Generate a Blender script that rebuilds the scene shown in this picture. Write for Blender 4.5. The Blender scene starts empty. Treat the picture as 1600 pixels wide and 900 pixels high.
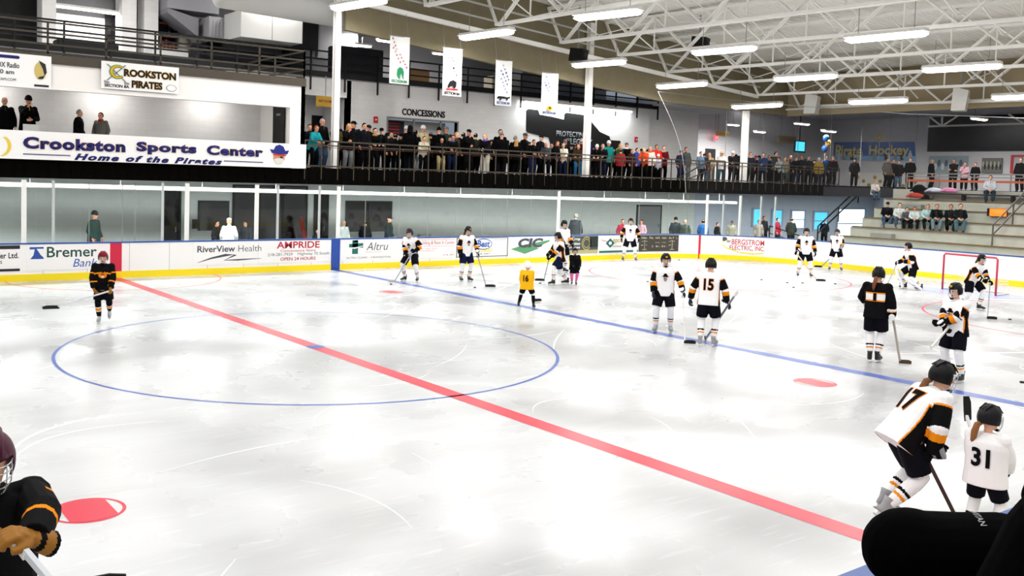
import bpy, bmesh, math, random
import numpy as np
from mathutils import Vector, Matrix, Quaternion
from mathutils.bvhtree import BVHTree
random.seed(7)
V = Vector
C = bpy.context.scene.collection
scn = bpy.context.scene

# ---------------------------------------------------------------- camera, world, exposure
F_PX, PPX, PPY = 1471.66, 706.84, 365.51
CAM = V((-8.3073, -15.8164, 3.2461))
YAW, PITCH, ROLL = 0.626044, -0.058122, 0.028909
_cy, _sy, _cp, _sp = math.cos(YAW), math.sin(YAW), math.cos(PITCH), math.sin(PITCH)
FWD = V((_sy*_cp, _cy*_cp, _sp)); _r = V((_cy, -_sy, 0)); _u = _r.cross(FWD)
RGT = math.cos(ROLL)*_r + math.sin(ROLL)*_u
UPV = -math.sin(ROLL)*_r + math.cos(ROLL)*_u
cd = bpy.data.cameras.new('camera'); cam = bpy.data.objects.new('camera', cd); C.objects.link(cam)
cam.matrix_world = Matrix(((RGT.x, UPV.x, -FWD.x, CAM.x), (RGT.y, UPV.y, -FWD.y, CAM.y), (RGT.z, UPV.z, -FWD.z, CAM.z), (0, 0, 0, 1)))
cd.sensor_fit = 'HORIZONTAL'; cd.sensor_width = 36.0; cd.lens = F_PX*36/1600
cd.shift_x = (800-PPX)/1600; cd.shift_y = (PPY-450)/1600
cd.clip_start = 0.05; cd.clip_end = 400
scn.camera = cam
vs = scn.view_settings
scn.display_settings.display_device = 'sRGB'
vs.view_transform = 'Standard'; vs.look = 'None'; vs.gamma = 1; vs.use_curve_mapping = False
vs.exposure = 0.0
LAMP_W = 180.0          # power of one hall fixture
world = bpy.data.worlds.new('world'); scn.world = world; world.use_nodes = True
world.node_tree.nodes['Background'].inputs[0].default_value = (.75, .85, 1, 1)
world.node_tree.nodes['Background'].inputs[1].default_value = 0.3
scn.cycles.max_bounces = 6; scn.cycles.transparent_max_bounces = 24
scn.cycles.sample_clamp_indirect = 4.0
scn.cycles.use_denoising = True
scn.cycles.caustics_reflective = False; scn.cycles.caustics_refractive = False

def ray(x, y): return RGT*((x-PPX)/F_PX) - UPV*((y-PPY)/F_PX) + FWD
def onY(x, y, Y): d = ray(x, y); return CAM + d*((Y-CAM.y)/d.y)
def onZ(x, y, Z): d = ray(x, y); return CAM + d*((Z-CAM.z)/d.z)
def onX(x, y, X): d = ray(x, y); return CAM + d*((X-CAM.x)/d.x)
def atD(x, y, D): return CAM + ray(x, y)*D
def pix(P): d = P-CAM; z = d.dot(FWD); return (PPX+F_PX*d.dot(RGT)/z, PPY-F_PX*d.dot(UPV)/z, z)

# ---------------------------------------------------------------- materials
def lin(h):
    h = h.lstrip('#'); o = []
    for i in (0, 2, 4):
        v = int(h[i:i+2], 16)/255; o.append(v/12.92 if v <= .04045 else ((v+.055)/1.055)**2.4)
    return (*o, 1)
MATS = {}
def mat(name, col, rough=.6, metal=0, spec=None, emit=0, noise=0, nscale=8, bump=0, bscale=40):
    if name in MATS: return MATS[name]
    if spec is None: spec = .08 if rough >= .75 else .3 if rough >= .5 else .5
    m = bpy.data.materials.new(name); m.use_nodes = True; MATS[name] = m
    nt = m.node_tree; b = nt.nodes['Principled BSDF']
    c = lin(col) if isinstance(col, str) else (*col, 1)
    b.inputs['Base Color'].default_value = c; b.inputs['Roughness'].default_value = rough
    b.inputs['Metallic'].default_value = metal; b.inputs['Specular IOR Level'].default_value = spec
    if emit: b.inputs['Emission Color'].default_value = c; b.inputs['Emission Strength'].default_value = emit
    if noise or bump:
        tc = nt.nodes.new('ShaderNodeTexCoord')
    if noise:
        n = nt.nodes.new('ShaderNodeTexNoise'); n.inputs['Scale'].default_value = nscale; n.inputs['Detail'].default_value = 5
        nt.links.new(tc.outputs['Object'], n.inputs['Vector'])
        r = nt.nodes.new('ShaderNodeMapRange'); r.inputs[1].default_value = .3; r.inputs[2].default_value = .7
        r.inputs[3].default_value = 1-noise; r.inputs[4].default_value = 1+noise*.4
        nt.links.new(n.outputs[0], r.inputs[0])
        mx = nt.nodes.new('ShaderNodeVectorMath'); mx.operation = 'SCALE'
        mx.inputs[0].default_value = c[:3]; nt.links.new(r.outputs[0], mx.inputs['Scale'])
        nt.links.new(mx.outputs[0], b.inputs['Base Color'])
    if bump:
        n2 = nt.nodes.new('ShaderNodeTexNoise'); n2.inputs['Scale'].default_value = bscale
        nt.links.new(tc.outputs['Object'], n2.inputs['Vector'])
        bp = nt.nodes.new('ShaderNodeBump'); bp.inputs['Strength'].default_value = bump; bp.inputs['Distance'].default_value = .02
        nt.links.new(n2.outputs[0], bp.inputs['Height']); nt.links.new(bp.outputs[0], b.inputs['Normal'])
    return m

def block_mat(name, col, bw=.4, bh=.2):           # painted concrete block: courses follow the wall's own coordinates
    m = mat(name, col, .75, spec=.25); nt = m.node_tree; b = nt.nodes['Principled BSDF']
    tc = nt.nodes.new('ShaderNodeTexCoord'); sx = nt.nodes.new('ShaderNodeSeparateXYZ'); nt.links.new(tc.outputs['Object'], sx.inputs[0])
    ad = nt.nodes.new('ShaderNodeMath'); ad.operation = 'ADD'; nt.links.new(sx.outputs[0], ad.inputs[0]); nt.links.new(sx.outputs[1], ad.inputs[1])
    cb = nt.nodes.new('ShaderNodeCombineXYZ'); nt.links.new(ad.outputs[0], cb.inputs[0]); nt.links.new(sx.outputs[2], cb.inputs[1])
    br = nt.nodes.new('ShaderNodeTexBrick'); nt.links.new(cb.outputs[0], br.inputs['Vector'])
    br.inputs['Scale'].default_value = 1; br.inputs['Brick Width'].default_value = bw; br.inputs['Row Height'].default_value = bh
    br.inputs['Mortar Size'].default_value = .006
    c = V(lin(col)[:3])
    br.inputs['Color1'].default_value = (*c, 1); br.inputs['Color2'].default_value = (*(c*.96), 1); br.inputs['Mortar'].default_value = (*(c*.91), 1)
    nt.links.new(br.outputs[0], b.inputs['Base Color'])
    return m

def glass_mat(name, tint, refl=.06):
    m = bpy.data.materials.new(name); m.use_nodes = True; nt = m.node_tree; nt.nodes.clear()
    o = nt.nodes.new('ShaderNodeOutputMaterial'); t = nt.nodes.new('ShaderNodeBsdfTransparent'); g = nt.nodes.new('ShaderNodeBsdfGlossy')
    t.inputs[0].default_value = (*tint, 1); g.inputs['Roughness'].default_value = .03; g.inputs[0].default_value = (.9, .95, .93, 1)
    f = nt.nodes.new('ShaderNodeFresnel'); f.inputs[0].default_value = 1.4
    ge = nt.nodes.new('ShaderNodeNewGeometry'); iv = nt.nodes.new('ShaderNodeMath'); iv.operation = 'SUBTRACT'; iv.inputs[0].default_value = 1; nt.links.new(ge.outputs['Backfacing'], iv.inputs[1])
    ml = nt.nodes.new('ShaderNodeMath'); ml.operation = 'MULTIPLY'; nt.links.new(f.outputs[0], ml.inputs[0]); nt.links.new(iv.outputs[0], ml.inputs[1])
    mx = nt.nodes.new('ShaderNodeMixShader'); nt.links.new(ml.outputs[0], mx.inputs[0])
    nt.links.new(t.outputs[0], mx.inputs[1]); nt.links.new(g.outputs[0], mx.inputs[2]); nt.links.new(mx.outputs[0], o.inputs[0])
    return m
M_GLASS = glass_mat('rink glass', (.95, .97, .962))
def net_mat():
    m = bpy.data.materials.new('netting'); m.use_nodes = True; nt = m.node_tree; nt.nodes.clear()
    o = nt.nodes.new('ShaderNodeOutputMaterial'); t = nt.nodes.new('ShaderNodeBsdfTransparent'); d = nt.nodes.new('ShaderNodeBsdfDiffuse')
    d.inputs[0].default_value = (.45, .45, .46, 1)
    mx = nt.nodes.new('ShaderNodeMixShader'); mx.inputs[0].default_value = .013
    nt.links.new(t.outputs[0], mx.inputs[1]); nt.links.new(d.outputs[0], mx.inputs[2]); nt.links.new(mx.outputs[0], o.inputs[0])
    return m
M_NET = net_mat()

def ice_mat():
    m = bpy.data.materials.new('ice'); m.use_nodes = True; nt = m.node_tree; b = nt.nodes['Principled BSDF']
    L = nt.links.new
    tc = nt.nodes.new('ShaderNodeTexCoord')
    def noise(scale, det, sx=1, sy=1, rot=0):
        mp = nt.nodes.new('ShaderNodeMapping'); mp.inputs['Scale'].default_value = (sx, sy, 1); mp.inputs['Rotation'].default_value = (0, 0, rot)
        L(tc.outputs['Object'], mp.inputs[0]); n = nt.nodes.new('ShaderNodeTexNoise'); n.inputs['Scale'].default_value = scale; n.inputs['Detail'].default_value = det
        L(mp.outputs[0], n.inputs['Vector']); return n.outputs[0]
    def rng(src, a, b_, c, d):
        r = nt.nodes.new('ShaderNodeMapRange'); r.inputs[1].default_value = a; r.inputs[2].default_value = b_; r.inputs[3].default_value = c; r.inputs[4].default_value = d
        r.interpolation_type = 'SMOOTHSTEP'; L(src, r.inputs[0]); return r.outputs[0]
    def mul(p, q):
        x = nt.nodes.new('ShaderNodeMath'); x.operation = 'MULTIPLY'; L(p, x.inputs[0]); L(q, x.inputs[1]); return x.outputs[0]
    blotch = rng(noise(.32, 1.5), .42, .66, 1, .68)                 # broad soft patches of darker ice colour
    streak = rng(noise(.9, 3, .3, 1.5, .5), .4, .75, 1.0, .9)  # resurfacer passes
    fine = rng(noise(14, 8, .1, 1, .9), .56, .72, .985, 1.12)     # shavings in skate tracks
    v = mul(mul(blotch, streak), fine)
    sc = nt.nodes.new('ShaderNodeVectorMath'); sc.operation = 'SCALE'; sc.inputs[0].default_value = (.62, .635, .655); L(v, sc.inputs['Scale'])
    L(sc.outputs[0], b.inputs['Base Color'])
    L(rng(noise(.6, 4), .35, .65, .2, .4), b.inputs['Roughness'])
    b.inputs['Specular IOR Level'].default_value = .36
    bp = nt.nodes.new('ShaderNodeBump'); bp.inputs['Strength'].default_value = .04; bp.inputs['Distance'].default_value = .01
    L(noise(9, 6, .3, 1, .9), bp.inputs['Height']); L(bp.outputs[0], b.inputs['Normal'])
    return m
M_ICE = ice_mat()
def deck_mat():
    m = mat('roof deck', '#f0eee6', .6, spec=.3); nt = m.node_tree; b = nt.nodes['Principled BSDF']
    tc = nt.nodes.new('ShaderNodeTexCoord'); w = nt.nodes.new('ShaderNodeTexWave'); w.bands_direction = 'Y'; w.inputs['Scale'].default_value = 1.6
    nt.links.new(tc.outputs['Object'], w.inputs[0]); bp = nt.nodes.new('ShaderNodeBump'); bp.inputs['Strength'].default_value = .8; bp.inputs['Distance'].default_value = .06
    nt.links.new(w.outputs[1], bp.inputs['Height']); nt.links.new(bp.outputs[0], b.inputs['Normal'])
    return m
M_DECK = deck_mat()

M_WHITE = mat('white painted steel', '#e9e9e6', .5)
M_TRUSS = mat('off white joist paint', '#f6f5f0', .55)
M_BOARD = mat('white dasher board', '#f0efee', .35)
M_YEL = mat('yellow kick strip', '#f2d800', .4)
M_BLUECAP = mat('blue cap rail', '#1d4a92', .4)
M_REDP = mat('red ice paint', '#cf1038', .3, spec=.42)
M_REDT = mat('thin red ice paint', '#e8607a', .25, spec=.42)
M_BLUEP = mat('blue ice paint', '#2c52ac', .3, spec=.42)
M_CREASE = mat('pale blue crease paint', '#a9b6ee', .25, spec=.42)
M_REDB = mat('red board stripe', '#c8143c', .4)
M_BLUEB = mat('blue board stripe', '#1c479c', .4)
M_WALL = block_mat('painted block wall', '#f0efee')
M_WALLG = block_mat('grey painted block wall', '#cfcfd2')
M_CORR = block_mat('corridor block wall', '#d8deda')
M_CORRB = block_mat('daylight tinted corridor wall', '#c3ccdc')  # bluish daylight from the windows is put into this wall colour
M_BEIGE = mat('beige bulkhead paint', '#827961', .8, spec=.2, noise=.08, nscale=3)
M_TAN = mat('tan bulkhead paint', '#a39579', .8, spec=.2)
M_CREAM = mat('white painted panel', '#f1eeea', .6)
M_BROWN = mat('dark brown flashing', '#4b443a', .6)
M_FASCIA = mat('black brown ribbed fascia', '#070604', .9, spec=.04, noise=.5, nscale=14)
M_DARK = mat('near black paint', '#07070a', .6, spec=.3)
M_BLACK = mat('black', '#030304', .55, spec=.25)
M_DGREY = mat('dark grey', '#26272d', .6)
M_GREY = mat('mid grey steel', '#8c8c8c', .5)
M_RAIL = mat('bronze rail paint', '#3c362c', .5)
M_RAILB = mat('black rail paint', '#0b0b0d', .5)
M_SHELF = mat('red brown shelf', '#5a2a20', .6)
M_DUCT = mat('pale duct sheet', '#cfcfcd', .5)
M_CONC = mat('pale grey concrete', '#b3b2a8', .85, spec=.2, noise=.12, nscale=2)
M_WOOD = mat('worn wood nosing', '#6f5a3d', .7)
M_REDRAIL = mat('salmon handrail', '#c0603f', .6)
M_FLOORC = mat('grey rubber floor', '#3c3c40', .8)
M_TUBE = mat('lit fluorescent diffuser', '#fff9f2', .5, emit=9)
M_GOLD = mat('gold', '#d9a400', .5)
M_TXTBLACK = mat('black lettering', '#08080a', .6)
M_NAVY = mat('navy lettering', '#10185e', .6)
M_WHITEL = mat('white lettering', '#f2f2f2', .6)
M_RED = mat('red', '#c01c28', .5)
M_GREEN = mat('green', '#1f8a56', .5)
M_ORANGE = mat('orange', '#ee8d18', .7)

# ---------------------------------------------------------------- mesh helpers
def link(name, me, parent=None):
    o = bpy.data.objects.new(name, me); C.objects.link(o)
    if parent is not None: o.parent = parent
    return o
def obj(name, bm, m, parent=None, smooth=False):
    me = bpy.data.meshes.new(name); bm.normal_update(); bm.to_mesh(me); bm.free()
    for x in (m if isinstance(m, (list, tuple)) else [m]): me.materials.append(x)
    if smooth: me.polygons.foreach_set('use_smooth', [True]*len(me.polygons))
    return link(name, me, parent)
def tag(o, label, cat, group=None, kind=None):
    o['label'] = label; o['category'] = cat
    if group: o['group'] = group
    if kind: o['kind'] = kind
    return o
def thing(name, label, cat, loc=(0, 0, 0), rz=0, group=None, scale=1):
    o = bpy.data.objects.new(name, None); C.objects.link(o); o.empty_display_size = .1
    o.location = loc; o.rotation_euler = (0, 0, rz); o.scale = (scale,)*3
    return tag(o, label, cat, group)
def struct(name, bm, m, smooth=False, parent=None):
    o = obj(name, bm, m, parent, smooth)
    if parent is None: o['kind'] = 'structure'
    return o
def B(): return bmesh.new()
def box(bm, x0, x1, y0, y1, z0, z1, mi=0):
    vs = [bm.verts.new(p) for p in ((x0, y0, z0), (x1, y0, z0), (x1, y1, z0), (x0, y1, z0), (x0, y0, z1), (x1, y0, z1), (x1, y1, z1), (x0, y1, z1))]
    for f in ((0, 3, 2, 1), (4, 5, 6, 7), (0, 1, 5, 4), (1, 2, 6, 5), (2, 3, 7, 6), (3, 0, 4, 7)):
        bm.faces.new([vs[i] for i in f]).material_index = mi
    return bm
def bx(x0, x1, y0, y1, z0, z1): return box(B(), x0, x1, y0, y1, z0, z1)
def frame_of(d):
    d = d.normalized(); a = V((0, 0, 1)) if abs(d.z) < .95 else V((0, 1, 0))
    s = d.cross(a).normalized(); return s, s.cross(d).normalized()
def loft(bm, rings, mi=0, cap=True, closed=True):
    R = [[bm.verts.new(p) for p in r] for r in rings]; n = len(R[0])
    for a, b in zip(R, R[1:]):
        for i in range(n if closed else n-1):
            j = (i+1) % n
            try: bm.faces.new((a[i], a[j], b[j], b[i])).material_index = mi
            except ValueError: pass
    if cap:
        for r in (list(reversed(R[0])), R[-1]):
            try: bm.faces.new(r).material_index = mi
            except ValueError: pass
def ring(c, ax, ay, rx, ry, n=12, p=2.0, ph=0):
    o = []
    for i in range(n):
        t = 2*math.pi*(i+ph)/n; a, b = math.cos(t), math.sin(t)
        o.append(c + ax*(rx*math.copysign(abs(a)**(2/p), a)) + ay*(ry*math.copysign(abs(b)**(2/p), b)))
    return o
def tube(bm, pts, rads, n=8, mi=0, side=None, cap=True):
    pts = [V(p) for p in pts]
    if not isinstance(rads, (list, tuple)): rads = [rads]*len(pts)
    rings = []; s = None
    for i, p in enumerate(pts):
        d = (pts[min(i+1, len(pts)-1)]-pts[max(i-1, 0)])
        if d.length < 1e-9: d = V((0, 0, 1))
        d.normalize()
        if s is None:
            s = side.copy() if side is not None else frame_of(d)[0]
        s = s - d*s.dot(d)
        if s.length < 1e-6: s = frame_of(d)[0]
        s.normalize(); t = s.cross(d)
        r = rads[i]; rx, ry = r if isinstance(r, (tuple, list)) else (r, r)
        rings.append(ring(p, s, t, rx, ry, n))
    loft(bm, rings, mi, cap)
    return bm
def bar(bm, a, b, w=.04, h=None, mi=0):
    a, b = V(a), V(b); h = h or w; s, t = frame_of(b-a)
    r = [[p + s*(w/2*i) + t*(h/2*j) for i, j in ((-1, -1), (1, -1), (1, 1), (-1, 1))] for p in (a, b)]
    loft(bm, r, mi); return bm
def ball(bm, c, r, seg=10, mi=0, M=None):
    m = Matrix.Translation(c)
    if M is not None: m = m @ M
    rr = r if isinstance(r, (tuple, list)) else (r, r, r)
    m = m @ Matrix.Diagonal((*rr, 1))
    g = bmesh.ops.create_uvsphere(bm, u_segments=seg, v_segments=max(6, seg*2//3), radius=1, matrix=m)
    if mi:
        for f in set(f for v in g['verts'] for f in v.link_faces): f.material_index = mi
def prism(bm, poly, T, depth, mi=0):         # poly of (u,v); T(u,v,w)->point
    a = [bm.verts.new(T(u, v, 0)) for u, v in poly]; b = [bm.verts.new(T(u, v, depth)) for u, v in poly]
    n = len(poly)
    bm.faces.new(a).material_index = mi; bm.faces.new(list(reversed(b))).material_index = mi
    for i in range(n):
        j = (i+1) % n; bm.faces.new((a[j], a[i], b[i], b[j])).material_index = mi
    return bm
_tmp = bpy.data.scenes.new('build_tmp')
def baked(bm, voxel=0, smooth=0, factor=.5, solid=0, subsurf=0):   # apply a remesh / smooth / solidify to a bmesh, get the finished mesh
    me = bpy.data.meshes.new('m'); bm.normal_update(); bm.to_mesh(me); bm.free()
    o = bpy.data.objects.new('m', me); _tmp.collection.objects.link(o)
    if voxel:
        md = o.modifiers.new('r', 'REMESH'); md.mode = 'VOXEL'; md.voxel_size = voxel; md.use_smooth_shade = True
    if smooth:
        md = o.modifiers.new('s', 'SMOOTH'); md.iterations = smooth; md.factor = factor
    if solid:
        md = o.modifiers.new('k', 'SOLIDIFY'); md.thickness = solid; md.offset = 0
    if subsurf:
        md = o.modifiers.new('u', 'SUBSURF'); md.levels = subsurf; md.render_levels = subsurf
    vl = _tmp.view_layers[0]; vl.update()
    dg = vl.depsgraph; dg.update()
    out = bpy.data.meshes.new_from_object(o.evaluated_get(dg))
    bpy.data.objects.remove(o); bpy.data.meshes.remove(me)
    out.polygons.foreach_set('use_smooth', [True]*len(out.polygons))
    return out
def text_mesh(s, bold=0, shear=0, res=3, spacing=1.0):
    cu = bpy.data.curves.new('t', 'FONT'); cu.body = s; cu.offset = bold; cu.shear = shear; cu.resolution_u = res; cu.space_character = spacing
    o = bpy.data.objects.new('t', cu); _tmp.collection.objects.link(o); _tmp.view_layers[0].update()
    dg = _tmp.view_layers[0].depsgraph
    me = bpy.data.meshes.new_from_object(o.evaluated_get(dg)); bpy.data.objects.remove(o); bpy.data.curves.remove(cu)
    return me
def text_bm(s, w, h, bold=0, shear=0, spacing=1.0, center=False):     # flat lettering filling a w x h rectangle from (0,0)
    me = text_mesh(s, bold, shear, spacing=spacing); bm = B(); bm.from_mesh(me); bpy.data.meshes.remove(me)
    if not bm.verts: return bm
    x0 = min(v.co.x for v in bm.verts); x1 = max(v.co.x for v in bm.verts); y0 = min(v.co.y for v in bm.verts); y1 = max(v.co.y for v in bm.verts)
    for v in bm.verts:
        v.co.x = (v.co.x-x0)/(x1-x0)*w; v.co.y = (v.co.y-y0)/(y1-y0)*h; v.co.z = 0
        if center: v.co.x -= w/2; v.co.y -= h/2
    return bm
def sign_text(name, s, O, R, U, w, h, m, parent, bold=0, shear=0, spacing=1.0, thick=.008, label=None):
    bm = text_bm(s, w, h, bold, shear, spacing); N = R.cross(U)
    g = bmesh.ops.extrude_face_region(bm, geom=bm.faces[:])
    for v in g['geom']:
        if isinstance(v, bmesh.types.BMVert): v.co.z = 1
    for v in bm.verts: c = v.co.copy(); v.co = O + R*c.x + U*c.y + N*(thick*c.z)
    bmesh.ops.recalc_face_normals(bm, faces=bm.faces[:])
    o = obj(name, bm, m, parent)
    if label: o['label'] = label
    return o
X_, Y_, Z_ = V((1, 0, 0)), V((0, 1, 0)), V((0, 0, 1))
def wall_text(name, s, x0, y0, x1, y1, Y, m, parent, **k):   # lettering on a plane facing -Y whose corners are seen at these points of the photograph
    a = onY(x0, y1, Y); b = onY(x1, y1, Y); t = onY(x0, y0, Y); t2 = onY(x1, y0, Y)
    zb = (onY((x0+x1)/2, 0, Y)); w = b.x-a.x
    h = t.z-a.z
    return sign_text(name, s, V((a.x, Y, a.z)), X_, Z_, w, h, m, parent, **k)
# ---------------------------------------------------------------- the ice and its markings
W, XB, XG, XE, RC = 12.8, 7.43, 24.3, 27.7, 5.0
def zr(X): return 9.15-.089*(max(X, -6)-14.3)          # underside of the sloping roof joists
fl = B(); box(fl, -30, 52, -26, 24, -.3, -.02); struct('floor', fl, M_FLOORC)
ice = B()
def outline(off=0, n=14):
    pts = []
    for cx, cy, a0 in ((XE-RC, W-RC, 90), (XE-RC, -W+RC, 0), (-XE+RC, -W+RC, -90), (-XE+RC, W-RC, 180)):
        for i in range(n+1):
            a = math.radians(a0-90*i/n); pts.append(V((cx+(RC+off)*math.cos(a), cy+(RC+off)*math.sin(a), 0)))
    return pts
ov = [ice.verts.new(p) for p in outline(.04)]; ice.faces.new(list(reversed(ov)))
ov2 = [ice.verts.new(p-V((0, 0, .019))) for p in outline(.04)]
for i in range(len(ov)): j = (i+1) % len(ov); ice.faces.new((ov[i], ov[j], ov2[j], ov2[i]))
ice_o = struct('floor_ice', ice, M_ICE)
def flat(name, polys, m, z=.002):
    bm = B()
    for p in polys: bm.faces.new([bm.verts.new((x, y, z)) for x, y in p])
    bmesh.ops.recalc_face_normals(bm, faces=bm.faces[:])
    if bm.faces[0].normal.z < 0: bmesh.ops.reverse_faces(bm, faces=bm.faces[:])
    o = obj(name, bm, m, ice_o); return o
def rect(x0, x1, y0, y1): return [(x0, y0), (x1, y0), (x1, y1), (x0, y1)]
def arc_band(cx, cy, r, w, a0=0, a1=360, n=96):
    o = []
    for i in range(n):
        t0 = math.radians(a0+(a1-a0)*i/n); t1 = math.radians(a0+(a1-a0)*(i+1)/n)
        o.append([(cx+q*math.cos(t), cy+q*math.sin(t)) for q, t in ((r-w/2, t0), (r+w/2, t0), (r+w/2, t1), (r-w/2, t1))])
    return o
def disc(cx, cy, r, n=40): return [(cx+r*math.cos(2*math.pi*i/n), cy+r*math.sin(2*math.pi*i/n)) for i in range(n)]
flat('center_line', [rect(-.15, .15, -W, W)], M_REDP)
for s in (1, -1): flat('blue_line', [rect(s*XB-.15, s*XB+.15, -W, W)], M_BLUEP)
for s in (1, -1): flat('goal_line', [rect(s*XG-.03, s*XG+.03, -11.2, 11.2)], M_REDT)
flat('center_circle', arc_band(0, 0, 4.57, .06), M_BLUEP)
flat('center_spot', [disc(0, 0, .17)], M_BLUEP, .004)
flat('referee_crease', arc_band(0, W, 3.05, .05, 180, 360, 60), M_REDT)
for sx in (1, -1):
    for sy in (1, -1):
        cx, cy = sx*(XB-1.524), sy*6.706
        flat('neutral_spot_rim', arc_band(cx, cy, .33, .035), M_REDP)
        n = 16; band = []
        for i in range(n):                       # the filled middle of a spot, straight at both ends
            pass
        half = .22; pts = []
        for i in range(9): t = math.asin(half/.31)*(1-2*i/8); pts.append((cx-.31*math.sin(t)*1, cy+.31*math.cos(t)))
        for i in range(9): t = math.asin(half/.31)*(1-2*i/8); pts.append((cx+.31*math.sin(t)*1, cy-.31*math.cos(t)))
        flat('neutral_spot', [pts], M_REDP, .003)
for sy, c0 in ((1, (19.6, 6.3)), (-1, (20.0, -6.3))):
    flat('faceoff_circle', arc_band(c0[0], c0[1], 4.57, .06), M_REDT)
    flat('faceoff_spot', [disc(c0[0], c0[1], .3)], M_REDT, .003)
GC = (24.0, -.75)                                  # goal mouth
flat('goal_crease', [[(GC[0]+.1, GC[1]+1.9)]+[(GC[0]-1.5*math.sin(math.pi*i/20)-.1, GC[1]+1.9*math.cos(math.pi*i/20)) for i in range(21)]+[(GC[0]+.1, GC[1]-1.9)]], M_CREASE)
# skate cuts: shallow white curved scratches
sk = B(); rs = random.Random(3)
def scratch(p, q, bend, w):
    p, q = V((*p, 0)), V((*q, 0)); d = q-p; nrm = V((-d.y, d.x, 0)).normalized(); prev = None
    for i in range(13):
        t = i/12; c = p+d*t+nrm*(bend*4*t*(1-t)); ww = w*math.sin(math.pi*(.08+.84*t))
        a, b = sk.verts.new((c.x+nrm.x*ww, c.y+nrm.y*ww, .0015)), sk.verts.new((c.x-nrm.x*ww, c.y-nrm.y*ww, .0015))
        if prev: sk.faces.new((prev[0], prev[1], b, a))
        prev = (a, b)
for _ in range(150):
    x, y = rs.uniform(-6, 24), rs.uniform(-10, 12); a = rs.choice((rs.gauss(.6, .5), rs.uniform(0, 6.28))); L = rs.uniform(.6, 3.2)
    scratch((x, y), (x+L*math.cos(a), y+L*math.sin(a)), rs.uniform(-.35, .35), rs.uniform(.006, .016))
for a, b, be, w in (((-6.2, -4.6), (-4.3, -3.3), .5, .025), ((-6.3, -5.2), (-4.2, -3.9), .7, .02), ((-6.4, -2.2), (-4.4, .6), .2, .03),
                    ((8.6, -2.5), (18, 1.8), .3, .03), ((9.8, -5.8), (13.5, -7.6), .1, .035), ((3, 5), (13, 7.5), .2, .03)):
    scratch(a, b, be, w)
bmesh.ops.recalc_face_normals(sk, faces=sk.faces[:])
so = obj('skate_marks', sk, mat('shaved ice', '#fbfcff', .7), ice_o); so['kind'] = 'stuff'

# ---------------------------------------------------------------- dasher boards
LCORN = RC*math.pi/2; LS = XE-RC; LE = 2*(W-RC)
def path(s):                                       # along the boards' inner face from the centre line, towards the goal and on round the end
    if s <= LS: return V((s, W, 0)), V((0, -1, 0))
    s -= LS
    if s <= LCORN:
        a = math.pi/2-s/RC; return V((XE-RC+RC*math.cos(a), W-RC+RC*math.sin(a), 0)), V((-math.cos(a), -math.sin(a), 0))
    s -= LCORN
    if s <= LE: return V((XE, W-RC-s, 0)), V((-1, 0, 0))
    s -= LE; a = -s/RC
    return V((XE-RC+RC*math.cos(a), -W+RC+RC*math.sin(a), 0)), V((-math.cos(a), -math.sin(a), 0))
S_END = LS+2*LCORN+LE
def s_at(px, z=.6):
    lo, hi = -12.0, LS+LCORN+6
    for _ in range(50):
        m = (lo+hi)/2
        if pix(path(m)[0]+V((0, 0, z)))[0] < px: lo = m
        else: hi = m
    return (lo+hi)/2
def strip(bm, s0, s1, z0, z1, o0, o1, step=.35):   # swept slab, o = offset inwards over the ice
    n = max(1, int((s1-s0)/step)); R = []
    for i in range(n+1):
        p, q = path(s0+(s1-s0)*i/n); R.append([p+q*o1+Z_*z0, p+q*o1+Z_*z1, p+q*o0+Z_*z1, p+q*o0+Z_*z0])
    loft(bm, R); bmesh.ops.recalc_face_normals(bm, faces=bm.faces[:]); return bm
bo = struct('trim_1', strip(B(), -XE, S_END, 0, 1.05, -.1, 0), M_BOARD); bo['label'] = 'white dasher boards round the rink'
obj('kick_strip', strip(B(), -XE, S_END, .0, .2, 0, .012), M_YEL, bo)
obj('cap_rail', strip(B(), -XE, S_END, 1.05, 1.09, -.12, .015), M_BLUECAP, bo)
obj('red_stripe', strip(B(), -.17, .17, .2, 1.05, 0, .006), M_REDB, bo)
obj('blue_stripe', strip(B(), XB-.17, XB+.17, 0, 1.05, 0, .014), M_BLUEB, bo)
sg = s_at(1093); obj('goal_stripe', strip(B(), sg-.05, sg+.05, 0, 1.05, 0, .014), M_REDB, bo)
sm = B()
for k in range(-6, 26):
    strip(sm, k*1.22-.004+.4, k*1.22+.004+.4, .2, 1.05, 0, .004)
obj('board_seams', sm, M_GREY, bo)
nb = B(); box(nb, -XE+5, XE-5, -W-.25, -W-.15, 0, 1.05); nbo = struct('trim_2', nb, M_BOARD)
obj('kick_strip', bx(-XE+5, XE-5, -W-.15, -W-.138, 0, .2), M_YEL, nbo)
obj('cap_rail', bx(-XE+5, XE-5, -W-.37, -W-.13, 1.05, 1.09), M_BLUECAP, nbo)

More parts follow.
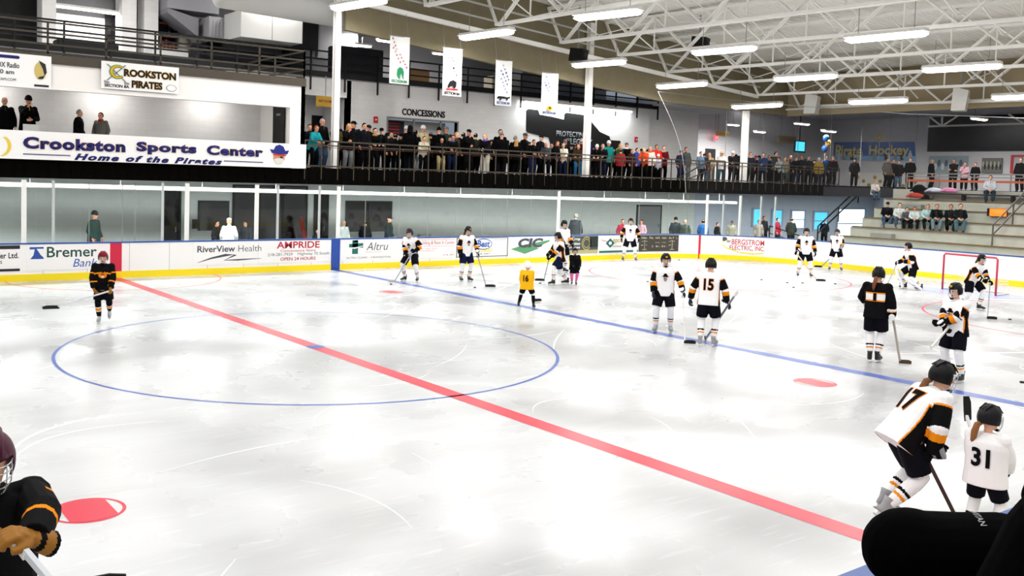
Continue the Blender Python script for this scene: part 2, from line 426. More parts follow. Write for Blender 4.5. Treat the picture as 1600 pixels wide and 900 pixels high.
class Ad:                                           # a sponsor panel fixed to the boards, laid out in photo x and board height 0..1
    def __init__(s, label, x0, x1, m, z0=.3, z1=1.03, border=None):
        s.s0, s.s1, s.z0, s.z1 = s_at(x0), s_at(x1), z0, z1
        p, _ = path((s.s0+s.s1)/2); s.root = thing('advertising_panel', label, 'sign', (0, 0, 0), group='sponsor panels on the far boards')
        s.root.location = p
        s.add('panel', strip(B(), s.s0, s.s1, z0, z1, 0, .01), m)
        if border:
            b = B()
            for q in ((s.s0, s.s1, z0, z0+.02), (s.s0, s.s1, z1-.02, z1), (s.s0, s.s0+.03, z0, z1), (s.s1-.03, s.s1, z0, z1)): strip(b, *q, .01, .016)
            s.add('border', b, border)
    def add(s, name, bm, m):
        for v in bm.verts: v.co -= s.root.location
        return obj(name, bm, m, s.root)
    def put(s, name, bm, m, lift=.013):            # bm holds (arc length, height) coordinates
        bmesh.ops.triangulate(bm, faces=bm.faces[:])
        for v in bm.verts:
            p, q = path(v.co.x); v.co = p+q*lift+Z_*v.co.y
        bmesh.ops.recalc_face_normals(bm, faces=bm.faces[:])
        return s.add(name, bm, m)
    def z(s, v): return s.z0+v*(s.z1-s.z0)
    def text(s, t, x0, x1, v0, v1, m, bold=.0, shear=0, name='lettering', lift=.013):
        a, b = s_at(x0), s_at(x1); bm = text_bm(t, b-a, (v1-v0)*(s.z1-s.z0), bold, shear)
        for v in bm.verts: v.co.x += a; v.co.y += s.z(v0)
        return s.put(name, bm, m, lift)
    def poly(s, pts, m, name='emblem', lift=.013):
        bm = B(); bm.faces.new([bm.verts.new((s_at(x), s.z(v), 0)) for x, v in pts]); return s.put(name, bm, m, lift)
    def curve(s, pts, w, m, name='emblem', lift=.013):
        bm = B(); P = [V((s_at(x), s.z(v), 0)) for x, v in pts]; pr = None
        for i, p in enumerate(P):
            d = (P[min(i+1, len(P)-1)]-P[max(i-1, 0)]).normalized(); n = V((-d.y, d.x, 0))*(w[i] if isinstance(w, (list, tuple)) else w)/2
            a, b = bm.verts.new(p+n), bm.verts.new(p-n)
            if pr: bm.faces.new((pr[0], pr[1], b, a))
            pr = (a, b)
        return s.put(name, bm, m, lift)
    def ell(s, xc, vc, rx, rv, m, w=None, name='emblem', lift=.013, n=28):
        P = [(xc+rx*math.cos(2*math.pi*i/n), vc+rv*math.sin(2*math.pi*i/n)) for i in range(n+1)]
        return s.curve(P, w, m, name, lift) if w else s.poly(P[:-1], m, name, lift)
GT = mat('grey ink', '#4a4d58', .6); TEAL = mat('teal ink', '#1e6a66', .6); DG = mat('dark green ink', '#1f4a44', .6); LBL = mat('blue ink', '#2a5db0', .6)
RINK = mat('red ink', '#b8283a', .6); PINK = mat('faded red ink', '#d88088', .6)
a = Ad('white sponsor panel with black bands and lettering ending in Ltd at the photo edge', -40, 31, M_BOARD)
a.poly([(-40, .86), (31, .86), (31, 1), (-40, 1)], M_DGREY, 'band'); a.poly([(-40, 0), (31, 0), (31, .1), (-40, .1)], M_DGREY, 'band')
a.text('er Ltd.', 0, 29, .5, .72, M_TXTBLACK, .02); a.text('s', 0, 3, .3, .42, M_TXTBLACK)
a = Ad('white bank sponsor panel with blue bridge emblem and serif lettering', 42, 163, M_BOARD)
a.poly([(46, .45), (68, .45), (68, .92), (46, .92)], mat('deep blue ink', '#2c4f9e', .6))
for pp in ([(46, .83), (54, .83), (52, .6), (47, .45), (46, .45)], [(57, .85), (68, .85), (68, .5), (63, .62), (60, .74)]): a.poly(pp, M_BOARD, 'emblem', .016)
a.text('Bremer', 73, 151, .5, .92, DG, .012); a.text('Bank', 114, 152, .1, .42, LBL, 0, .25)
a = Ad('white health clinic panel with grey swoosh beside the white blank boards', 302, 402, M_BOARD)
a.text('RiverView', 308, 367, .56, .84, GT, .02); a.text('Health', 372, 408, .56, .84, GT, -.008)
a.curve([(309, .12), (330, .3), (352, .42), (368, .42), (350, .2), (372, .2), (408, .24)], [.01, .05, .08, .09, .03, .05, .01], GT)
a = Ad('white panel with red AMPRIDE lettering touching the blue stripe', 404, 517, M_BOARD)
a.text('AMPRIDE', 432, 499, .66, .97, RINK, .02); a.text('Convenience Store', 438, 493, .5, .61, RINK, .005); a.text('218-281-7929', 418, 457, .32, .45, GT); a.text('Highway 75 South', 465, 514, .3, .46, GT)
a.text('OPEN 24 HOURS', 438, 493, .1, .25, RINK, .015)
a = Ad('white clinic panel with a dark green cross emblem', 532, 620, M_BOARD)
a.poly([(551, .88), (559, .88), (559, .98), (553, .98), (553, .98)], TEAL); a.poly([(545, .6), (567, .62), (567, .84), (545, .8)], TEAL); a.poly([(550, .32), (559, .32), (559, .98), (550, .98)], TEAL)
a.curve([(545, .62), (554, .6), (567, .7)], [.03, .05, .02], M_BOARD, 'emblem', .016)
a.text('Altru', 572, 606, .48, .86, GT, -.004, .25); a.text('Health System', 571, 596, .36, .42, PINK); a.text('ALTRU CLINIC - CROOKSTON', 541, 610, .1, .18, GT)
a = Ad('white builders panel lettered in red between red rules', 622, 712, M_BOARD)
a.poly([(627, .93), (710, .93), (710, .95), (627, .95)], PINK, 'rule'); a.poly([(627, .6), (710, .6), (710, .615), (627, .615)], PINK, 'rule')
a.text('Crookston Building & Rent It Center', 627, 710, .65, .88, RINK, -.004); a.text('Hardware - Lumber - Rental', 650, 682, .46, .52, PINK); a.text('Crookston', 655, 678, .36, .42, PINK); a.text('218-281-0000'[:3]+' 281', 692, 709, .12, .18, RINK)
a = Ad('white car body panel with blue oval and yellow lettering inside a black border', 713, 793, M_BOARD, border=M_TXTBLACK)
a.ell(755, .66, 13, .27, LBL, .03); a.text('Best', 745, 765, .5, .85, LBL, .03, .2); a.text('AUTO BODY', 742, 769, .24, .42, M_YEL, .03); a.text('218-281-7000'[:8], 743, 768, .12, .18, M_TXTBLACK); a.text('www.autobody.net'[:4]+'autobody', 771, 790, .86, .91, GT)
a = Ad('white panel with grey block initials over a green diamond', 796, 866, M_BOARD)
GRN = mat('leaf green ink', '#5c9a6c', .6)
a.poly([(798, .36), (822, .62), (842, .36), (820, .08)], GRN); a.poly([(818, .56), (858, .82), (858, .74), (838, .4), (824, .3)], GRN, 'emblem', .012)
a.text('CIC', 809, 848, .42, .93, GT, .05, .15, lift=.017)
a = Ad('grey green farm supply panel with white lettering and gold seal', 872, 934, mat('slate green sign', '#454f4c', .6))
a.text('Crop', 893, 906, .72, .93, M_WHITEL, .02); a.text('Production', 880, 906, .5, .66, M_WHITEL, .02); a.text('Services', 883, 906, .3, .44, M_WHITEL, .02)
a.ell(916, .58, 7, .36, mat('seal gold', '#b7a661', .6), .04); a.ell(916, .58, 5, .24, mat('seal gold', '#b7a661', .6), .03)
a.poly([(921, .35), (934, .35), (934, .95), (921, .95)], mat('dark slate ink', '#262d2b', .6), 'block'); a.poly([(872, 0), (934, 0), (934, .2), (872, .2)], mat('khaki band', '#b2ab7c', .6), 'band')
a = Ad('white panel with a teal diamond emblem and gold lettering behind a standing player', 936, 997, M_BOARD)
a.poly([(946, .55), (953, .85), (960, .55), (953, .28)], TEAL); a.ell(953, .56, 2.5, .1, M_BOARD, None, 'emblem', .017); a.curve([(939, .78), (942, .7), (949, .66)], .025, RINK)
a.text('epco', 957, 972, .5, .8, mat('seal gold', '#b7a661', .6), .02); a.text('Fuel & Stores', 956, 970, .32, .44, GT); a.poly([(936, 0), (997, 0), (997, .12), (936, .12)], TEAL, 'band')
a = Ad('charcoal panel with pale lettering and two scale drawings before the plain corner', 998, 1060, mat('charcoal sign', '#403d38', .6))
GL = mat('pale gold ink', '#cfc7a6', .6)
a.text('Odland, Fitzgerald, Reynolds, P.A.', 1001, 1058, .74, .9, GL, .012); a.text('Attorneys at Law', 1020, 1040, .5, .58, GL); a.text('218-281-4000'[:8], 1018, 1042, .26, .36, GL, .01)
for q in (1007, 1050): a.curve([(q-5, .6), (q, .66), (q+5, .6)], .015, GL); a.curve([(q, .68), (q, .14)], .02, GL); a.curve([(q-3.5, .12), (q+3.5, .12)], .02, GL); a.curve([(q-6, .42), (q-4, .36), (q-2, .42)], .02, GL); a.curve([(q+2, .42), (q+4, .36), (q+6, .42)], .02, GL)
a = Ad('white electrician panel with red capitals in a yellow loop in the curved corner', 1118, 1204, M_BOARD, .22)
YI = mat('yellow green ink', '#d8d23a', .6)
a.curve([(1136, .82), (1126, .62), (1134, .38), (1155, .16), (1178, .1), (1194, .18), (1196, .28)], [.02, .05, .05, .05, .06, .05, .01], YI)
a.ell(1131, .86, 5, .12, GT); a.ell(1138, .74, 3.5, .08, mat('grey ink light', '#9aa0a6', .6), None, 'emblem', .016)
a.text('BERGSTROM', 1143, 1194, .58, .88, RINK, .012, lift=.018); a.text('ELECTRIC, INC.', 1140, 1195, .24, .54, RINK, .012, lift=.018)

# ---------------------------------------------------------------- rink glass
gl = thing('rink_glass', 'clear rink glass in white posts standing on the boards', 'rink glass', (0, W, 1.09))
def g_add(name, bm, m, lab=None):
    for v in bm.verts: v.co -= gl.location
    o = obj(name, bm, m, gl)
    if lab: o['label'] = lab
    return o
sp = [-12+1.22*i for i in range(int((LS+LCORN+9+12)/1.22))]
for i in range(len(sp)-1):
    g_add('glass_pane', strip(B(), sp[i]+.006, sp[i+1]-.006, 1.09, 2.86, -.062, -.05, .3), M_GLASS)
def stanchion(px, wd, m, z1=2.88, dep=.05):
    s = s_at(px, 2); p, q = path(s); t = V((-q.y, q.x, 0)); bm = B()
    bar(bm, p-q*.055+Z_*1.09, p-q*.055+Z_*z1, wd, dep); g_add('glass_post', bm, m)
for px in (38, 293, 402, 530, 874, 1105, 1156): stanchion(px, .13, M_WHITE)
for px in (84, 435, 500, 1130, 1188, 1210, 255): stanchion(px, .07, mat('clear anodised post', '#b9bdbd', .4))
for px in (572, 625, 670, 713, 755, 794, 831, 910, 955, 1000, 1045, 1075, 140, 192, 212): stanchion(px, .018, M_GREY, 2.86, .012)

# ---------------------------------------------------------------- corridor behind the glass
CW = 19.0
struct('wall_corridor', bx(-14, 33.5, CW, CW+.2, -.02, 3.12), M_CORR)
struct('wall_corridor_far', bx(33.5, 52, CW+.01, CW+.2, -.02, 3.12), M_CORRB)
struct('wall_corridor_end', bx(51.8, 52, -26, CW, -.02, 3.2), M_CORRB)
def door_px(nm, x0, y0, x1, m, fm, z0=0, frame=.07, leafs=1, handle=True, y1=None):
    A = onY(x0, y0, CW); D = onY(x1, y0, CW); ztop = A.z
    o = struct(nm, bx(A.x, D.x, CW-.04, CW-.003, z0, ztop), m)
    f = B(); box(f, A.x-frame, A.x, CW-.06, CW-.002, z0, ztop+frame); box(f, D.x, D.x+frame, CW-.06, CW-.002, z0, ztop+frame); box(f, A.x, D.x, CW-.06, CW-.002, ztop, ztop+frame)
    obj('door_frame', f, fm, o)
    for k in range(1, leafs): xx = A.x+(D.x-A.x)*k/leafs; obj('door_mullion', bx(xx-.05, xx+.05, CW-.07, CW-.04, z0, ztop), fm, o)
    if handle: obj('door_handle', bar(B(), (D.x-.15, CW-.09, .95), (D.x-.15, CW-.09, 1.15), .03), M_GREY, o)
    return o
door_px('door_1', 258, 297, 280, M_BLACK, mat('dark frame', '#1c1c1e', .5))
DG2 = mat('dark smoked glass', '#16161b', .15)
door_px('window_1', 312, 316, 355, DG2, M_DGREY, z0=1.0, handle=False)
door_px('door_2', 366, 291, 478, DG2, M_DARK, leafs=3)
door_px('door_3', 493, 303, 511, M_BLACK, M_DARK)
door_px('window_2', 542, 316, 610, DG2, M_DGREY, z0=.9, leafs=2, handle=False)
door_px('door_4', 996, 322, 1032, mat('grey door', '#85888a', .5), M_DGREY)
rbx = onY(340+.0, 350, CW)
pl = thing('pipe_run', 'white sprinkler pipe hung along the corridor ceiling behind the glass', 'pipe', (0, 15, 2.7))
pA, pB = onY(-30, 287, 15), onY(1150, 317, 15)
obj('pipe', tube(B(), [pA-pl.location, pB-pl.location], .075, 10), M_WHITE, pl, True)
for k in range(13):
    p = pA.lerp(pB, (k+.5)/13)-pl.location; obj('hanger', bar(B(), p, (p.x, p.y, 3.12-2.7), .02), M_WHITE, pl)
rp_ = onY(482, 372, CW-.6); rd = thing('red_pole', 'red pole leaning by the black corridor doorway near the short white post', 'pole', (rp_.x, rp_.y, -.02))
obj('body', tube(B(), [(0, 0, .0), (-.32, .1, 1.55)], .09, 10), M_RED, rd, True)
ph = thing('wall_phone', 'grey wall phone box beside the smoked corridor window', 'phone', onY(305, 350, CW-.06))
obj('body', bx(-.1, .1, -.05, .06, -.18, .18), M_DGREY, ph); obj('handset', bx(-.07, -.02, -.09, -.05, -.14, .14), M_BLACK, ph)
cn = thing('service_box', 'grey service box fixed to the corridor wall behind two players', 'box', onY(663, 378, CW-.1)); obj('body', bx(-.3, .3, -.1, .08, -.5, .35), mat('light grey box', '#b5b9b8', .5), cn); obj('hatch', bx(.32, .62, -.1, .08, -.5, .2), M_GREY, cn)
# daylight windows far along the corridor
M_DAY = mat('daylight through glass', '#d5efff', .5, emit=2.2); M_DAYB = mat('blue daylight through glass', '#58c8f8', .5, emit=1.0)
wi = 10
for x0, y0, x1, y1, mm in ((1177, 327, 1188, 352, M_DAYB), (1207, 329, 1221, 352, M_DAYB), (1237, 330, 1256, 356, M_DAY), (1272, 332, 1292, 358, M_DAYB), (1309, 327, 1350, 372, M_DAY)):
    A, D, E2 = onY(x0, y0, CW), onY(x1, y0, CW), onY(x0, y1, CW); wi += 1
    o = struct('window_%d' % wi, bx(A.x, D.x, CW-.03, CW-.005, E2.z, A.z), mm)
    f = B()
    for q in ((A.x-.12, A.x, E2.z-.1, A.z+.1), (D.x, D.x+.12, E2.z-.1, A.z+.1), (A.x, D.x, A.z, A.z+.1), (A.x, D.x, E2.z-.1, E2.z)): box(f, q[0], q[1], CW-.07, CW-.002, q[2], q[3])
    if D.x-A.x > 1.2: box(f, A.x, D.x, CW-.06, CW-.03, (A.z+E2.z)/2-.03, (A.z+E2.z)/2+.03)
    obj('window_frame', f, mat('blue grey frame', '#aab4c8', .5), o)

# ---------------------------------------------------------------- balcony, fascia and its railing
FY = 13.1; FZ0, FZ1 = 2.93, 3.5
struct('slab_balcony', bx(-14, 52, FY+.02, 22.6, 3.12, 3.44), M_FLOORC)
fb = B(); box(fb, -14, 39.5, FY-.03, FY+.02, FZ0, FZ1)
x = -14
while x < 39.4: box(fb, x, x+.05, FY-.05, FY-.03, FZ0, FZ1); x += .32
struct('wall_fascia', fb, M_FASCIA)
struct('wall_fascia_return', bx(39.5, 39.55, 9.0, FY+.02, FZ0, FZ1), M_FASCIA)
struct('slab_walkway', bx(36.6, 52, -18, FY, 2.95, 3.42), M_FLOORC)
rl = thing('balcony_railing', 'dark bronze railing along the balcony edge in front of the crowd', 'railing', (6.3, FY, FZ1))
def r_add(name, bm, m):
    for v in bm.verts: v.co -= rl.location
    return obj(name, bm, m, rl)
RX0, RX1 = 6.32, 38.0
r_add('top_rail', bar(B(), (RX0, FY, 4.42), (RX1, FY, 4.42), .05), M_RAIL)
r_add('mid_rail', bar(B(), (RX0, FY, 4.27), (RX1, FY, 4.27), .04), M_RAIL)
r_add('bottom_rail', bar(B(), (RX0, FY, 3.56), (RX1, FY, 3.56), .05), M_RAIL)
r_add('ledge', bx(RX0, 30, FY+.03, FY+.16, 4.2, 4.215), M_SHELF)
n = 50
for i in range(n+1): r_add('post', bar(B(), (RX0+(RX1-RX0)*i/n, FY-.03, 3.1), (RX0+(RX1-RX0)*i/n, FY-.03, 4.42), .035), M_RAIL)
sr = thing('stair_handrail', 'bronze stair handrail sloping down behind the balcony railing by the netting', 'handrail', (26, 13.5, 3.44))
obj('rail', bar(B(), (-.3, 0, .15), (1.9, .0, 1.05), .05), M_RAIL, sr); obj('rail', bar(B(), (1.9, 0, 1.05), (3.0, 0, 1.05), .05), M_RAIL, sr); obj('rail', bar(B(), (.0, 0, 0), (1.9, 0, .6), .04), M_RAIL, sr)
for q in (1.9, 2.45, 3.0): obj('post', bar(B(), (q, 0, 0), (q, 0, 1.05), .045), M_RAIL, sr)

# columns
def column(nm, X, Y, z0, z1, w=.26):
    bm = B(); box(bm, X-w/2, X+w/2, Y-w/2, Y-w/2+.04, z0, z1); box(bm, X-w/2, X+w/2, Y+w/2-.04, Y+w/2, z0, z1); box(bm, X-.03-w*.3, X+.03+w*.3, Y-w/2+.04, Y+w/2-.04, z0, z1)
    return struct(nm, bm, M_CREAM)
column('column_1', 7.72, 13.55, 3.44, 10.6, .21); column('column_2', 19.85, 13.55, 3.44, 10, .23); column('column_3', 30.5, 13.55, 3.44, 7.0, .25)

# ---------------------------------------------------------------- concession wall and lobby
LY = 17.9
cw = B(); WX0, WX1 = onY(606, 186, LY).x, onY(714, 200, LY).x; wz0, wz1 = 4.55, onY(606, 184, LY).z
box(cw, 10.6, WX0, LY, LY+.2, 3.44, 7.1); box(cw, WX1, 28.4, LY, LY+.2, 3.44, 7.1); box(cw, WX0, WX1, LY, LY+.2, 3.44, wz0); box(cw, WX0, WX1, LY, LY+.2, wz1, 7.1)
box(cw, 5.5, 10.6, LY, LY+.2, 6.4, 7.1); box(cw, 10.6, 10.8, LY, 20, 3.44, 7.1)
struct('wall_concession', cw, M_WALL)
struct('wall_recess', bx(4, 10.6, 20, 20.2, 3.44, 7.1), M_WALL)
struct('ceiling_recess', bx(4, 10.6, LY+.2, 20, 6.4, 6.5), M_WALLG)
d5 = struct('door_5', bx(onY(487, 180, 20).x, onY(506, 180, 20).x, 19.93, 19.99, 3.44, onY(487, 180, 20).z), M_BLACK)
obj('door_handle', bar(B(), (onY(505, 180, 20).x-.1, 19.9, 4.4), (onY(505, 180, 20).x-.1, 19.9, 4.6), .03), M_GREY, d5)
wn = struct('window_3', bx(WX0, WX1, LY+.9, LY+.95, wz0, wz1), mat('kitchen wall', '#cfcdca', .7))
f = B()
for q in ((WX0-.06, WX0, wz0-.06, wz1+.06), (WX1, WX1+.06, wz0-.06, wz1+.06), (WX0, WX1, wz1, wz1+.06), (WX0, WX1, wz0-.08, wz0)): box(f, q[0], q[1], LY-.04, LY+.2, q[2], q[3])
for k in (.38, .77): box(f, WX0+(WX1-WX0)*k-.025, WX0+(WX1-WX0)*k+.025, LY+.06, LY+.12, wz0, wz1)
obj('window_frame', f, M_GREY, wn)
mb = thing('menu_board', 'dark menu board with red lines inside the concession window', 'menu board', (WX0+.75, LY+.85, wz1-.35)); obj('panel', bx(-.6, .6, -.02, .02, -.3, .3), M_DGREY, mb)
for k in range(4): obj('price_line', bx(-.4+.1*(k % 2), .35, -.03, -.02, .17-.13*k, .22-.13*k), M_RED, mb)
tg = thing('wall_lettering', 'black CONCESSIONS lettering over the serving window', 'lettering', (13.2, LY, 6))
t = wall_text('letters', 'CONCESSIONS', 628, 169, 695, 179.5, LY-.01, M_TXTBLACK, None, bold=.018, thick=.03)
for v in t.data.vertices: v.co -= tg.location
t.parent = tg
# shear each letter row a touch is not needed: the wall recedes
sa = thing('fire_alarm', 'small red fire alarm on the wall near the serving window', 'alarm', onY(587, 187, LY-.03)); obj('body', bx(-.09, .09, -.03, .03, -.13, .13), M_RED, sa); obj('button', bx(-.03, .03, -.05, -.03, -.03, .03), M_WHITEL, sa)
sa = thing('fire_alarm', 'small red fire alarm on the pale wall past the white column', 'alarm', onY(994, 218, LY-.03)); obj('body', bx(-.09, .09, -.03, .03, -.13, .13), M_RED, sa); obj('button', bx(-.03, .03, -.05, -.03, -.03, .03), M_WHITEL, sa)
ys = thing('hanging_sign', 'yellow brown sign hanging beside the nearest white column', 'sign', onY(512, 159, 17)); obj('panel', bx(-.5, .3, -.02, .02, -.2, .2), mat('ochre sign', '#b98f2c', .6), ys); obj('hanger', bar(B(), (-.1, 0, .2), (-.1, 0, 7.1-ys.location.z), .03), M_GREY, ys); obj('end_panel', bx(.3, .42, -.02, .02, -.15, .15), M_WHITEL, ys)
obj('lettering', (lambda bm: ([setattr(v, 'co', V((v.co.x-.4, -.025, v.co.y-.04))) for v in bm.verts], bm)[1])(text_bm('REST ROOMS', .6, .1, .01)), M_SHELF, ys)
# black mural shape with lettering
ml = thing('wall_mural', 'black stepped wall mural with grey lettering behind the white column', 'mural', (20, LY, 5))
def mp(pts, m, name, lift):
    bm = B(); P = [onY(x, y, LY-lift) for x, y in pts]
    bm.faces.new([bm.verts.new(p-ml.location) for p in P]); bmesh.ops.recalc_face_normals(bm, faces=bm.faces[:])
    g = bmesh.ops.extrude_face_region(bm, geom=bm.faces[:])
    for v in g['geom']:
        if isinstance(v, bmesh.types.BMVert): v.co.y -= .01
    bmesh.ops.recalc_face_normals(bm, faces=bm.faces[:]); return obj(name, bm, m, ml)
mp([(822, 173), (825, 170), (841, 172), (843, 179), (861, 182), (881, 187), (882, 178), (885, 176), (916, 180), (918, 183), (937, 206), (952, 213), (954, 219), (969, 220), (970, 226), (962, 240), (940, 275), (870, 275), (862, 233), (857, 215), (843, 212), (824, 207), (822, 204)], M_BLACK, 'panel', .012)
GSL = mat('silver lettering', '#8d9298', .5)
for s_, x0, y0, x1, y1 in (('PROTECTING', 869, 204, 917, 212.5), ('LEGACY', 891, 216, 925, 226), ('THE', 884, 216, 890, 220)):
    t = wall_text('lettering', s_, x0, y0, x1, y1, LY-.03, GSL, None, bold=.02)
    for v in t.data.vertices: v.co -= ml.location
    t.parent = ml
# lobby walls past the concession stand
struct('wall_lobby_return', bx(28.4, 33.2, 18.7, 18.9, 3.44, 8.5), M_WALL)
struct('wall_lobby', bx(28.5, 52, 22.4, 22.6, 3.44, 8.1), M_WALLG)
struct('wall_end', bx(50.5, 50.7, -26, 22.5, 3.42, 9), M_WALLG)
struct('ceiling_lobby', bx(34.4, 50.6, -26, 22.5, 8.0, 8.1), M_WALLG)
struct('ceiling_side', bx(28.4, 34.4, 14.0, 22.5, 7.3, 7.4), M_WALLG)
A = onY(1104, 232, 22.3); D = onY(1119, 232, 22.3); d6 = struct('door_6', bx(A.x, D.x, 22.33, 22.39, 3.44, A.z), M_DGREY); obj('door_handle', bar(B(), (A.x+.1, 22.3, 4.4), (A.x+.1, 22.3, 4.6), .03), M_GREY, d6)
def hang_sign(label, x, y, w, h, Y, m, txt=None, tm=None, cat='sign', name='hanging_sign', z_up=1.2):
    p = onY(x, y, Y); z_up = (8.0 if p.x > 34.4 else 7.3)-p.z-h/2; s = thing(name, label, cat, p); obj('panel', bx(-w/2, w/2, -.03, .03, -h/2, h/2), m, s)
    for q in (-w*.35, w*.35): obj('hanger', bar(B(), (q, 0, h/2), (q, 0, h/2+z_up), .02), M_GREY, s)
    if txt:
        bm = text_bm(txt, w*.75, h*.45, .02, center=True)
        for v in bm.verts: v.co = V((v.co.x, -.035, v.co.y))
        obj('lettering', bm, tm, s)
    return s
OC = mat('ochre sign', '#b98f2c', .6)
hang_sign('small ochre sign hanging above the red exit light', 1129, 209, 1.05, .28, 19.6, OC, 'LOCKERS', M_SHELF, z_up=.6)
hang_sign('red exit sign glowing on the lobby wall', 1119, 215, .32, .26, 22.0, mat('exit red', '#ff3a4a', .5, emit=1.6), 'EXIT', M_WHITEL, 'exit sign', 'exit_sign', .2)
hang_sign('long ochre sign hanging in the lobby before the television', 1230, 218, 1.9, .45, 21, mat('dull ochre sign', '#8f7434', .6), 'CONCESSIONS', M_SHELF, z_up=.6)
p = onY(1250, 229, 20); tv = thing('television', 'flat television with a blue lit screen hanging in the lobby', 'television', p)
obj('housing', bx(-.55, .55, -.03, .08, -.38, .38), M_BLACK, tv); obj('screen', bx(-.49, .43, -.045, -.03, -.28, .3), mat('blue screen', '#43c3ea', .4, emit=1.4), tv); obj('mount', bar(B(), (0, .05, .38), (0, .05, 8.0-p.z), .06), M_DGREY, tv)
# mural board of a hockey team on the end wall
MX = 50.47
mu = thing('painted_mural', 'blue painted hockey mural board with tall pale lettering on the lobby end wall', 'mural', (MX, 18, 5.8))
def onEnd(x, y, d=0): return onX(x, y, MX-d)
def mup(pts, m, name, d=.02):
    bm = B(); bm.faces.new([bm.verts.new(onEnd(x, y, d)-mu.location) for x, y in pts])
    g = bmesh.ops.extrude_face_region(bm, geom=bm.faces[:])
    for v in g['geom']:
        if isinstance(v, bmesh.types.BMVert): v.co.x += .012
    bmesh.ops.recalc_face_normals(bm, faces=bm.faces[:]); return obj(name, bm, m, mu)
mup([(1303, 222), (1429, 221.5), (1430, 252), (1302, 250)], mat('mural blue', '#2a62b4', .6), 'panel', .02)
mup([(1303, 243), (1430, 244), (1430, 252), (1302, 250)], mat('mural sky', '#7fb4dc', .6), 'lower_band', .035)
mr = random.Random(5)
for k, xx in enumerate((1311, 1319, 1331, 1345, 1366, 1384, 1388, 1399, 1409, 1422)):
    h_ = mr.uniform(11, 17); mup([(xx-2.2, 250), (xx-3, 250-h_*.6), (xx-1.4, 250-h_*.8), (xx-1, 250-h_), (xx+1, 250-h_), (xx+1.6, 250-h_*.8), (xx+3, 250-h_*.55), (xx+2, 250)], mat('mural player %d' % (k % 3), ('#c9d2dc', '#8a8f9a', '#222630')[k % 3], .6), 'painted_figure', .05)
for s_, x0, y0, x1, y1 in (('Pirate', 1305, 226, 1346, 246), ('Hockey', 1357, 227, 1420, 247)):
    a_, b_, c_ = onEnd(x0, y1, .06), onEnd(x1, y1, .06), onEnd(x0, y0, .06)
    sign_text('lettering', s_, a_-mu.location, V((0, -1, 0)), Z_, a_.y-b_.y, c_.z-a_.z, mat('mural yellow', '#e0d28a', .6), mu, bold=.03)
st = thing('snack_table', 'white cloth covered table with gold spots under the mural board', 'table', (49.6, 16.6, 3.44))
obj('cloth', bx(-.4, .3, -2.4, 2.4, 0, 1.0), mat('white cloth', '#c9c7c2', .8), st)
for k in range(12): p_ = V((-.41, -2.1+.38*k, .45+.25*((k*7) % 3-1))); bm = B(); ball(bm, p_, (.01, .12, .12), 8); obj('spot', bm, mat('dull gold', '#8f7a2c', .6), st)
for (x, y, cmt, lab) in ((1290.5, 216, '#1c55a8', 'blue balloon floating above the gold balloon by the mural'), (1294, 224, '#c79a2a', 'gold balloon floating between two blue balloons'), (1289, 232, '#23509a', 'blue balloon lowest of the three by the mural'), (1374.5, 214.5, '#a8862a', 'gold balloon floating alone above the mural board')):
    p = onY(x, y, 15.5); b = thing('balloon', lab, 'balloon', p, group='party balloons'); bm = B(); ball(bm, V((0, 0, 0)), (.17, .17, .2), 12); obj('envelope', bm, mat('balloon '+cmt, cmt, .3), b, True)
    obj('string', tube(B(), [(0, 0, -.2), (.02, .01, -.7), (-.03, 0, -1.4)], .006, 5), M_WHITEL, b); bm = B(); tube(bm, [(0, 0, -.24), (0, 0, -.19)], [.03, .01], 6); obj('knot', bm, mat('balloon '+cmt, cmt, .3), b)
for lab, pts, pic in (('pale blue team picture on the wall behind the walkway', ((1452, 243), (1512, 245), (1512, 272), (1452, 270)), ('#8fa4ac', '#d0d8da', '#5d6a72')), ('dark team photograph on the wall beside the red frame', ((1534, 247), (1566, 247), (1566, 270), (1534, 270)), ('#6f6f68', '#2a2c30', '#b5b09a'))):
    P = [onX(x, y, 50.4) for x, y in pts]; c_ = sum(P, V((0, 0, 0)))/4; pc = thing('wall_picture', lab, 'picture', c_)
    hy = abs(P[0].y-P[1].y)/2; hz = abs(P[0].z-P[3].z)/2
    obj('panel', bx(-.02, .03, -hy, hy, -hz, hz), mat('pic '+pic[0], pic[0], .6), pc)
    for k in range(10):
        y_ = -hy*.85+hy*1.7*k/9; bm = B(); ball(bm, V((-.03, y_, -hz*.2+hz*.4*(k % 2))), (.02, hy*.09, hz*.4), 8); obj('pictured_figure', bm, mat('picfig '+pic[1+k % 2], pic[1+k % 2], .7), pc)
P = [onX(x, y, 50.3) for x, y in ((1580, 242), (1640, 242), (1640, 271), (1580, 271))]
rf = thing('notice_board', 'red framed notice on the end wall at the photo edge', 'frame', P[0]); hy = P[0].y-P[1].y; hz = P[0].z-P[3].z
f = B(); box(f, -.03, .05, -hy, 0, -.12, 0); box(f, -.03, .05, -.14, 0, -hz, -.12); box(f, -.03, .05, -hy, -.14, -hz, -hz+.12); obj('frame', f, M_RED, rf); obj('panel', bx(.03, .06, -hy, 0, -hz, 0), mat('notice grey', '#b8b8b8', .7), rf)
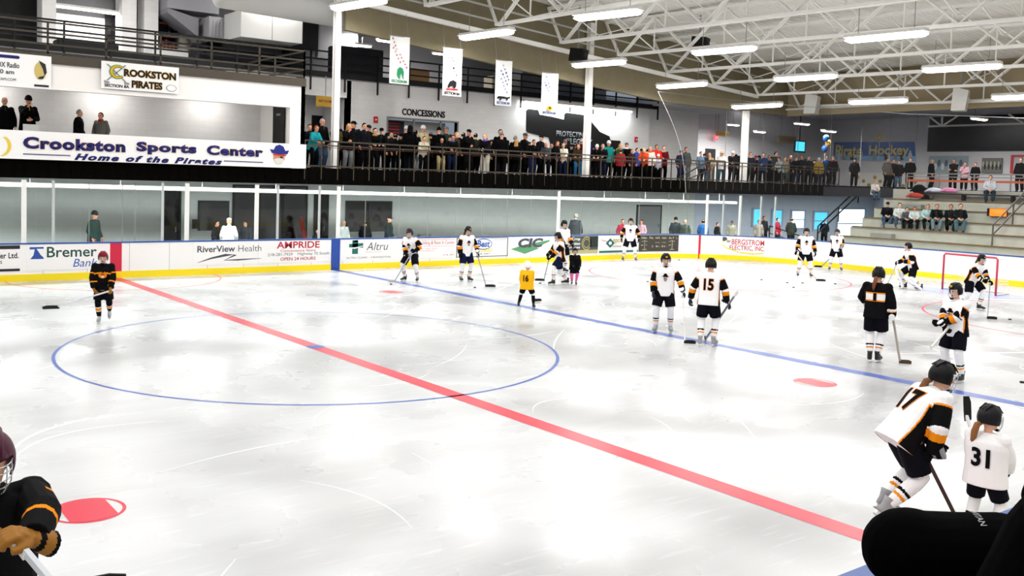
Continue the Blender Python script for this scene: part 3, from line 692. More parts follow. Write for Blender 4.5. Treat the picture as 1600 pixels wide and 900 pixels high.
# scoreboard hung over the walkway
SX = 44.0
P = [onX(x, y, SX) for x, y in ((1451, 199), (1660, 198), (1660, 238), (1451, 237))]; sb = thing('scoreboard', 'large unlit black scoreboard hung over the walkway', 'scoreboard', P[0])
hy = P[0].y-P[1].y; hz = P[0].z-P[3].z
obj('panel', bx(0, .25, -hy, 0, -hz, 0), mat('flat scoreboard black', '#020203', .9, spec=.02), sb); f = B(); box(f, -.04, 0, -hy, 0, -.05, 0); box(f, -.04, 0, -hy, 0, -hz, -hz+.05); box(f, -.04, 0, -.05, 0, -hz, 0); obj('bezel', f, M_DARK, sb)
P2 = [onX(x, y, SX+.4) for x, y in ((1453, 183), (1660, 180), (1660, 198), (1453, 198))]
pb = thing('dark_opening_panel', 'black panel for the dark opening with white steel braces above the scoreboard', 'panel', P2[0]); hy2 = P2[0].y-P2[1].y; hz2 = P2[0].z-P2[3].z
obj('panel', bx(0, .1, -hy2, 0, -hz2, 0), M_BLACK, pb)  # black sheet put in for the shade of an opening
f = B(); bar(f, (-.1, 0, -hz2), (-.1, -hy2, -hz2), .12); obj('beam', f, M_TRUSS, pb)
for y0, y1 in ((-.05, -.75), (-.75, -.75), (-1.6, -.75), (-4.2, -5.0)): obj('brace', bar(B(), (-.1, y0, 0), (-.1, y1, -hz2), .08), M_TRUSS, pb)
# ---------------------------------------------------------------- broadcast booth
BY = 12.98
def bz(x, y): return onY(x, y, BY).z
bt = B(); box(bt, -14, 6.25, BY, BY+.15, 5.52, 6.2); box(bt, 5.8, 6.25, BY, BY+.4, 3.45, 5.52); box(bt, 6.1, 6.25, BY, 17.9, 3.45, 6.2)
box(bt, -14, 6.25, BY+.1, 16.2, 6.12, 6.2)
struct('wall_booth', bt, M_CREAM)
f = B(); box(f, -14, 5.8, BY-.05, BY+.2, 5.47, 5.6); box(f, 5.68, 5.8, BY-.05, BY+.2, 4.2, 5.47); struct('trim_3', f, M_CREAM)
struct('wall_booth_back', bx(-14, 6.1, 16.2, 16.35, 3.45, 6.2), M_WALL)
struct('trim_4', bx(-14, 6.25, BY-.06, BY+.2, 6.2, 6.46), M_BROWN)
A = onX(428, 166, 6.09); D = onX(446, 166, 6.09); d7 = struct('door_7', bx(6.06, 6.1, D.y, A.y, 3.45, A.z), M_BLACK); obj('door_plate', bx(6.04, 6.06, (A.y+D.y)/2-.15, (A.y+D.y)/2+.15, A.z-.35, A.z-.28), M_GREY, d7)
A = onX(452, 170, 6.09); D = onX(456.5, 170, 6.09); struct('window_5', bx(6.06, 6.1, D.y, A.y, 4.3, A.z), M_DGREY)
sgn = thing('banner_sign', 'long white booth sign with navy lettering and a pirate head emblem', 'sign', (0, BY-.12, 3.46))
obj('panel', bx(-14, 5.84, -.04, .1, 0, .8), M_BOARD, sgn); obj('end_panel', bx(5.84, 6.25, -.03, .1, 0, .8), M_CREAM, sgn)
SGY = BY-.165
def sg_text(s_, x0, y0, x1, y1, m, bold, shear=0, sp=1.0, lift=0, dz=0):
    t = wall_text('lettering', s_, x0, y0, x1, y1, SGY-lift, m, None, bold=bold, shear=shear, spacing=sp)
    for v in t.data.vertices: v.co -= sgn.location; v.co.z += dz
    t.parent = sgn; return t
GO = mat('orange gold outline', '#d9a06a', .6)
for lift, m, ex in ((0, GO, .015), (.012, M_NAVY, 0)):
    sg_text('Crookston', 36, 213+0, 196, 232, m, .05+ex, 0, 1.12, lift); sg_text('Sports', 213, 221, 307, 240.5, m, .05+ex, 0, 1.12, lift); sg_text('Center', 323, 226.5, 411, 242, m, .05+ex, 0, 1.12, lift)
sg_text('Home of the Pirates', 116, 239.5, 347, 250, M_NAVY, .05, .35, 1.25)
for x0, x1, y in ((36, 110, 240.5), (350, 411, 251.5)):
    p, q = onY(x0, y, SGY), onY(x1, y, SGY); obj('rule', bx(p.x, q.x, SGY-.01-sgn.location.y, SGY-sgn.location.y, p.z-.012-3.46, p.z+.012-3.46), M_NAVY, sgn)
def sg_poly(pts, m, name='emblem', lift=0.0):
    bm = B(); bm.faces.new([bm.verts.new(onY(x, y, SGY-lift)-sgn.location) for x, y in pts])
    g = bmesh.ops.extrude_face_region(bm, geom=bm.faces[:])
    for v in g['geom']:
        if isinstance(v, bmesh.types.BMVert): v.co.y += .01
    bmesh.ops.recalc_face_normals(bm, faces=bm.faces[:]); return obj(name, bm, m, sgn)
SKINP = mat('painted skin', '#c98f6a', .6)
sg_poly([(428, 240), (444, 241), (445, 250), (441, 254), (431, 254), (427, 248)], SKINP, 'emblem_face', .004)
sg_poly([(422, 233), (425, 239), (437, 241), (449, 241), (452, 235), (446, 236), (443, 229), (437, 226), (431, 228), (428, 234)], mat('emblem blue', '#1b2a7c', .6), 'emblem_hat', .012)
sg_poly([(427, 240), (447, 242), (447, 244), (427, 242)], M_RED, 'emblem_band', .016)
sg_poly([(428, 249), (434, 247), (439, 247), (445, 250), (440, 256), (432, 256)], mat('emblem beard', '#d8d4cc', .6), 'emblem_beard', .016)
sg_poly([(438, 244.5), (442, 245), (441.5, 247.5), (438, 247)], M_BLACK, 'emblem_patch', .02)
for r_, w_ in ((17, 5),):
    P = [(1+r_*math.cos(t), 228+r_*.95*math.sin(t)) for t in np.linspace(-1.1, 1.5, 14)]; P2_ = [(-2+(r_-3)*math.cos(t), 228+(r_-1)*.95*math.sin(t)) for t in np.linspace(1.5, -1.1, 14)]
    sg_poly(P+P2_, mat('crescent yellow', '#e4c44a', .6), 'emblem_crescent')
# booth interior details
lt = thing('laptop', 'open white laptop on the booth counter before the man in the yellow lettered sweater', 'laptop', onY(50, 206, 14.2)); obj('screen', bx(-.25, .2, -.01, .01, 0, .22), M_WHITEL, lt); obj('base', bx(-.25, .2, -.2, 0, -.02, 0), M_GREY, lt)
ct = struct('slab_counter', bx(-14, 5.8, 13.6, 14.5, 4.02, 4.08), M_GREY)
# hanging banners on the booth header
def head_banner(label, x0, y0, x1, y1):
    p, q = onY(x0, y0, BY-.02), onY(x1, y0, BY-.02); b = onY(x0, y1, BY-.02)
    t = thing('banner_sign', label, 'banner', (p.x, BY-.1, b.z)); t['w'] = q.x-p.x; t['h'] = p.z-b.z
    obj('panel', bx(0, t['w'], -.02, .01, 0, t['h']), M_BOARD, t); return t
def bt_text(t, s_, u0, u1, v0, v1, m, bold=.03, shear=0, lift=.0):
    w, h = t['w'], t['h']
    return sign_text('lettering', s_, V((u0*w, -.021-lift, v0*h)), X_, Z_, (u1-u0)*w, (v1-v0)*h, m, t, bold, shear)
def bt_poly(t, pts, m, name='emblem', lift=0, th=.01):
    bm = B(); prism(bm, pts, lambda u, v, w: V((u*t['w'], -.022-lift-w, v*t['h'])), th); bmesh.ops.recalc_face_normals(bm, faces=bm.faces[:]); return obj(name, bm, m, t)
t = head_banner('white section banner with black and gold pirate lettering on the booth header', 157, 95, 278, 138)
for lift, m, bo_ in ((0, M_GOLD, .07), (.01, M_TXTBLACK, .035)):
    bt_text(t, 'ROOKSTON', .28, .96, .5, .78, m, bo_, 0, lift); bt_text(t, 'PIRATES', .38, .78, .1, .38, m, bo_, 0, lift)
for lift, m, r_ in ((0, M_GREEN, .0), (.01, M_GOLD, -.012)):
    P = [(.2+(.105+r_)*math.cos(a_), .64+(.26+r_*2)*math.sin(a_)) for a_ in np.linspace(.75, 5.5, 20)]; Q = [(.21+(.06-r_)*math.cos(a_), .64+(.16-r_*2)*math.sin(a_)) for a_ in np.linspace(5.5, .75, 20)]
    bt_poly(t, P+Q, m, 'emblem_letter', lift+.01)
for u0, v0, u1, v1 in ((.07, .9, .3, .3), (.3, .9, .07, .3)):
    bt_poly(t, [(u0-.012, v0), (u0+.012, v0), (u1+.012, v1), (u1-.012, v1)], M_GREY, 'crossed_stick')
for u_ in (.05, .3): bt_poly(t, [(u_-.02, .3), (u_+.05, .26), (u_+.05, .2), (u_-.01, .2)], M_GREY, 'crossed_stick')
bt_text(t, 'SECTION 8A', .04, .35, .07, .18, M_TXTBLACK, .03)
bt_poly(t, [(.9+.07*math.cos(a_), .2+.13*math.sin(a_)) for a_ in np.linspace(0, 6.1, 18)], M_GREY, 'oval'); bt_poly(t, [(.9+.06*math.cos(a_), .2+.11*math.sin(a_)) for a_ in np.linspace(0, 6.1, 18)], M_BOARD, 'oval', .01)
t = head_banner('white radio banner with a gold portrait in headphones at the photo edge', -60, 76, 79, 130)
bt_text(t, 'KROX Radio', .3, .63, .56, .72, GT, .02); bt_text(t, '1260 am', .3, .57, .37, .5, GT, .02); bt_text(t, 'KROXAM.COM', .3, .59, .17, .25, GT, .0)
bt_poly(t, [(.2, .84), (.62, .84), (.635, .88), (.62, .93), (.2, .93)], M_NAVY, 'name_bar'); bt_poly(t, [(.8, .06), (.97, .06), (.97, .12), (.8, .12)], M_DGREY, 'name_bar')
bt_poly(t, [(.87+.07*math.cos(a_), .54+.27*math.sin(a_)) for a_ in np.linspace(0, 6.0, 18)], mat('portrait gold', '#c9b46a', .6), 'portrait'); bt_poly(t, [(.85, .85), (.93, .75), (.945, .5), (.92, .4), (.9, .6), (.87, .74)], M_DGREY, 'portrait_headphones', .01); bt_poly(t, [(.84, .3), (.9, .3), (.92, .4), (.86, .36)], M_DGREY, 'portrait_beard', .01)
# railings of the upper floor
def railing(label, pts, zb, zt, m, rails=(0, .33, .66, 1.0), step=1.55, drop=0, thick=.05, beam=False, off=0):
    t = thing('floor_railing', label, 'railing', pts[0])
    for a_, b_ in zip(pts, pts[1:]):
        a_, b_ = V(a_), V(b_); L = (b_-a_).length
        for r_ in rails:
            z = zb+(zt-zb)*r_; obj('rail', bar(B(), V((a_.x, a_.y, z))-pts[0], V((b_.x, b_.y, z))-pts[0], thick), m, t)
        if beam: obj('kick_beam', bar(B(), V((a_.x, a_.y, zb))-pts[0], V((b_.x, b_.y, zb))-pts[0], .1, .22), m, t)
        k = max(1, int(L/step))
        for i in range(k+1):
            p = a_.lerp(b_, i/k); obj('post', bar(B(), V((p.x, p.y+off, zb-drop))-pts[0], V((p.x, p.y+off, zt))-pts[0], thick), m, t)
    return t
railing('bronze railing over the white booth header', [V((-10, BY+.05, 6.46)), V((6.22, BY+.05, 6.46)), V((6.22, 17.6, 6.46))], 6.5, 7.38, M_RAIL, (0.02, .3, .65, 1), 1.55, .04)
railing('black railing along the upper floor over the concession wall', [V((-8, LY-.12, 7.25)), V((28.8, LY-.12, 7.25))], 7.25, 8.15, M_RAILB, (.35, .65, 1), 1.5, .65, .06, True, -.06)
# upper floor rooms
UY = 21.5
struct('slab_upper', bx(-14, 28.8, LY-.05, 24, 7.1, 7.2), M_WALLG)
struct('wall_upper_back', bx(-14, 28.8, UY, UY+.2, 7.2, 12), mat('grey upper wall', '#8f8f93', .8))
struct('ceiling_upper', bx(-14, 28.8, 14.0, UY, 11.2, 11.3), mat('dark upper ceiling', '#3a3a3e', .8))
def up(nm, x0, y0, x1, y1, Y, dep, m):
    a_, b_, c_ = onY(x0, y0, Y), onY(x1, y0, Y), onY(x0, y1, Y); return struct(nm, bx(a_.x, b_.x, Y, Y+dep, c_.z, a_.z), m)
up('dark_opening_1', -60, -30, 66, 84, 20.8, .6, M_BLACK)  # black slab painted in for the shade inside an open bay
up('pillar_1', 66, -30, 88, 82, 20, .8, M_WALL)
up('wall_upper_room', 88, 20, 164, 92, 21.3, .15, M_WALL)
up('window_4', 165, 22, 184, 92, 21.2, .1, M_DARK)
up('pillar_2', 191, -30, 214, 92, 20, .8, M_WALL); up('pillar_3', 226, -30, 248, 92, 20, .8, M_WALL)
up('dark_gap_1', 214, -30, 226, 92, 20.8, .3, M_DARK); up('dark_gap_2', 248, -30, 264, 100, 20.8, .3, M_BLACK)  # dark slabs put in for the shade of the gaps beside the pillars
up('dark_opening_2', 473, 28, 498, 76, 19.6, .3, M_DARK)  # dark slab stands in for the shade of an opening
up('wall_upper_panel', 498, 30, 560, 90, 19.8, .3, mat('grey upper wall light', '#a9a9ac', .8))
def upthing(name, label, cat, x0, y0, x1, y1, Y, build):
    a_, b_, c_ = onY(x0, y0, Y), onY(x1, y0, Y), onY(x0, y1, Y); t = thing(name, label, cat, (a_.x, Y, c_.z)); build(t, b_.x-a_.x, a_.z-c_.z); return t
def b_rack(t, w, h):
    for z in (0.05, .5, .95): obj('shelf', bx(0, w, 0, .6, z*h-.03, z*h+.03), M_SHELF, t)
    for x in (0, w): obj('upright', bx(x-.03, x+.03, 0, .6, 0, h), M_DARK, t)
    for k in range(5): obj('carton', bx(w*k/5+.02, w*(k+1)/5-.04, .1, .5, .08*h, (.25+.08*(k % 3))*h), mat('rust carton', '#7a3218', .7), t)
upthing('storage_rack', 'dark storage rack of rust red cartons on the upper floor', 'rack', 248, 33, 276, 78, 20.3, b_rack)
def b_tank(t, w, h):
    obj('tank', tube(B(), [(w/2, .5, 0), (w/2, .5, h*.05), (w/2, .5, h*.9), (w/2, .5, h)], [w*.4, w*.5, w*.5, w*.35], 20), mat('pale tan tank', '#b9b4a6', .35), t, True); obj('pipe', tube(B(), [(w/2, .5, h), (w/2, .5, h+.5), (w*1.6, .5, h+.6)], .07, 8), M_GREY, t, True)
upthing('water_tank', 'pale upright tank beside the storage rack on the upper floor', 'tank', 280, 20, 305, 80, 20.2, b_tank)
def b_ahu(t, w, h):
    obj('casing', bx(0, w, 0, 1.6, 0, h), M_DUCT, t)
    for xx in (.1, w-.1): obj('hanger', bar(B(), (xx, .8, h), (xx, .8, 11.2-t.location.z), .03), M_GREY, t)
    for k in range(1, 3): obj('seam', bx(w*k/2-.01, w*k/2+.01, -.012, 0, 0, h), M_GREY, t)
    obj('seam', bx(0, w, -.012, 0, h*.97, h*.985), M_GREY, t)
upthing('air_handler', 'white air handler box hanging under the big duct', 'air handler', 377, 15, 473, 57, 17.2, b_ahu)
def b_ahu2(t, w, h):
    obj('casing', bx(0, w, 0, 1.2, 0, h), mat('grey machine casing', '#9a9a9e', .6), t)
    for k in range(9): obj('louvre', bx(w*k/9+.03, w*(k+1)/9-.05, -.02, 0, .1*h, .85*h), mat('grey machine casing 2', '#a6a6aa', .6), t)
upthing('air_handler', 'grey ribbed machine casing left of the white air handler box', 'air handler', 327, 25, 376, 58, 18.8, b_ahu2)['label'] = 'grey ribbed machine casing beside the white air handler box'
def b_duct(t, w, h):
    obj('casing', bx(0, w, 0, 1.2, 0, h), mat('grey duct', '#8d8d93', .5), t); bm = B(); loft(bm, [[V((0, 0, 0)), V((0, 1.2, 0)), V((0, 1.2, -h*.2)), V((0, 0, -h*.2))], [V((w*.6, 0, -h*.3)), V((w*.6, 1.2, -h*.3)), V((w*.6, 1.2, -h*1.1)), V((w*.6, 0, -h*1.1))]]); bmesh.ops.recalc_face_normals(bm, faces=bm.faces[:]); obj('transition', bm, mat('grey duct 2', '#77777d', .5), t)
upthing('duct_box', 'grey boxed duct running under the upper roof above the tank', 'duct', 262, -25, 343, 12, 19.2, b_duct)
# big round duct with closed end beside the first column
a_, b_, c_ = onY(377, -10, 15.2), onY(556, 15, 15.2), onY(470, 26, 15.2)
du = thing('round_duct', 'big pale round duct ending beside the first white column', 'duct', (b_.x, 15.2, 9.6))
rd_ = .95; z0_ = onY(540, 42, 14.9).z+rd_
zl_ = onY(378, 14, 14.9).z+rd_
obj('body', tube(B(), [(onY(350, 10, 14.9).x-b_.x, 0, zl_-9.6), (-.5, 0, z0_-9.6), (-.12, 0, z0_-9.6), (0, 0, z0_-9.6)], [rd_, rd_, rd_, rd_*.82], 28), M_DUCT, du, True)
for k in range(4): obj('hanger', bar(B(), (-1-k*1.3, 0, 1.2), (-1-k*1.3, 0, 2.6), .03), M_GREY, du)
# dark shelving row and boxes behind the black railing
ubr = random.Random(11)
for k, (x0, x1, y0, y1, cc, lab) in enumerate(((334, 442, 53, 62, '#101014', 'long low black cabinet under the white air handler'), (452, 476, 58, 70, '#0c0c10', 'black round machine beside the dark upper opening'), (322, 402, 80, 94, '#15151a', 'dark padded bench behind the black upper railing'), (237, 295, 73, 84, '#c9c9c9', 'pale folded tarpaulin on the upper floor'), (90, 186, 60, 82, '#141418', 'dark long table in the lit upper room'), (525, 600, 70, 112, '#1a1a20', 'dark exercise machine row behind the first banner'), (640, 672, 108, 118, '#8c6a44', 'tan carton on the upper floor beyond the first banner'), (770, 800, 118, 128, '#b4aa98', 'pale crate on the upper floor between banners'), (800, 818, 100, 128, '#d0d0d0', 'white panel leaning by the third banner'))):
    Y = 20.4 if k == 0 else 18.9
    a1, b1, c1 = onY(x0, y0, Y), onY(x1, y0, Y), onY(x0, y1, Y); t = thing(('cabinet', 'machine', 'bench', 'tarpaulin', 'table', 'exercise_machine', 'carton', 'crate', 'panel')[k], lab, ('cabinet', 'machine', 'bench', 'tarpaulin', 'table', 'machine', 'carton', 'crate', 'panel')[k], (a1.x, Y, 7.2))
    z1_ = max(.3, a1.z-7.2); m_ = mat('upper item '+cc, cc, .6); w_ = b1.x-a1.x
    bm = B(); box(bm, 0, w_, 0, .7, z1_*.55 if k in (2, 4) else 0, z1_); bmesh.ops.bevel(bm, geom=bm.edges[:], offset=.03, segments=2, affect='EDGES'); obj('body', bm, m_, t)
    if k in (2, 4):
        for x in (.1, w_-.1): obj('leg', bx(x-.05, x+.05, .1, .6, 0, z1_*.55), M_DARK, t)
# ---------------------------------------------------------------- roof, bulkheads, joists
dk = B()
xs = [-30, -6, 36]
for a1, b1 in zip(xs, xs[1:]):
    za, zb_ = zr(a1)+1.65, zr(b1)+1.65
    box(dk, a1, b1, -26, 14.0, 0, 0.1)
    for v in dk.verts[-8:] if False else []: pass
dk.free(); dk = B(); R_ = []
for x in xs: z = zr(x)+1.65; R_.append([V((x, -26, z)), V((x, 14.0, z)), V((x, 14.0, z+.12)), V((x, -26, z+.12))])
loft(dk, R_); bmesh.ops.recalc_face_normals(dk, faces=dk.faces[:]); struct('ceiling', dk, M_DECK)
bk = B()
def slab_xz(bm, pts, y0, y1):
    prism(bm, pts, lambda u, v, w: V((u, y0+w, v)), y1-y0); bmesh.ops.recalc_face_normals(bm, faces=bm.faces[:])
slab_xz(bk, [(8.2, 8.41), (19.9, 7.43), (25, 7.05), (34.4, 7.0), (34.4, zr(34.4)+1.7), (8.2, zr(8.2)+1.7)], 13.8, 14.0); struct('wall_bulkhead', bk, M_BEIGE)
struct('wall_bulkhead_end', bx(34.2, 34.4, -26, 13.8, 6.98, zr(34.4)+1.7), M_TAN)
struct('trim_5', bx(34.05, 34.2, -26, 13.8, 7.28, 7.36), M_TRUSS)
sd = B(); slab_xz(sd, [(-14, 11.0), (8.2, 10.4), (8.2, zr(8.2)+1.7), (-14, zr(-14)+1.7)], 13.8, 14.0); struct('wall_bulkhead_upper', sd, mat('pale upper sheet', '#c6c6c6', .6))
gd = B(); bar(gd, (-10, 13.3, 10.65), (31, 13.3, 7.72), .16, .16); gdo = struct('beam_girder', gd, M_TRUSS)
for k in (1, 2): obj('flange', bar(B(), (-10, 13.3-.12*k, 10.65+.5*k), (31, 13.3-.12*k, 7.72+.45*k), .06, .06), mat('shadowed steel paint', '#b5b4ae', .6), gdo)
struct('wall_near', bx(-30, 52, -26.2, -26, 0, 13), M_WALLG); struct('wall_west', bx(-30.2, -30, -26, 24, 0, 13), M_WALLG)
struct('wall_far_west', bx(-30, -14, 13.5, 13.7, 0, 13), M_WALLG)
TR = [(14.28, 9.2, 5.13, 9.09), (17.62, 8.88, -1.34, 8.65), (20.92, 8.70, -3.13, 8.32), (23.96, 8.27, -1.85, 8.0), (27.17, 8.03, -.49, 7.77), (30.54, 7.75, .9, 7.53), (33.9, 7.43, 2.36, 7.2), (11.0, 9.5, 5, 9.4), (7.7, 9.8, 5, 9.7), (4.4, 10.1, 5, 10.0), (1.1, 10.4, 5, 10.3)]
ordn = ['first', 'second', 'third', 'fourth', 'fifth', 'sixth', 'seventh', 'eighth', 'ninth', 'tenth', 'eleventh', 'twelfth', 'thirteenth', 'fourteenth', 'fifteenth', 'sixteenth', 'seventeenth', 'eighteenth', 'nineteenth']
tens = {20: 'twent', 30: 'thirt', 40: 'fort', 50: 'fift', 60: 'sixt', 70: 'sevent', 80: 'eight', 90: 'ninet'}
def ordinal(n):
    if n < 20: return ordn[n-1]
    t, u = n//10*10, n % 10
    return tens[t]+'ieth' if u == 0 else tens[t]+'y-'+ordn[u-1]
TR.sort(key=lambda q: -q[0])
for k, (X, zf, yn, zn) in enumerate(TR):
    sl = (zn-zf)/(yn-12.9)
    def zc(y): return zf+sl*(y-12.9)
    t = thing('roof_joist', 'white steel roof joist across the ice, %s from the tan end bulkhead' % ordinal(k+1), 'roof joist', (X, 12.9, zf), group='roof joists over the rink')
    def L(y, z): return (0, y-12.9, z-zf)
    ye = -20; dpt = 1.45
    bm = B()
    for dx in (-.07, .07): a_, b_ = V(L(12.9, zc(12.9))), V(L(ye, zc(ye))); bar(bm, a_+X_*dx, b_+X_*dx, .1, .1)
    obj('bottom_chord', bm, M_TRUSS, t)
    bm = B()
    for dx in (-.07, .07): a_, b_ = V(L(13.7, zc(13.7)+dpt)), V(L(ye, zc(ye)+dpt)); bar(bm, a_+X_*dx, b_+X_*dx, .1, .1)
    obj('top_chord', bm, M_TRUSS, t)
    bm = B(); y = 12.7; pn = 1.75; j = 0
    while y > ye+pn:
        za, zb_ = (zc(y), zc(y-pn)+dpt) if j % 2 == 0 else (zc(y)+dpt, zc(y-pn))
        for dx in (-.05, .05): bar(bm, V(L(y, za))+X_*dx, V(L(y-pn, zb_))+X_*dx, .07, .055)
        if j % 2 == 0: bar(bm, L(y-pn, zc(y-pn)), L(y-pn, zc(y-pn)+dpt), .045)
        y -= pn; j += 1
    bar(bm, L(12.9, zc(12.9)), L(13.75, zc(13.75)+dpt), .09)
    obj('web', bm, M_TRUSS, t)
# bridging between joists, in long runs
xsj = sorted(q[0] for q in TR)
for k, yy in enumerate((10.8, 6.8, 2.8, -1.2, -5.2)):
    t = thing('joist_bridging', 'thin white cross bridging between the roof joists, %s row from the girder' % ordinal(k+1), 'bridging', (xsj[0], yy, zr(xsj[0])), group='bridging rows')
    for p, q in zip(xsj, xsj[1:]):
        za, zb_ = zr(p), zr(q); o_ = V((xsj[0], yy, zr(xsj[0])))
        bm = B(); bar(bm, V((p, yy, za+.1))-o_, V((q, yy, zb_+1.35))-o_, .035); bar(bm, V((p, yy, za+1.35))-o_, V((q, yy, zb_+.1))-o_, .035); obj('brace', bm, M_TRUSS, t)
# ---------------------------------------------------------------- hall fixtures
def lampdata(nm, sx, sy, w, col=(1, .985, .96)):
    l = bpy.data.lights.new(nm, 'AREA'); l.shape = 'RECTANGLE'; l.size = sx; l.size_y = sy; l.energy = w; l.color = col; return l
HALL = lampdata('hall fixture light', .25, 2.3, LAMP_W)
def tube_light(P, Q, label, group='hall light fixtures', w=.5):
    c_ = (P+Q)/2; d = Q-P; L = d.length; rz = math.atan2(d.y, d.x)-math.pi/2
    t = thing('ceiling_light', label, 'ceiling light', c_, rz, group)
    bm = B(); loft(bm, [[V((-w/2, y, .0)), V((w/2, y, .0)), V((w*.3, y, .11)), V((-w*.3, y, .11))] for y in (-L/2, L/2)]); bmesh.ops.recalc_face_normals(bm, faces=bm.faces[:]); obj('housing', bm, M_WHITE, t)
    bm = B(); n_ = 8
    for k in range(1): tube(bm, [(0, -L/2, -.07), (0, -L/2+.12, -.07), (0, L/2-.12, -.07), (0, L/2, -.07)], [(w*.3, .03), (w*.5, .085), (w*.5, .085), (w*.3, .03)], 12, side=X_)
    obj('diffuser', bm, M_TUBE, t, True)
    for y in (-L*.35, L*.35): obj('hanger', bar(B(), (0, y, .1), (0, y, .95), .015), M_GREY, t)
    lo = bpy.data.objects.new('lamp', HALL); C.objects.link(lo); lo.parent = t; lo.location = (0, 0, -.17)
    return t
def on_roof(x, y, off=-.75):
    P = onZ(x, y, 8)
    for _ in range(30): P = onZ(x, y, zr(P.x)+off)
    return P
rows = [('along the girder', [((522, 10), (600, -1)), ((722, 57), (799, 47)), ((897, 100), (975, 95)), ((1029, 134), (1102, 129)), ((1146, 166), (1220, 162))]),
        ('in the middle row', [((900, 25), (1000, 16)), ((1084, 80), (1180, 73)), ((1212, 122), (1306, 117)), ((1328, 158), (1417, 155))]),
        ('in the row over the goal side', [((1323, 60), (1448, 49)), ((1443, 107), (1564, 101)), ((1551, 151), (1650, 147))])]
for rn, L_ in rows:
    for k, (p, q) in enumerate(L_): tube_light(on_roof(*p), on_roof(*q), 'long lit hall fixture %s, %s from the booth side' % (rn, ordinal(k+1)))
hid = 0
for X in (-20, -12, -4, 4, 12, 19, 26):
    for Y in (-22, -14.5, -8, -3, 3.5, 10):
        P, Q = V((X, Y, zr(X)-.35)), V((X, Y-2.4, zr(X)-.35))
        ok = True
        for p in (P, Q):
            x, y, z = pix(p)
            if z > .1 and -60 < x < 1660 and -40 < y: ok = False
        if ok: hid += 1; tube_light(P, Q, 'long lit hall fixture above the near seats, outside the photo')
for k, (x, y, Y, cc, lab, m) in enumerate(((1095, 67, 9.5, 1, 'black loudspeaker hung under the joists beside a lit fixture', M_BLACK), (905, 85, 12.4, 1, 'black loudspeaker on the girder above the second white column', M_BLACK), (1270, 162, 9.2, 0, 'white loudspeaker box under the far joists, nearer the netting', M_WHITE), (1502, 155, 3.4, 0, 'white loudspeaker box under the far joists above the black scoreboard', M_WHITE))):
    p = onY(x, y, Y) if k != 3 else onX(x, y, 33.2)
    if k == 2: p = onX(x, y, 33.2)
    t = thing('loudspeaker', lab, 'loudspeaker', p, math.radians(20), 'hall loudspeakers'); w_ = .32 if cc else .4; h_ = .26 if cc else .5
    bm = B(); loft(bm, [[V((-w_, -.2, -h_)), V((w_, -.2, -h_)), V((w_*.8, .35, -h_)), V((-w_*.8, .35, -h_))], [V((-w_*.85, -.3, h_*.7)), V((w_*.85, -.3, h_*.7)), V((w_*.7, .3, h_)), V((-w_*.7, .3, h_))]]); bmesh.ops.recalc_face_normals(bm, faces=bm.faces[:]); obj('cabinet', bm, m, t)
    bm = B(); tube(bm, [(0, -.33, -.05), (0, -.24, -.05)], [.12, .17], 14); obj('horn', bm, M_DGREY if cc else M_DUCT, t, True); obj('bracket', bar(B(), (0, .05, h_*.8), (0, .05, h_+1.9), .05), M_GREY, t)
# lobby, booth, corridor, upper fixtures
def small_light(P, L, label, power, horiz=True, size=.3, group='lobby light fixtures', rz=0, col=(1, .97, .93)):
    t = thing('ceiling_light', label, 'ceiling light', P, rz, group)
    obj('housing', bx(-L/2, L/2, -.15, .15, 0, .08), M_WHITE, t); bm = B(); tube(bm, [(-L/2, 0, -.02), (-L/2+.06, 0, -.02), (L/2-.06, 0, -.02), (L/2, 0, -.02)], [(.03, .06), (.04, .14), (.04, .14), (.03, .06)], 10, side=Z_); obj('diffuser', bm, M_TUBE, t, True)
    obj('hanger', bar(B(), (0, 0, .08), (0, 0, max(.12, (8.0-P[2]) if P[0] > 34.4 else (7.3-P[2]) if 28 < P[0] and P[1] > 14 else .35)), .02), M_GREY, t)
    if power:
        lo = bpy.data.objects.new('lamp', lampdata('small light', L, .25, power, col)); C.objects.link(lo); lo.parent = t; lo.location = (0, 0, -.09)
    return t
for k, (x, y, z) in enumerate(((1146, 195, 6.9), (1187, 206, 6.6), (1253, 193.5, 6.9), (1295, 205, 6.6))):
    P = onZ(x, y, z); small_light(P, .9 if k < 2 else 1.2, 'small lit ceiling fixture in the far lobby, %s from the third column' % ordinal(k+1), 230)
for X, Y in ((38, 6), (44, -2), (41, -10), (46, 10)): small_light(V((X, Y, 6.8)), 1.2, 'lit fixture above the end walkway, outside the photo or behind the bulkhead', 260)
for x, y, L_ in ((102, 10.5, 1.2), (150, 16.5, 1.0), (175, 20, 1.0)): small_light(onY(x, y, 20.6), L_, 'lit tube in the upper room, %s from the black opening' % ordinal(1+(x > 120)+(x > 160)), 22, group='upper floor lights')
for x, y in ((566, 71), (603, 64), (689, 84), (560, 48)): small_light(onY(x, y, 19.4), .85, 'lit tube over the upper floor behind the banners, %s by distance along it' % ordinal(1+[560, 566, 603, 689].index(x)), 70, group='upper floor lights')
for X in (-3, 2, 7): small_light(V((X, 16.6, 10.8)), 1.2, 'added unseen upper floor tube above the ducts', 170, group='upper floor lights')  # tubes added out of view to brighten the upper floor
for X in (-7, -3, .5, 4): small_light(V((X, 15.4, 6.05)), 1.2, 'booth ceiling tube hidden above the opening', 20, group='booth lights')
for X in range(-12, 51, 3): small_light(V((X, 14.3, 3.0)), 2.4, 'added unseen corridor tube under the balcony slab', 150, group='added corridor lights', col=(.95, 1, .98))  # hidden tubes added to brighten the corridor wall and pipe
for X in (12, 17, 22, 27): small_light(V((X, 15.2, 6.95)), 1.2, 'lobby tube hung before the concession wall above view', 0, group='lobby light fixtures') if False else None
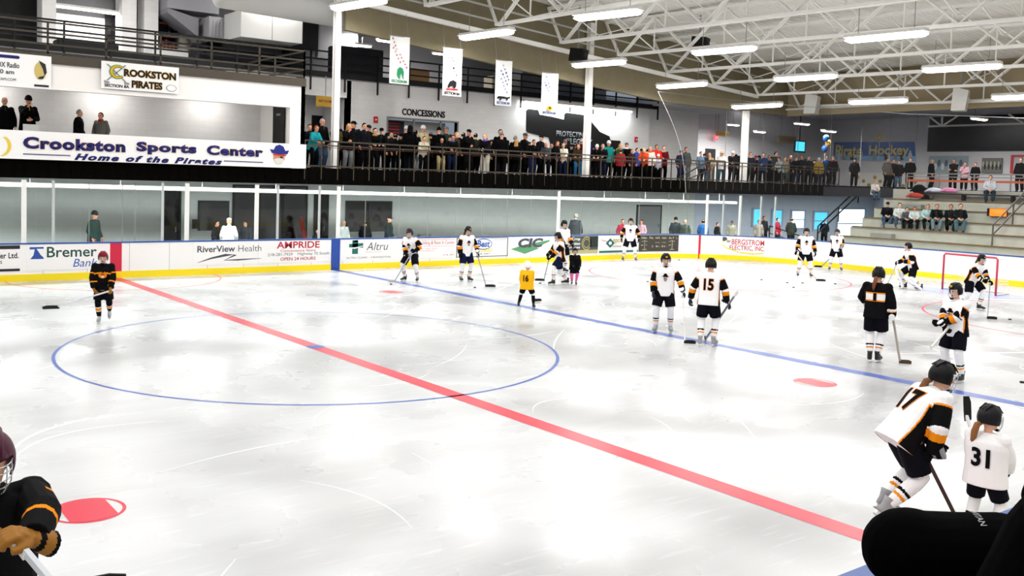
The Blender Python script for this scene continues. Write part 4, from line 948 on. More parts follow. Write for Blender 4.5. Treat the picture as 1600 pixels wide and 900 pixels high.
ws = thing('strip_light', 'bright strip light under the upper floor washing the mural wall', 'strip light', (23.2, LY-.35, 6.86)); obj('housing', bx(-3.6, 3.6, -.1, .1, .05, .16), M_WHITE, ws); obj('tube', tube(B(), [(-3.5, 0, 0), (3.5, 0, 0)], .03, 8), M_TUBE, ws)
lo = bpy.data.objects.new('lamp', lampdata('wash', 7, .15, 130, (.95, 1, 1))); C.objects.link(lo); lo.parent = ws; lo.location = (0, -.05, -.06); lo.rotation_euler = (math.radians(35), 0, 0)
# netting behind the goal corner
n0, n1 = onY(1028, 143, 12.9), V((24.6, 12.4, 2.9))
nt_ = B(); top = [onY(1028, 143, 12.9), onX(1130, 155, 29.0), onX(1250, 166, 31.5), onX(1420, 178, 31.5), onX(1640, 186, 31.5)]
bot = [V((25.2, 12.6, 2.9)), V((27.4, 10.6, 2.9)), V((28, 7, 2.9)), V((28, 1, 2.9)), V((28, -6, 2.9))]
R_ = []
for i in range(9):
    t_ = i/8; R_.append([a1.lerp(b1, t_)+V((0.5*math.sin(math.pi*t_)*(1 if j == 0 else .3), 0, 0)) for j, (a1, b1) in enumerate(zip(top, bot))])
nb_ = B(); loft(nb_, R_, cap=False, closed=False)
ng = thing('safety_netting', 'fine pale safety netting hanging from a cable around the goal end', 'netting', (27, 10, 2.9))
for v in nb_.verts: v.co -= ng.location
obj('mesh', nb_, M_NET, ng, True)
obj('cable', tube(B(), [p-ng.location for p in top], .014, 6), M_GREY, ng)
obj('edge_cord', tube(B(), [r[0]-ng.location for r in R_], .008, 5), M_DUCT, ng)
# four championship style banners hung from the girder
TG = mat('team green', '#188a58', .6); TB = mat('team blue', '#2a4c86', .6); TRD = mat('team red', '#a8323c', .6)
def pennant(label, x0, y0, x1, y1, lines, tm, sec, emblem):
    p, q, b = onY(x0, y0, 13.05), onY(x1, y0, 13.05), onY(x0, y1, 13.05); w = q.x-p.x; h = p.z-b.z
    t = thing('hanging_banner', label, 'banner', (p.x, 13.05, b.z), group='white section banners'); t['w'] = w; t['h'] = h
    bm = B(); n_ = 8; R2 = []
    for i in range(n_+1): u = i/n_; yv = .025*math.sin(u*5); R2.append([V((u*w, yv-.004, 0)), V((u*w, yv-.004, h)), V((u*w, yv+.004, h)), V((u*w, yv+.004, 0))])
    loft(bm, R2); bmesh.ops.recalc_face_normals(bm, faces=bm.faces[:]); obj('cloth', bm, mat('banner cloth', '#f0f0f0', .8), t); obj('rod', bar(B(), (-.05, 0, h), (w+.05, 0, h), .03), M_GREY, t)
    for xx in (.05, w-.05): obj('cord', bar(B(), (xx, 0, h), (xx, .2, h+1.0), .01), M_GREY, t)
    sc_ = min(1, 1)
    for s_, u0, v0, du, dv in lines:
        for i, ch in enumerate(s_):
            sign_text('letter', ch, V(((u0+du*i)*w, -.034, (v0+dv*i)*h)), X_, Z_, .085*w, .04*h, tm, t, .02)
    for pts, m in emblem: bm = B(); prism(bm, pts, lambda u, v, ww: V((u*w, -.034-ww, v*h)), .008); bmesh.ops.recalc_face_normals(bm, faces=bm.faces[:]); obj('emblem', bm, m, t)
    sign_text('lettering', sec, V((.08*w, -.034, .03*h)), X_, Z_, .84*w, .055*h, TG if tm is TRD else tm, t, .04)
helm = [([(.36, .2), (.4, .13), (.5, .1), (.52, .2), (.6, .22), (.66, .12), (.7, .1), (.72, .25), (.66, .33), (.5, .36), (.38, .3)], TG)]
pennant('white banner with diagonal red letters and a green helmet emblem', 610, 55, 640, 130, [('EAST', .08, .92, .065, -.075), ('GRAND', .46, .6, .09, -.065), ('FORKS', .12, .72, .09, -.07)], TRD, 'SECTION 8A', helm)
cat_ = [([(.25, .2), (.35, .3), (.55, .34), (.72, .3), (.7, .2), (.6, .16), (.5, .22), (.4, .2), (.3, .16)], M_TXTBLACK), ([(.1, .115), (.8, .13), (.82, .16), (.2, .15)], M_RED)]
pennant('white banner with diagonal black letters and a black and red cat head emblem', 693, 74, 722, 149, [('PARK', .34, .85, .08, -.065), ('RAPIDS', .25, .78, .085, -.07)], M_TXTBLACK, 'SECTION 8A', cat_)
puma = [([(.08, .16), (.2, .2), (.5, .2), (.75, .19), (.9, .21), (.92, .18), (.8, .16), (.72, .11), (.66, .11), (.68, .15), (.4, .15), (.3, .1), (.24, .1), (.28, .15), (.15, .14)], M_TXTBLACK)]
pennant('white banner with diagonal blue letters over a running black cat', 775, 93, 800, 164, [('THIEF', .4, .86, .09, -.075), ('RIVER', .28, .74, .1, -.07), ('FALLS', .3, .56, .09, -.07)], TB, 'SECTION 8A', puma)
cir = [([(.5+.16*math.cos(a_), .16+.06*math.sin(a_)) for a_ in np.linspace(0, 6, 14)], M_GOLD), ([(.52+.07*math.cos(a_), .17+.025*math.sin(a_)) for a_ in np.linspace(0, 6, 10)], mat('dark gold', '#8a5a10', .6))]
pennant('white banner with small grey diagonal letters and a gold round emblem', 847, 113, 872, 179, [('WARROAD', .22, .88, .07, -.075), ('HIGH', .12, .74, .08, -.06)], TB, 'SECTION 8A', cir)
# ---------------------------------------------------------------- end bleachers
RZ = [onX(1440, y, 32+.8*i).z for i, y in enumerate((378, 361, 345, 328, 313))]
bl = B(); ds = [32+.8*i for i in range(5)]+[36.0, 36.8]; zs = RZ+[3.4]
yl = [9.2, 9.1, 9.0, 8.9, 8.9, 8.9]
for i in range(6):
    box(bl, ds[i], ds[i+1], -18, yl[i], 0, zs[i])
bo_ = struct('floor_bleachers', bl, M_CONC); bo_['label'] = 'pale concrete seating steps behind the goal boards'
for i in range(5): obj('nosing', bx(ds[i]-.06, ds[i]+.22, -9.0 if i < 3 else -18, yl[i]-.1, zs[i], zs[i]+.045), M_WOOD, bo_)
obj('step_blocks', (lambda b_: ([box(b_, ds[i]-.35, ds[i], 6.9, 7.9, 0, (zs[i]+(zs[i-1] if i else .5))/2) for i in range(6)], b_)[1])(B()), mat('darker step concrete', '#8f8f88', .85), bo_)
struct('floor_bleacher_apron', bx(29.5, 32, -18, 9.2, 0, .55), M_CONC)
tb = thing('bench_row', 'dark top bench with pale seat pads behind the seated children', 'bench', (35.5, 4, zs[4]))
obj('seat', bx(-.15, .3, -16, 3.2, .3, .36), M_DARK, tb)
for k in range(9): obj('support', bx(0, .25, -15.5+2.1*k, -15.4+2.1*k, 0, .3), M_DARK, tb)
wr = thing('walkway_railing', 'grey walkway railing with a salmon lower beam above the bleachers', 'railing', (36.9, 8, 3.42))
P = onX(1417, 281, 36.9); obj('beam', bx(-.05, .05, -18, P.y-8, .36, .46), M_REDRAIL, wr)
obj('top_rail', bar(B(), (0, P.y-8, .75), (0, -18, .75), .05), M_GREY, wr); obj('mid_rail', bar(B(), (0, P.y-8, .6), (0, -18, .6), .04), M_GREY, wr)
for k in range(12): obj('post', bar(B(), (0, P.y-8-1.6*k, 0), (0, P.y-8-1.6*k, .75), .05), M_GREY, wr)
def stair_rail(label, a_, b_, h=.9, m=None):
    a_, b_ = V(a_), V(b_); t = thing('stair_handrail', label, 'handrail', a_)
    d = b_-a_
    for hh in (h, h*.55): obj('rail', bar(B(), (0, 0, hh), d+Z_*hh, .05), m, t)
    for k in range(3): obj('post', bar(B(), d*(k/2), d*(k/2)+Z_*h, .05), m, t)
    return t
hy_ = onX(1546, 386, 32).y
stair_rail('grey handrail climbing the bleacher aisle beside the orange sign', (32.2, hy_, zs[0]), (35.6, hy_, zs[4]), .9, mat('grey handrail', '#55534e', .5))
stair_rail('black handrail on the stairs beside the bright corridor window', (34.5, 11.9, .6), (38.5, 12.2, 2.6), .8, M_RAILB)
stair_rail('black low handrail by the bleacher corner stairs', (33, 11.2, -.02), (31.5, 12.6, .6), .8, M_RAILB)
osn = thing('lit_sign', 'glowing orange sign board standing on the bleacher steps', 'sign', onX(1558, 332, 34.2)); obj('panel', bx(-.04, .06, -.4, .4, -.17, .17), M_BLACK, osn); obj('lit_face', bx(-.06, -.04, -.4, .28, -.155, .155), mat('glowing orange', '#ff6a10', .5, emit=1.6), osn)
sign_text('lettering', 'DRIVE', V((-.062, .2, -.08)), V((0, -1, 0)), Z_, .5, .16, mat('sign amber', '#ffb45a', .5), osn, .02)
for k, (x, y, cc, lab) in enumerate(((1459, 297, '#c9ccdc', 'pale blue jacket lying on the top bench'), (1483, 297, '#d98ab0', 'pink jacket lying on the top bench'), (1430, 305, '#b04030', 'red jacket lying in the row behind the seated children'), (1436, 296, '#08080c', 'heap of black coats on the top bench'), (1446, 312, '#08080c', 'black coat hanging over the row above the seated children'))):
    p = onX(x, y, 35.6 if k != 2 else 35.0); t = thing('folded_jacket', lab, 'jacket', p, 0, 'coats left on the bleachers'); bm = B(); ball(bm, V((0, 0, 0)), (.16, .33 if k != 4 else .2, .12 if k < 3 else .24), 14); ball(bm, V((.02, .2, -.03)), (.12, .2, .09), 10); ball(bm, V((0, -.24, -.03)), (.1, .17, .09), 10); me = baked(bm, .03, 3); me.materials.append(mat('coat '+cc, cc, .85)); link('cloth', me, t)
    bm = B(); tube(bm, [(-.1, .06, .04), (-.17, .2, -.03), (-.15, .34, -.08)], [.05, .045, .04], 8); obj('sleeve', bm, mat('coat '+cc, cc, .85), t, True)
# ---------------------------------------------------------------- goal
go = thing('hockey_goal', 'red framed hockey goal with white netting by the end boards', 'goal', (GC[0], GC[1], 0))
ga, gb = onZ(1473, 455, 0), onZ(1553, 459, 0); gdir = V((-.12, -1, 0)).normalized(); go.location = (ga+gb)/2
gw = 1.83/2*1.0; gq = V((-gdir.y, gdir.x, 0)); gq = gq if gq.x > 0 else -gq
M_GR = mat('goal red', '#c8324a', .4)
bm = B(); tube(bm, [-gdir*gw, -gdir*gw+Z_*1.16, -gdir*(gw-.05)+Z_*1.22, gdir*(gw-.05)+Z_*1.22, gdir*gw+Z_*1.16, gdir*gw], .032, 10); obj('frame', bm, M_GR, go, True)
bm = B(); tube(bm, [-gdir*gw+Z_*.03, -gdir*(gw-.1)+gq*.9+Z_*.03, gdir*(gw-.1)+gq*.9+Z_*.03, gdir*gw+Z_*.03], .025, 8); obj('base_frame', bm, M_WHITE, go, True)
bm = B()
def netline(p, q): tube(bm, [p, q], .006, 4)
for i in range(25):
    u = -1+2*i/24; netline(gdir*gw*u+Z_*1.2, gdir*gw*u+gq*.5+Z_*1.15); netline(gdir*gw*u+gq*.5+Z_*1.15, gdir*(gw-.1)*u+gq*.9+Z_*.03)
for i in range(12):
    t_ = i/11; a1 = gq*(.5+.4*t_)+Z_*(1.15-1.12*t_); netline(-gdir*(gw-.1*t_)+a1, gdir*(gw-.1*t_)+a1)
    for sgn_ in (-1, 1): netline(gdir*sgn_*gw+Z_*(1.2-1.17*t_), gdir*sgn_*(gw-.1*t_)+a1)
obj('net', bm, M_WHITE, go)
# pucks
M_PUCK = mat('black rubber puck', '#0a0a0b', .6)
pk = B(); tube(pk, [(0, 0, 0), (0, 0, .002), (0, 0, .0254-.002), (0, 0, .0254)], [.036, .038, .038, .036], 18); pme = bpy.data.meshes.new('puck'); pk.to_mesh(pme); pk.free(); pme.materials.append(M_PUCK)
pl_ = [(742, 449.5, 'between the blue line and the second player at the boards'), (844, 443, 'beside the stick of the player with the orange patch'), (611, 444.5, 'at the blade of the player on the blue line'), (1012, 440.5, 'alone near the edge of the far circle'), (1190, 437.5, 'behind the player numbered fifteen'), (1230, 442, 'beyond the netting corner, nearest the boards player'), (1240, 449.5, 'lowest of the group before the white boards'), (1254, 442.5, 'by the skates of the boards player'), (1305, 444, 'on the rim of the far circle'), (1061, 406.5, 'against the yellow strip below the charcoal panel'), (974, 407, 'by the skates of the player under the teal emblem'), (1578, 499.5, 'beyond the player beside the goal'), (1597, 598, 'near the blue line at the photo edge')]
for k, (x, y, wh) in enumerate(pl_):
    o = link('puck', pme); o.location = onZ(x, y, .003); tag(o, 'black puck on the ice '+wh, 'puck', 'pucks on the ice')
# ---------------------------------------------------------------- people: skeleton, body, clothes
M_EYE = mat('eye', '#141010', .3); M_LIP = mat('lip', '#a05048', .6); M_BROW = mat('brow', '#3a2618', .8)
def skin(c='#e0ac90'): return mat('skin '+c, c, .6)
def ik(S, T, l1, l2, pole):
    d = T-S; L = d.length; mx = (l1+l2)*.985
    if L > mx: T = S+d*(mx/L); d = T-S; L = mx
    mn = abs(l1-l2)+.06
    if L < mn: d = (d.normalized() if L > 1e-5 else V((0, -1, 0)))*mn; T = S+d; L = mn
    u = d/L; a = (l1*l1-l2*l2+L*L)/(2*L); hh = math.sqrt(max(0, l1*l1-a*a))
    p = pole-u*pole.dot(u); p = p.normalized() if p.length > 1e-5 else frame_of(u)[0]
    return S+u*a+p*hh, T
class J: pass
def rig(h=1.75, lean=0, side=0, twist=0, hip=None, hipz=None, feet=((.12, 0, 0, 0, 0), (-.12, 0, 0, 0, 0)), ank=.085, hands=None, poles=None, head=(0, 0), hs=1.0, knee=(0, 0), curl=.35, wide=1.0):
    j = J(); s = j.s = h/1.75; R = math.radians; j.hs = hs*s; j.wide = wide
    ft = [V(f[:3]) for f in feet]
    mid = (ft[0]+ft[1])/2
    P = V((mid.x+(hip[0] if hip else 0), mid.y+(hip[1] if hip else 0), hipz if hipz is not None else .93*s+ank-.085))
    j.P = P; j.u = V((math.sin(R(side)), -math.sin(R(lean)), math.cos(R(lean)))).normalized()
    X = V((math.cos(R(twist)), math.sin(R(twist)), 0)); X = (X-j.u*X.dot(j.u)).normalized(); j.X = X; j.F = -(j.u.cross(X))
    X0 = V((1, 0, 0)); j.ankle = []; j.knee = []; j.hip = []; j.footR = []
    for i, f in enumerate(feet):
        sg = 1 if i == 0 else -1; m = Matrix.Rotation(R(f[3]), 3, 'Z') @ Matrix.Rotation(R(f[4]), 3, 'X'); j.footR.append(m)
        A = ft[i]+m @ V((0, .03*s, ank)); H = P+X0*sg*.09*s
        K, A2 = ik(H, A, .44*s, .43*s, m @ V((.12*sg+knee[i], -1, .2))); j.hip.append(H); j.knee.append(K); j.ankle.append(A2)
    j.foot = [j.ankle[i]-j.footR[i] @ V((0, .03*s, ank)) for i in (0, 1)]; j.ank = ank
    N = P+j.u*.53*s; j.N = N; un = (j.u*.45+Z_*.55).normalized()
    j.sh = [P+j.u*.475*s+X*(.175*s*wide*sg) for sg in (1, -1)]
    j.el = []; j.wr = []; j.hand = []
    hands = hands or ((.27*s, -.02, .80*s), (-.27*s, -.02, .80*s)); poles = poles or ((.5, .7, -.5), (-.5, .7, -.5))
    for i in (0, 1):
        E, Wr = ik(j.sh[i], V(hands[i]), .29*s, .265*s, V(poles[i])); j.el.append(E); j.wr.append(Wr)
    j.Hc = N+un*.165*j.hs+j.F*.025*s
    m = Matrix.Rotation(R(head[1]), 3, 'Z') @ Matrix.Rotation(R(head[0]), 3, 'X')
    j.hr = m @ X; j.hf = m @ V((j.F.x, j.F.y, 0)).normalized() if V((j.F.x, j.F.y, 0)).length > .1 else m @ V((0, -1, 0)); j.hr = (j.hr-j.hf*j.hr.dot(j.hf)).normalized(); j.hu = j.hf.cross(j.hr) * -1
    if j.hu.z < 0: j.hu = -j.hu
    j.curl = curl; j.hd = [None, None]; j.pn = [None, None]
    return j
def hp(j, r, f, u): return j.Hc+(j.hr*r+j.hf*f+j.hu*u)*j.hs
def hand_geo(bm, j, i, k=1.0, fr=.0095, tip=1.0):
    s = j.s*k; W_ = j.wr[i]; sg = 1 if i == 0 else -1
    hd = j.hd[i] or (W_-j.el[i]).normalized(); hd = hd.normalized(); pn = j.pn[i] or (-j.X*sg)
    pn = (pn-hd*pn.dot(hd)).normalized(); wa = hd.cross(pn)
    ref = j.F+Z_*.3
    if wa.dot(ref) < 0: wa = -wa
    tube(bm, [W_-hd*.01*s, W_+hd*.03*s, W_+hd*.07*s, W_+hd*.1*s], [(.026*s, .02*s), (.036*s, .018*s), (.042*s, .017*s), (.038*s, .013*s)], 10, side=wa)
    for q, L in enumerate((.078, .088, .082, .064)):
        p = W_+hd*.09*s+wa*(1.5-q)*.0205*s; d = hd.copy(); pts = [p-hd*.02*s, p]
        for seg in (.45, .32, .25):
            ax = hd.cross(pn).normalized(); d = Matrix.Rotation(j.curl, 3, ax) @ d; p = p+d*(L*seg*s); pts.append(p)
        tube(bm, pts, [fr*s, fr*s, fr*.95*s, fr*.9*s, fr*.75*s], 7)
    p = W_+hd*.03*s+wa*.03*s; d1 = (hd*.6+wa*.7+pn*.35).normalized(); d2 = (hd*.85+wa*.2+pn*.5).normalized()
    tube(bm, [p, p+d1*.04*s, p+d1*.04*s+d2*.03*s, p+d1*.04*s+d2*.055*s], [fr*1.4*s, fr*1.25*s, fr*1.1*s, fr*.85*s], 7)
    return hd, pn, wa
def torso_rings(bm, j, prof, n=18, p=2.3, fwd=0):
    loft(bm, [ring(j.P+j.u*t*j.s+j.F*(f_*j.s), j.X, j.F, rx*j.s*j.wide, ry*j.s, n, p) for t, rx, ry, f_ in [(q if len(q) == 4 else (*q, 0)) for q in prof]])
def body_mesh(j, voxel=.011, hands=True, feet=True, sk='#e0ac90', lip=M_LIP):
    bm = B(); s = j.s
    torso_rings(bm, j, [(-.1, .12, .09), (-.04, .155, .105), (.04, .155, .105), (.16, .135, .092), (.26, .145, .1), (.36, .16, .108, .01), (.45, .155, .095), (.5, .12, .075), (.545, .06, .055)])
    tube(bm, [j.N-j.u*.04*s, j.N+j.u*.03*s, j.Hc-j.hu*.05*j.hs], [.062*s, .054*s, .054*s], 12)
    for i in (0, 1):
        ball(bm, j.sh[i], .058*s, 10)
        tube(bm, [j.P+j.u*.45*s, j.sh[i], j.sh[i].lerp(j.el[i], .4), j.el[i], j.el[i].lerp(j.wr[i], .35), j.wr[i]], [.06*s, .055*s, .05*s, .04*s, .042*s, .027*s], 10)
        ball(bm, j.el[i], .04*s, 8)
        if hands: hand_geo(bm, j, i)
        else: ball(bm, j.wr[i], .024*s, 8)
        H, K, A = j.hip[i], j.knee[i], j.ankle[i]
        tube(bm, [H+Z_*.06*s, H.lerp(K, .25), H.lerp(K, .7), K, K.lerp(A, .3), K.lerp(A, .75), A], [.085*s, .085*s, .062*s, .054*s, .058*s, .042*s, .036*s], 12); ball(bm, K, .055*s, 10)
        if feet:
            m = j.footR[i]; g = j.foot[i]
            tube(bm, [g+m @ V((0, .07*s, .04*s)), g+m @ V((0, .02*s, .055*s)), g+m @ V((0, -.08*s, .04*s)), g+m @ V((0, -.17*s, .02*s))], [(.03*s, .035*s), (.035*s, .045*s), (.042*s, .028*s), (.03*s, .014*s)], 10, side=V((1, 0, 0)))
    hs = j.hs
    rg = []
    for u, rx, ry, f in ((-.105, .03, .035, .055), (-.098, .045, .05, .045), (-.07, .058, .075, .02), (-.03, .068, .09, .008), (.02, .075, .097, 0), (.06, .076, .098, -.005), (.09, .064, .084, -.008), (.112, .042, .055, -.01), (.12, .015, .02, -.01)):
        rg.append(ring(hp(j, 0, f, u), j.hr, j.hf, rx*hs, ry*hs, 18, 2.1))
    loft(bm, rg)
    tube(bm, [hp(j, 0, .09, .03), hp(j, 0, .108, -.005), hp(j, 0, .116, -.02), hp(j, 0, .095, -.03)], [.008*hs, .012*hs, .016*hs, .011*hs], 8)
    tube(bm, [hp(j, -.04, .085, .034), hp(j, 0, .096, .036), hp(j, .04, .085, .034)], .009*hs, 6)
    for q in (1, -1): ball(bm, hp(j, .076*q, -.005, -.005), (.012*hs, .022*hs, .032*hs), 8)
    tube(bm, [hp(j, -.024, .088, -.058), hp(j, 0, .098, -.056), hp(j, .024, .088, -.058)], .01*hs, 6)
    me = baked(bm, voxel, 2, .5)
    for m_ in (skin(sk), M_EYE, lip, M_BROW): me.materials.append(m_)
    n = len(me.polygons); c = np.empty(n*3, 'f'); me.polygons.foreach_get('center', c); c = c.reshape(-1, 3); mi = np.zeros(n, 'i')
    for pt, r, k in ((hp(j, .031, .092, .014), .0135, 1), (hp(j, -.031, .092, .014), .0135, 1), (hp(j, .0, .1, -.057), .012, 2), (hp(j, .017, .096, -.057), .011, 2), (hp(j, -.017, .096, -.057), .011, 2), (hp(j, .032, .095, .038), .011, 3), (hp(j, -.032, .095, .038), .011, 3)):
        mi[np.linalg.norm(c-np.array(pt), axis=1) < max(r*hs, voxel*.8)] = k
    me.polygons.foreach_set('material_index', mi); return me
def shell_hair(j, style='short', th=.014):
    bm = B(); hs = j.hs
    g = bmesh.ops.create_uvsphere(bm, u_segments=22, v_segments=16, radius=1)
    def keep(f, u): return u > .62 or (f < .15 and u > -.35) or (f < .62 and u > .32)
    dele = []
    for fc in bm.faces:
        c = fc.calc_center_median()
        if not keep(c.y, c.z): dele.append(fc)
    bmesh.ops.delete(bm, geom=dele, context='FACES')
    for v in bm.verts: v.co = hp(j, v.co.x*.083, v.co.y*.106-.008, v.co.z*.118+.012)
    r = bmesh.ops.solidify(bm, geom=bm.faces[:], thickness=-th*hs)
    if style == 'long':
        rr = []
        for u, rx, f, d in ((.06, .085, -.03, .07), (-.03, .092, -.04, .06), (-.12, .1, -.06, .05), (-.2, .105, -.075, .04), (-.25, .08, -.08, .025)):
            rr.append(ring(hp(j, 0, f, u), j.hr, j.hf, rx*hs, d*hs, 14, 2.4))
        loft(bm, rr)
    if style == 'pony':
        tube(bm, [hp(j, 0, -.1, .0), hp(j, 0, -.13, -.04), hp(j, .01, -.125, -.12), hp(j, .015, -.11, -.21)], [.02*hs, .03*hs, .028*hs, .008*hs], 8)
    return baked(bm, 0, 2, .4)
def hat_mesh(j, style):
    bm = B(); hs = j.hs
    if style == 'cap':
        loft(bm, [ring(hp(j, 0, -.005, u), j.hr, j.hf, rx*hs, ry*hs, 20) for u, rx, ry in ((.045, .088, .11), (.075, .088, .11), (.11, .078, .096), (.135, .05, .06), (.142, .012, .014))])
        loft(bm, [[hp(j, x, f, .052-.012*abs(x)/.06+dz) for x, f in ((-.075, .06), (-.06, .15), (-.025, .18), (.025, .18), (.06, .15), (.075, .06))] for dz in (0, .01)])
        ball(bm, hp(j, 0, -.005, .143), .009*hs, 6)
    elif style == 'beanie':
        loft(bm, [ring(hp(j, 0, -.008, u), j.hr, j.hf, rx*hs, ry*hs, 20) for u, rx, ry in ((.02, .092, .115), (.022, .098, .12), (.06, .098, .12), (.064, .09, .112), (.11, .082, .1), (.15, .05, .06), (.162, .015, .02))])
    elif style == 'hood':
        loft(bm, [ring(hp(j, 0, f, u), j.hr, j.hf, rx*hs, ry*hs, 20) for u, rx, ry, f in ((-.14, .12, .12, -.03), (-.08, .105, .1, -.035), (.0, .1, .1, -.035), (.08, .095, .11, -.02), (.13, .07, .09, -.01), (.155, .03, .04, -.01))])
    elif style == 'wide':
        loft(bm, [ring(hp(j, 0, -.005, u), j.hr, j.hf, rx*hs, ry*hs, 20) for u, rx, ry in ((.05, .17, .19), (.06, .17, .19), (.066, .09, .11), (.13, .082, .1), (.15, .05, .06), (.14, .01, .01))])
    bmesh.ops.recalc_face_normals(bm, faces=bm.faces[:]); me = bpy.data.meshes.new('hat'); bm.to_mesh(me); bm.free()
    me.polygons.foreach_set('use_smooth', [True]*len(me.polygons)); return me
def sleeves(bm, j, r, end=.93, n=10):
    s = j.s
    for i in (0, 1):
        S, E, Wr = j.sh[i], j.el[i], j.wr[i]; w2 = E.lerp(Wr, end)
        tube(bm, [j.P+j.u*.44*s+(S-j.P-j.u*.44*s)*.4, S, S.lerp(E, .5), E, E.lerp(Wr, .45), w2], [r[0]*s, r[0]*s, r[1]*s, r[2]*s, r[3]*s, r[4]*s], n); ball(bm, S, r[0]*1.02*s, 10); ball(bm, E, r[2]*s, 8)
def jacket_mesh(j, voxel=.016, long=0):
    bm = B(); torso_rings(bm, j, [(-.17-long, .225+long*.2, .18+long*.2), (-.08, .225, .175), (.05, .212, .165), (.2, .205, .158), (.36, .212, .16), (.45, .195, .14), (.5, .145, .1), (.54, .085, .078), (.575, .072, .07)])
    sleeves(bm, j, (.082, .08, .074, .066, .052)); return baked(bm, voxel, 3)
def trousers_mesh(j, voxel=.016, r=(.115, .112, .092, .084, .078), end=.96, top=.06):
    bm = B(); s = j.s; torso_rings(bm, j, [(-.1, .15, .11), (-.04, .172, .122), (top, .168, .12)])
    for i in (0, 1):
        H, K, A = j.hip[i], j.knee[i], j.ankle[i]
        tube(bm, [H+Z_*.05*s, H.lerp(K, .3), K, K.lerp(A, .5), K.lerp(A, end)], [q*s for q in r], 12); ball(bm, K, r[2]*s, 8)
    return baked(bm, voxel, 3)
def shoe_bm(j, i):
    bm = B(); m = j.footR[i]; g = j.foot[i]; s = j.s; sd = m @ V((1, 0, 0))
    def T(x, y, z): return g+m @ V((x*s, y*s, z*s))
    loft(bm, [[T(sx*w, y, z0) for sx, z0 in ((-1, 0), (1, 0), (.8, hh), (-.8, hh))] for y, w, hh in ((.095, .03, .06), (.06, .038, .1), (0, .04, .1), (-.06, .045, .075), (-.13, .045, .055), (-.19, .025, .04))])
    bmesh.ops.recalc_face_normals(bm, faces=bm.faces[:]); return bm
# --- hockey clothes
def paint(me, j, rule):            # colours of knitted panels: rule(kind, t, lateral, face normal) -> material index
    n = len(me.polygons); c = np.empty(n*3, 'f'); me.polygons.foreach_get('center', c); c = c.reshape(-1, 3)
    segs = []
    for i in (0, 1): segs += [(i, 0, j.sh[i], j.el[i]), (i, 1, j.el[i], j.wr[i])]
    P, u, X, F = (np.array(q) for q in (j.P, j.u, j.X, j.F)); best = np.full(n, 9.); arm = np.full(n, -1); tt = np.zeros(n)
    for i, k, a, b in segs:
        a, b = np.array(a), np.array(b); d = b-a; t = np.clip(((c-a)@d)/(d@d), 0, 1); dist = np.linalg.norm(c-(a+t[:, None]*d), axis=1)
        w_ = dist < best; best = np.where(w_, dist, best); arm = np.where(w_, i, arm); tt = np.where(w_, t+k, tt)
    rel = c-P; tv = (rel@u)/j.s; lat = (rel@X)/j.s; fr = (rel@F)/j.s
    onarm = (best < .105*j.s) & ((np.abs(lat) > .19*j.wide) | (np.abs(fr) > .165) | (tt > .9)) & (tt > .03)
    mi = np.zeros(n, 'i')
    for q in range(n): mi[q] = rule('arm', tt[q], arm[q], 0) if onarm[q] else rule('torso', tv[q], lat[q]/j.wide, fr[q])
    me.polygons.foreach_set('material_index', mi)
J_WHITE = mat('white jersey knit', '#f1f0f2', .8); J_BLACK = mat('black jersey knit', '#0b0a0d', .8); J_ORANGE = mat('orange jersey knit', '#e98a14', .8); J_YEL = mat('golden yellow jersey knit', '#f0b414', .8)
P_BLACK = mat('black hockey pants', '#0a0a14', .75); S_BLACK = mat('black skate boot', '#101014', .4); S_GREY = mat('grey skate boot', '#9a9a9e', .5); STEEL = mat('skate steel', '#c8ccd0', .3, .9)
PINKS = mat('pink sock knit', '#e86aa8', .8)
def rule_white(k, t, l, f):
    if k == 'arm':
        return 0 if t < .2 else 2 if t < .27 else 1 if t < .98 else 0 if t < 1.1 else 2 if t < 1.42 else 1
    if abs(l) > .192 and t < .34: return 1
    if abs(l) > .184 and t < .36: return 2
    return 0
def rule_black(k, t, l, f):
    if k == 'arm': return 2 if .5 < t < .6 or 1.3 < t < 1.42 else 0
    if t < -.08: return 2 if t > -.1 else 0
    if .36 < t+.25*abs(l) < .4 and abs(l) > .03: return 2
    return 0
def rule_goal(k, t, l, f):
    if k == 'arm': return 1 if 1.45 < t < 1.62 else 2 if 1.62 < t < 1.68 else 0
    if f < .0 and .20 < t < .38 and abs(l) < .16: return 1 if .225 < t < .355 else 2
    return 0
def rule_plain(k, t, l, f): return 0
def jersey_mesh(j, mats_, rule, voxel=.015, bulk=1.0, hem=-.13):
    bm = B(); b = bulk
    torso_rings(bm, j, [(hem, .215*b, .165*b), (hem+.06, .212*b, .162*b), (.04, .2*b, .155*b), (.2, .198*b, .15*b), (.36, .212*b, .155*b), (.44, .205*b, .145*b), (.5, .165*b, .12), (.54, .09, .085), (.56, .078, .076)])
    sleeves(bm, j, (.09*b, .085*b, .08*b, .074*b, .064*b), .95, 12)
    me = baked(bm, voxel, 3)
    for m in mats_: me.materials.append(m)
    paint(me, j, rule); return me
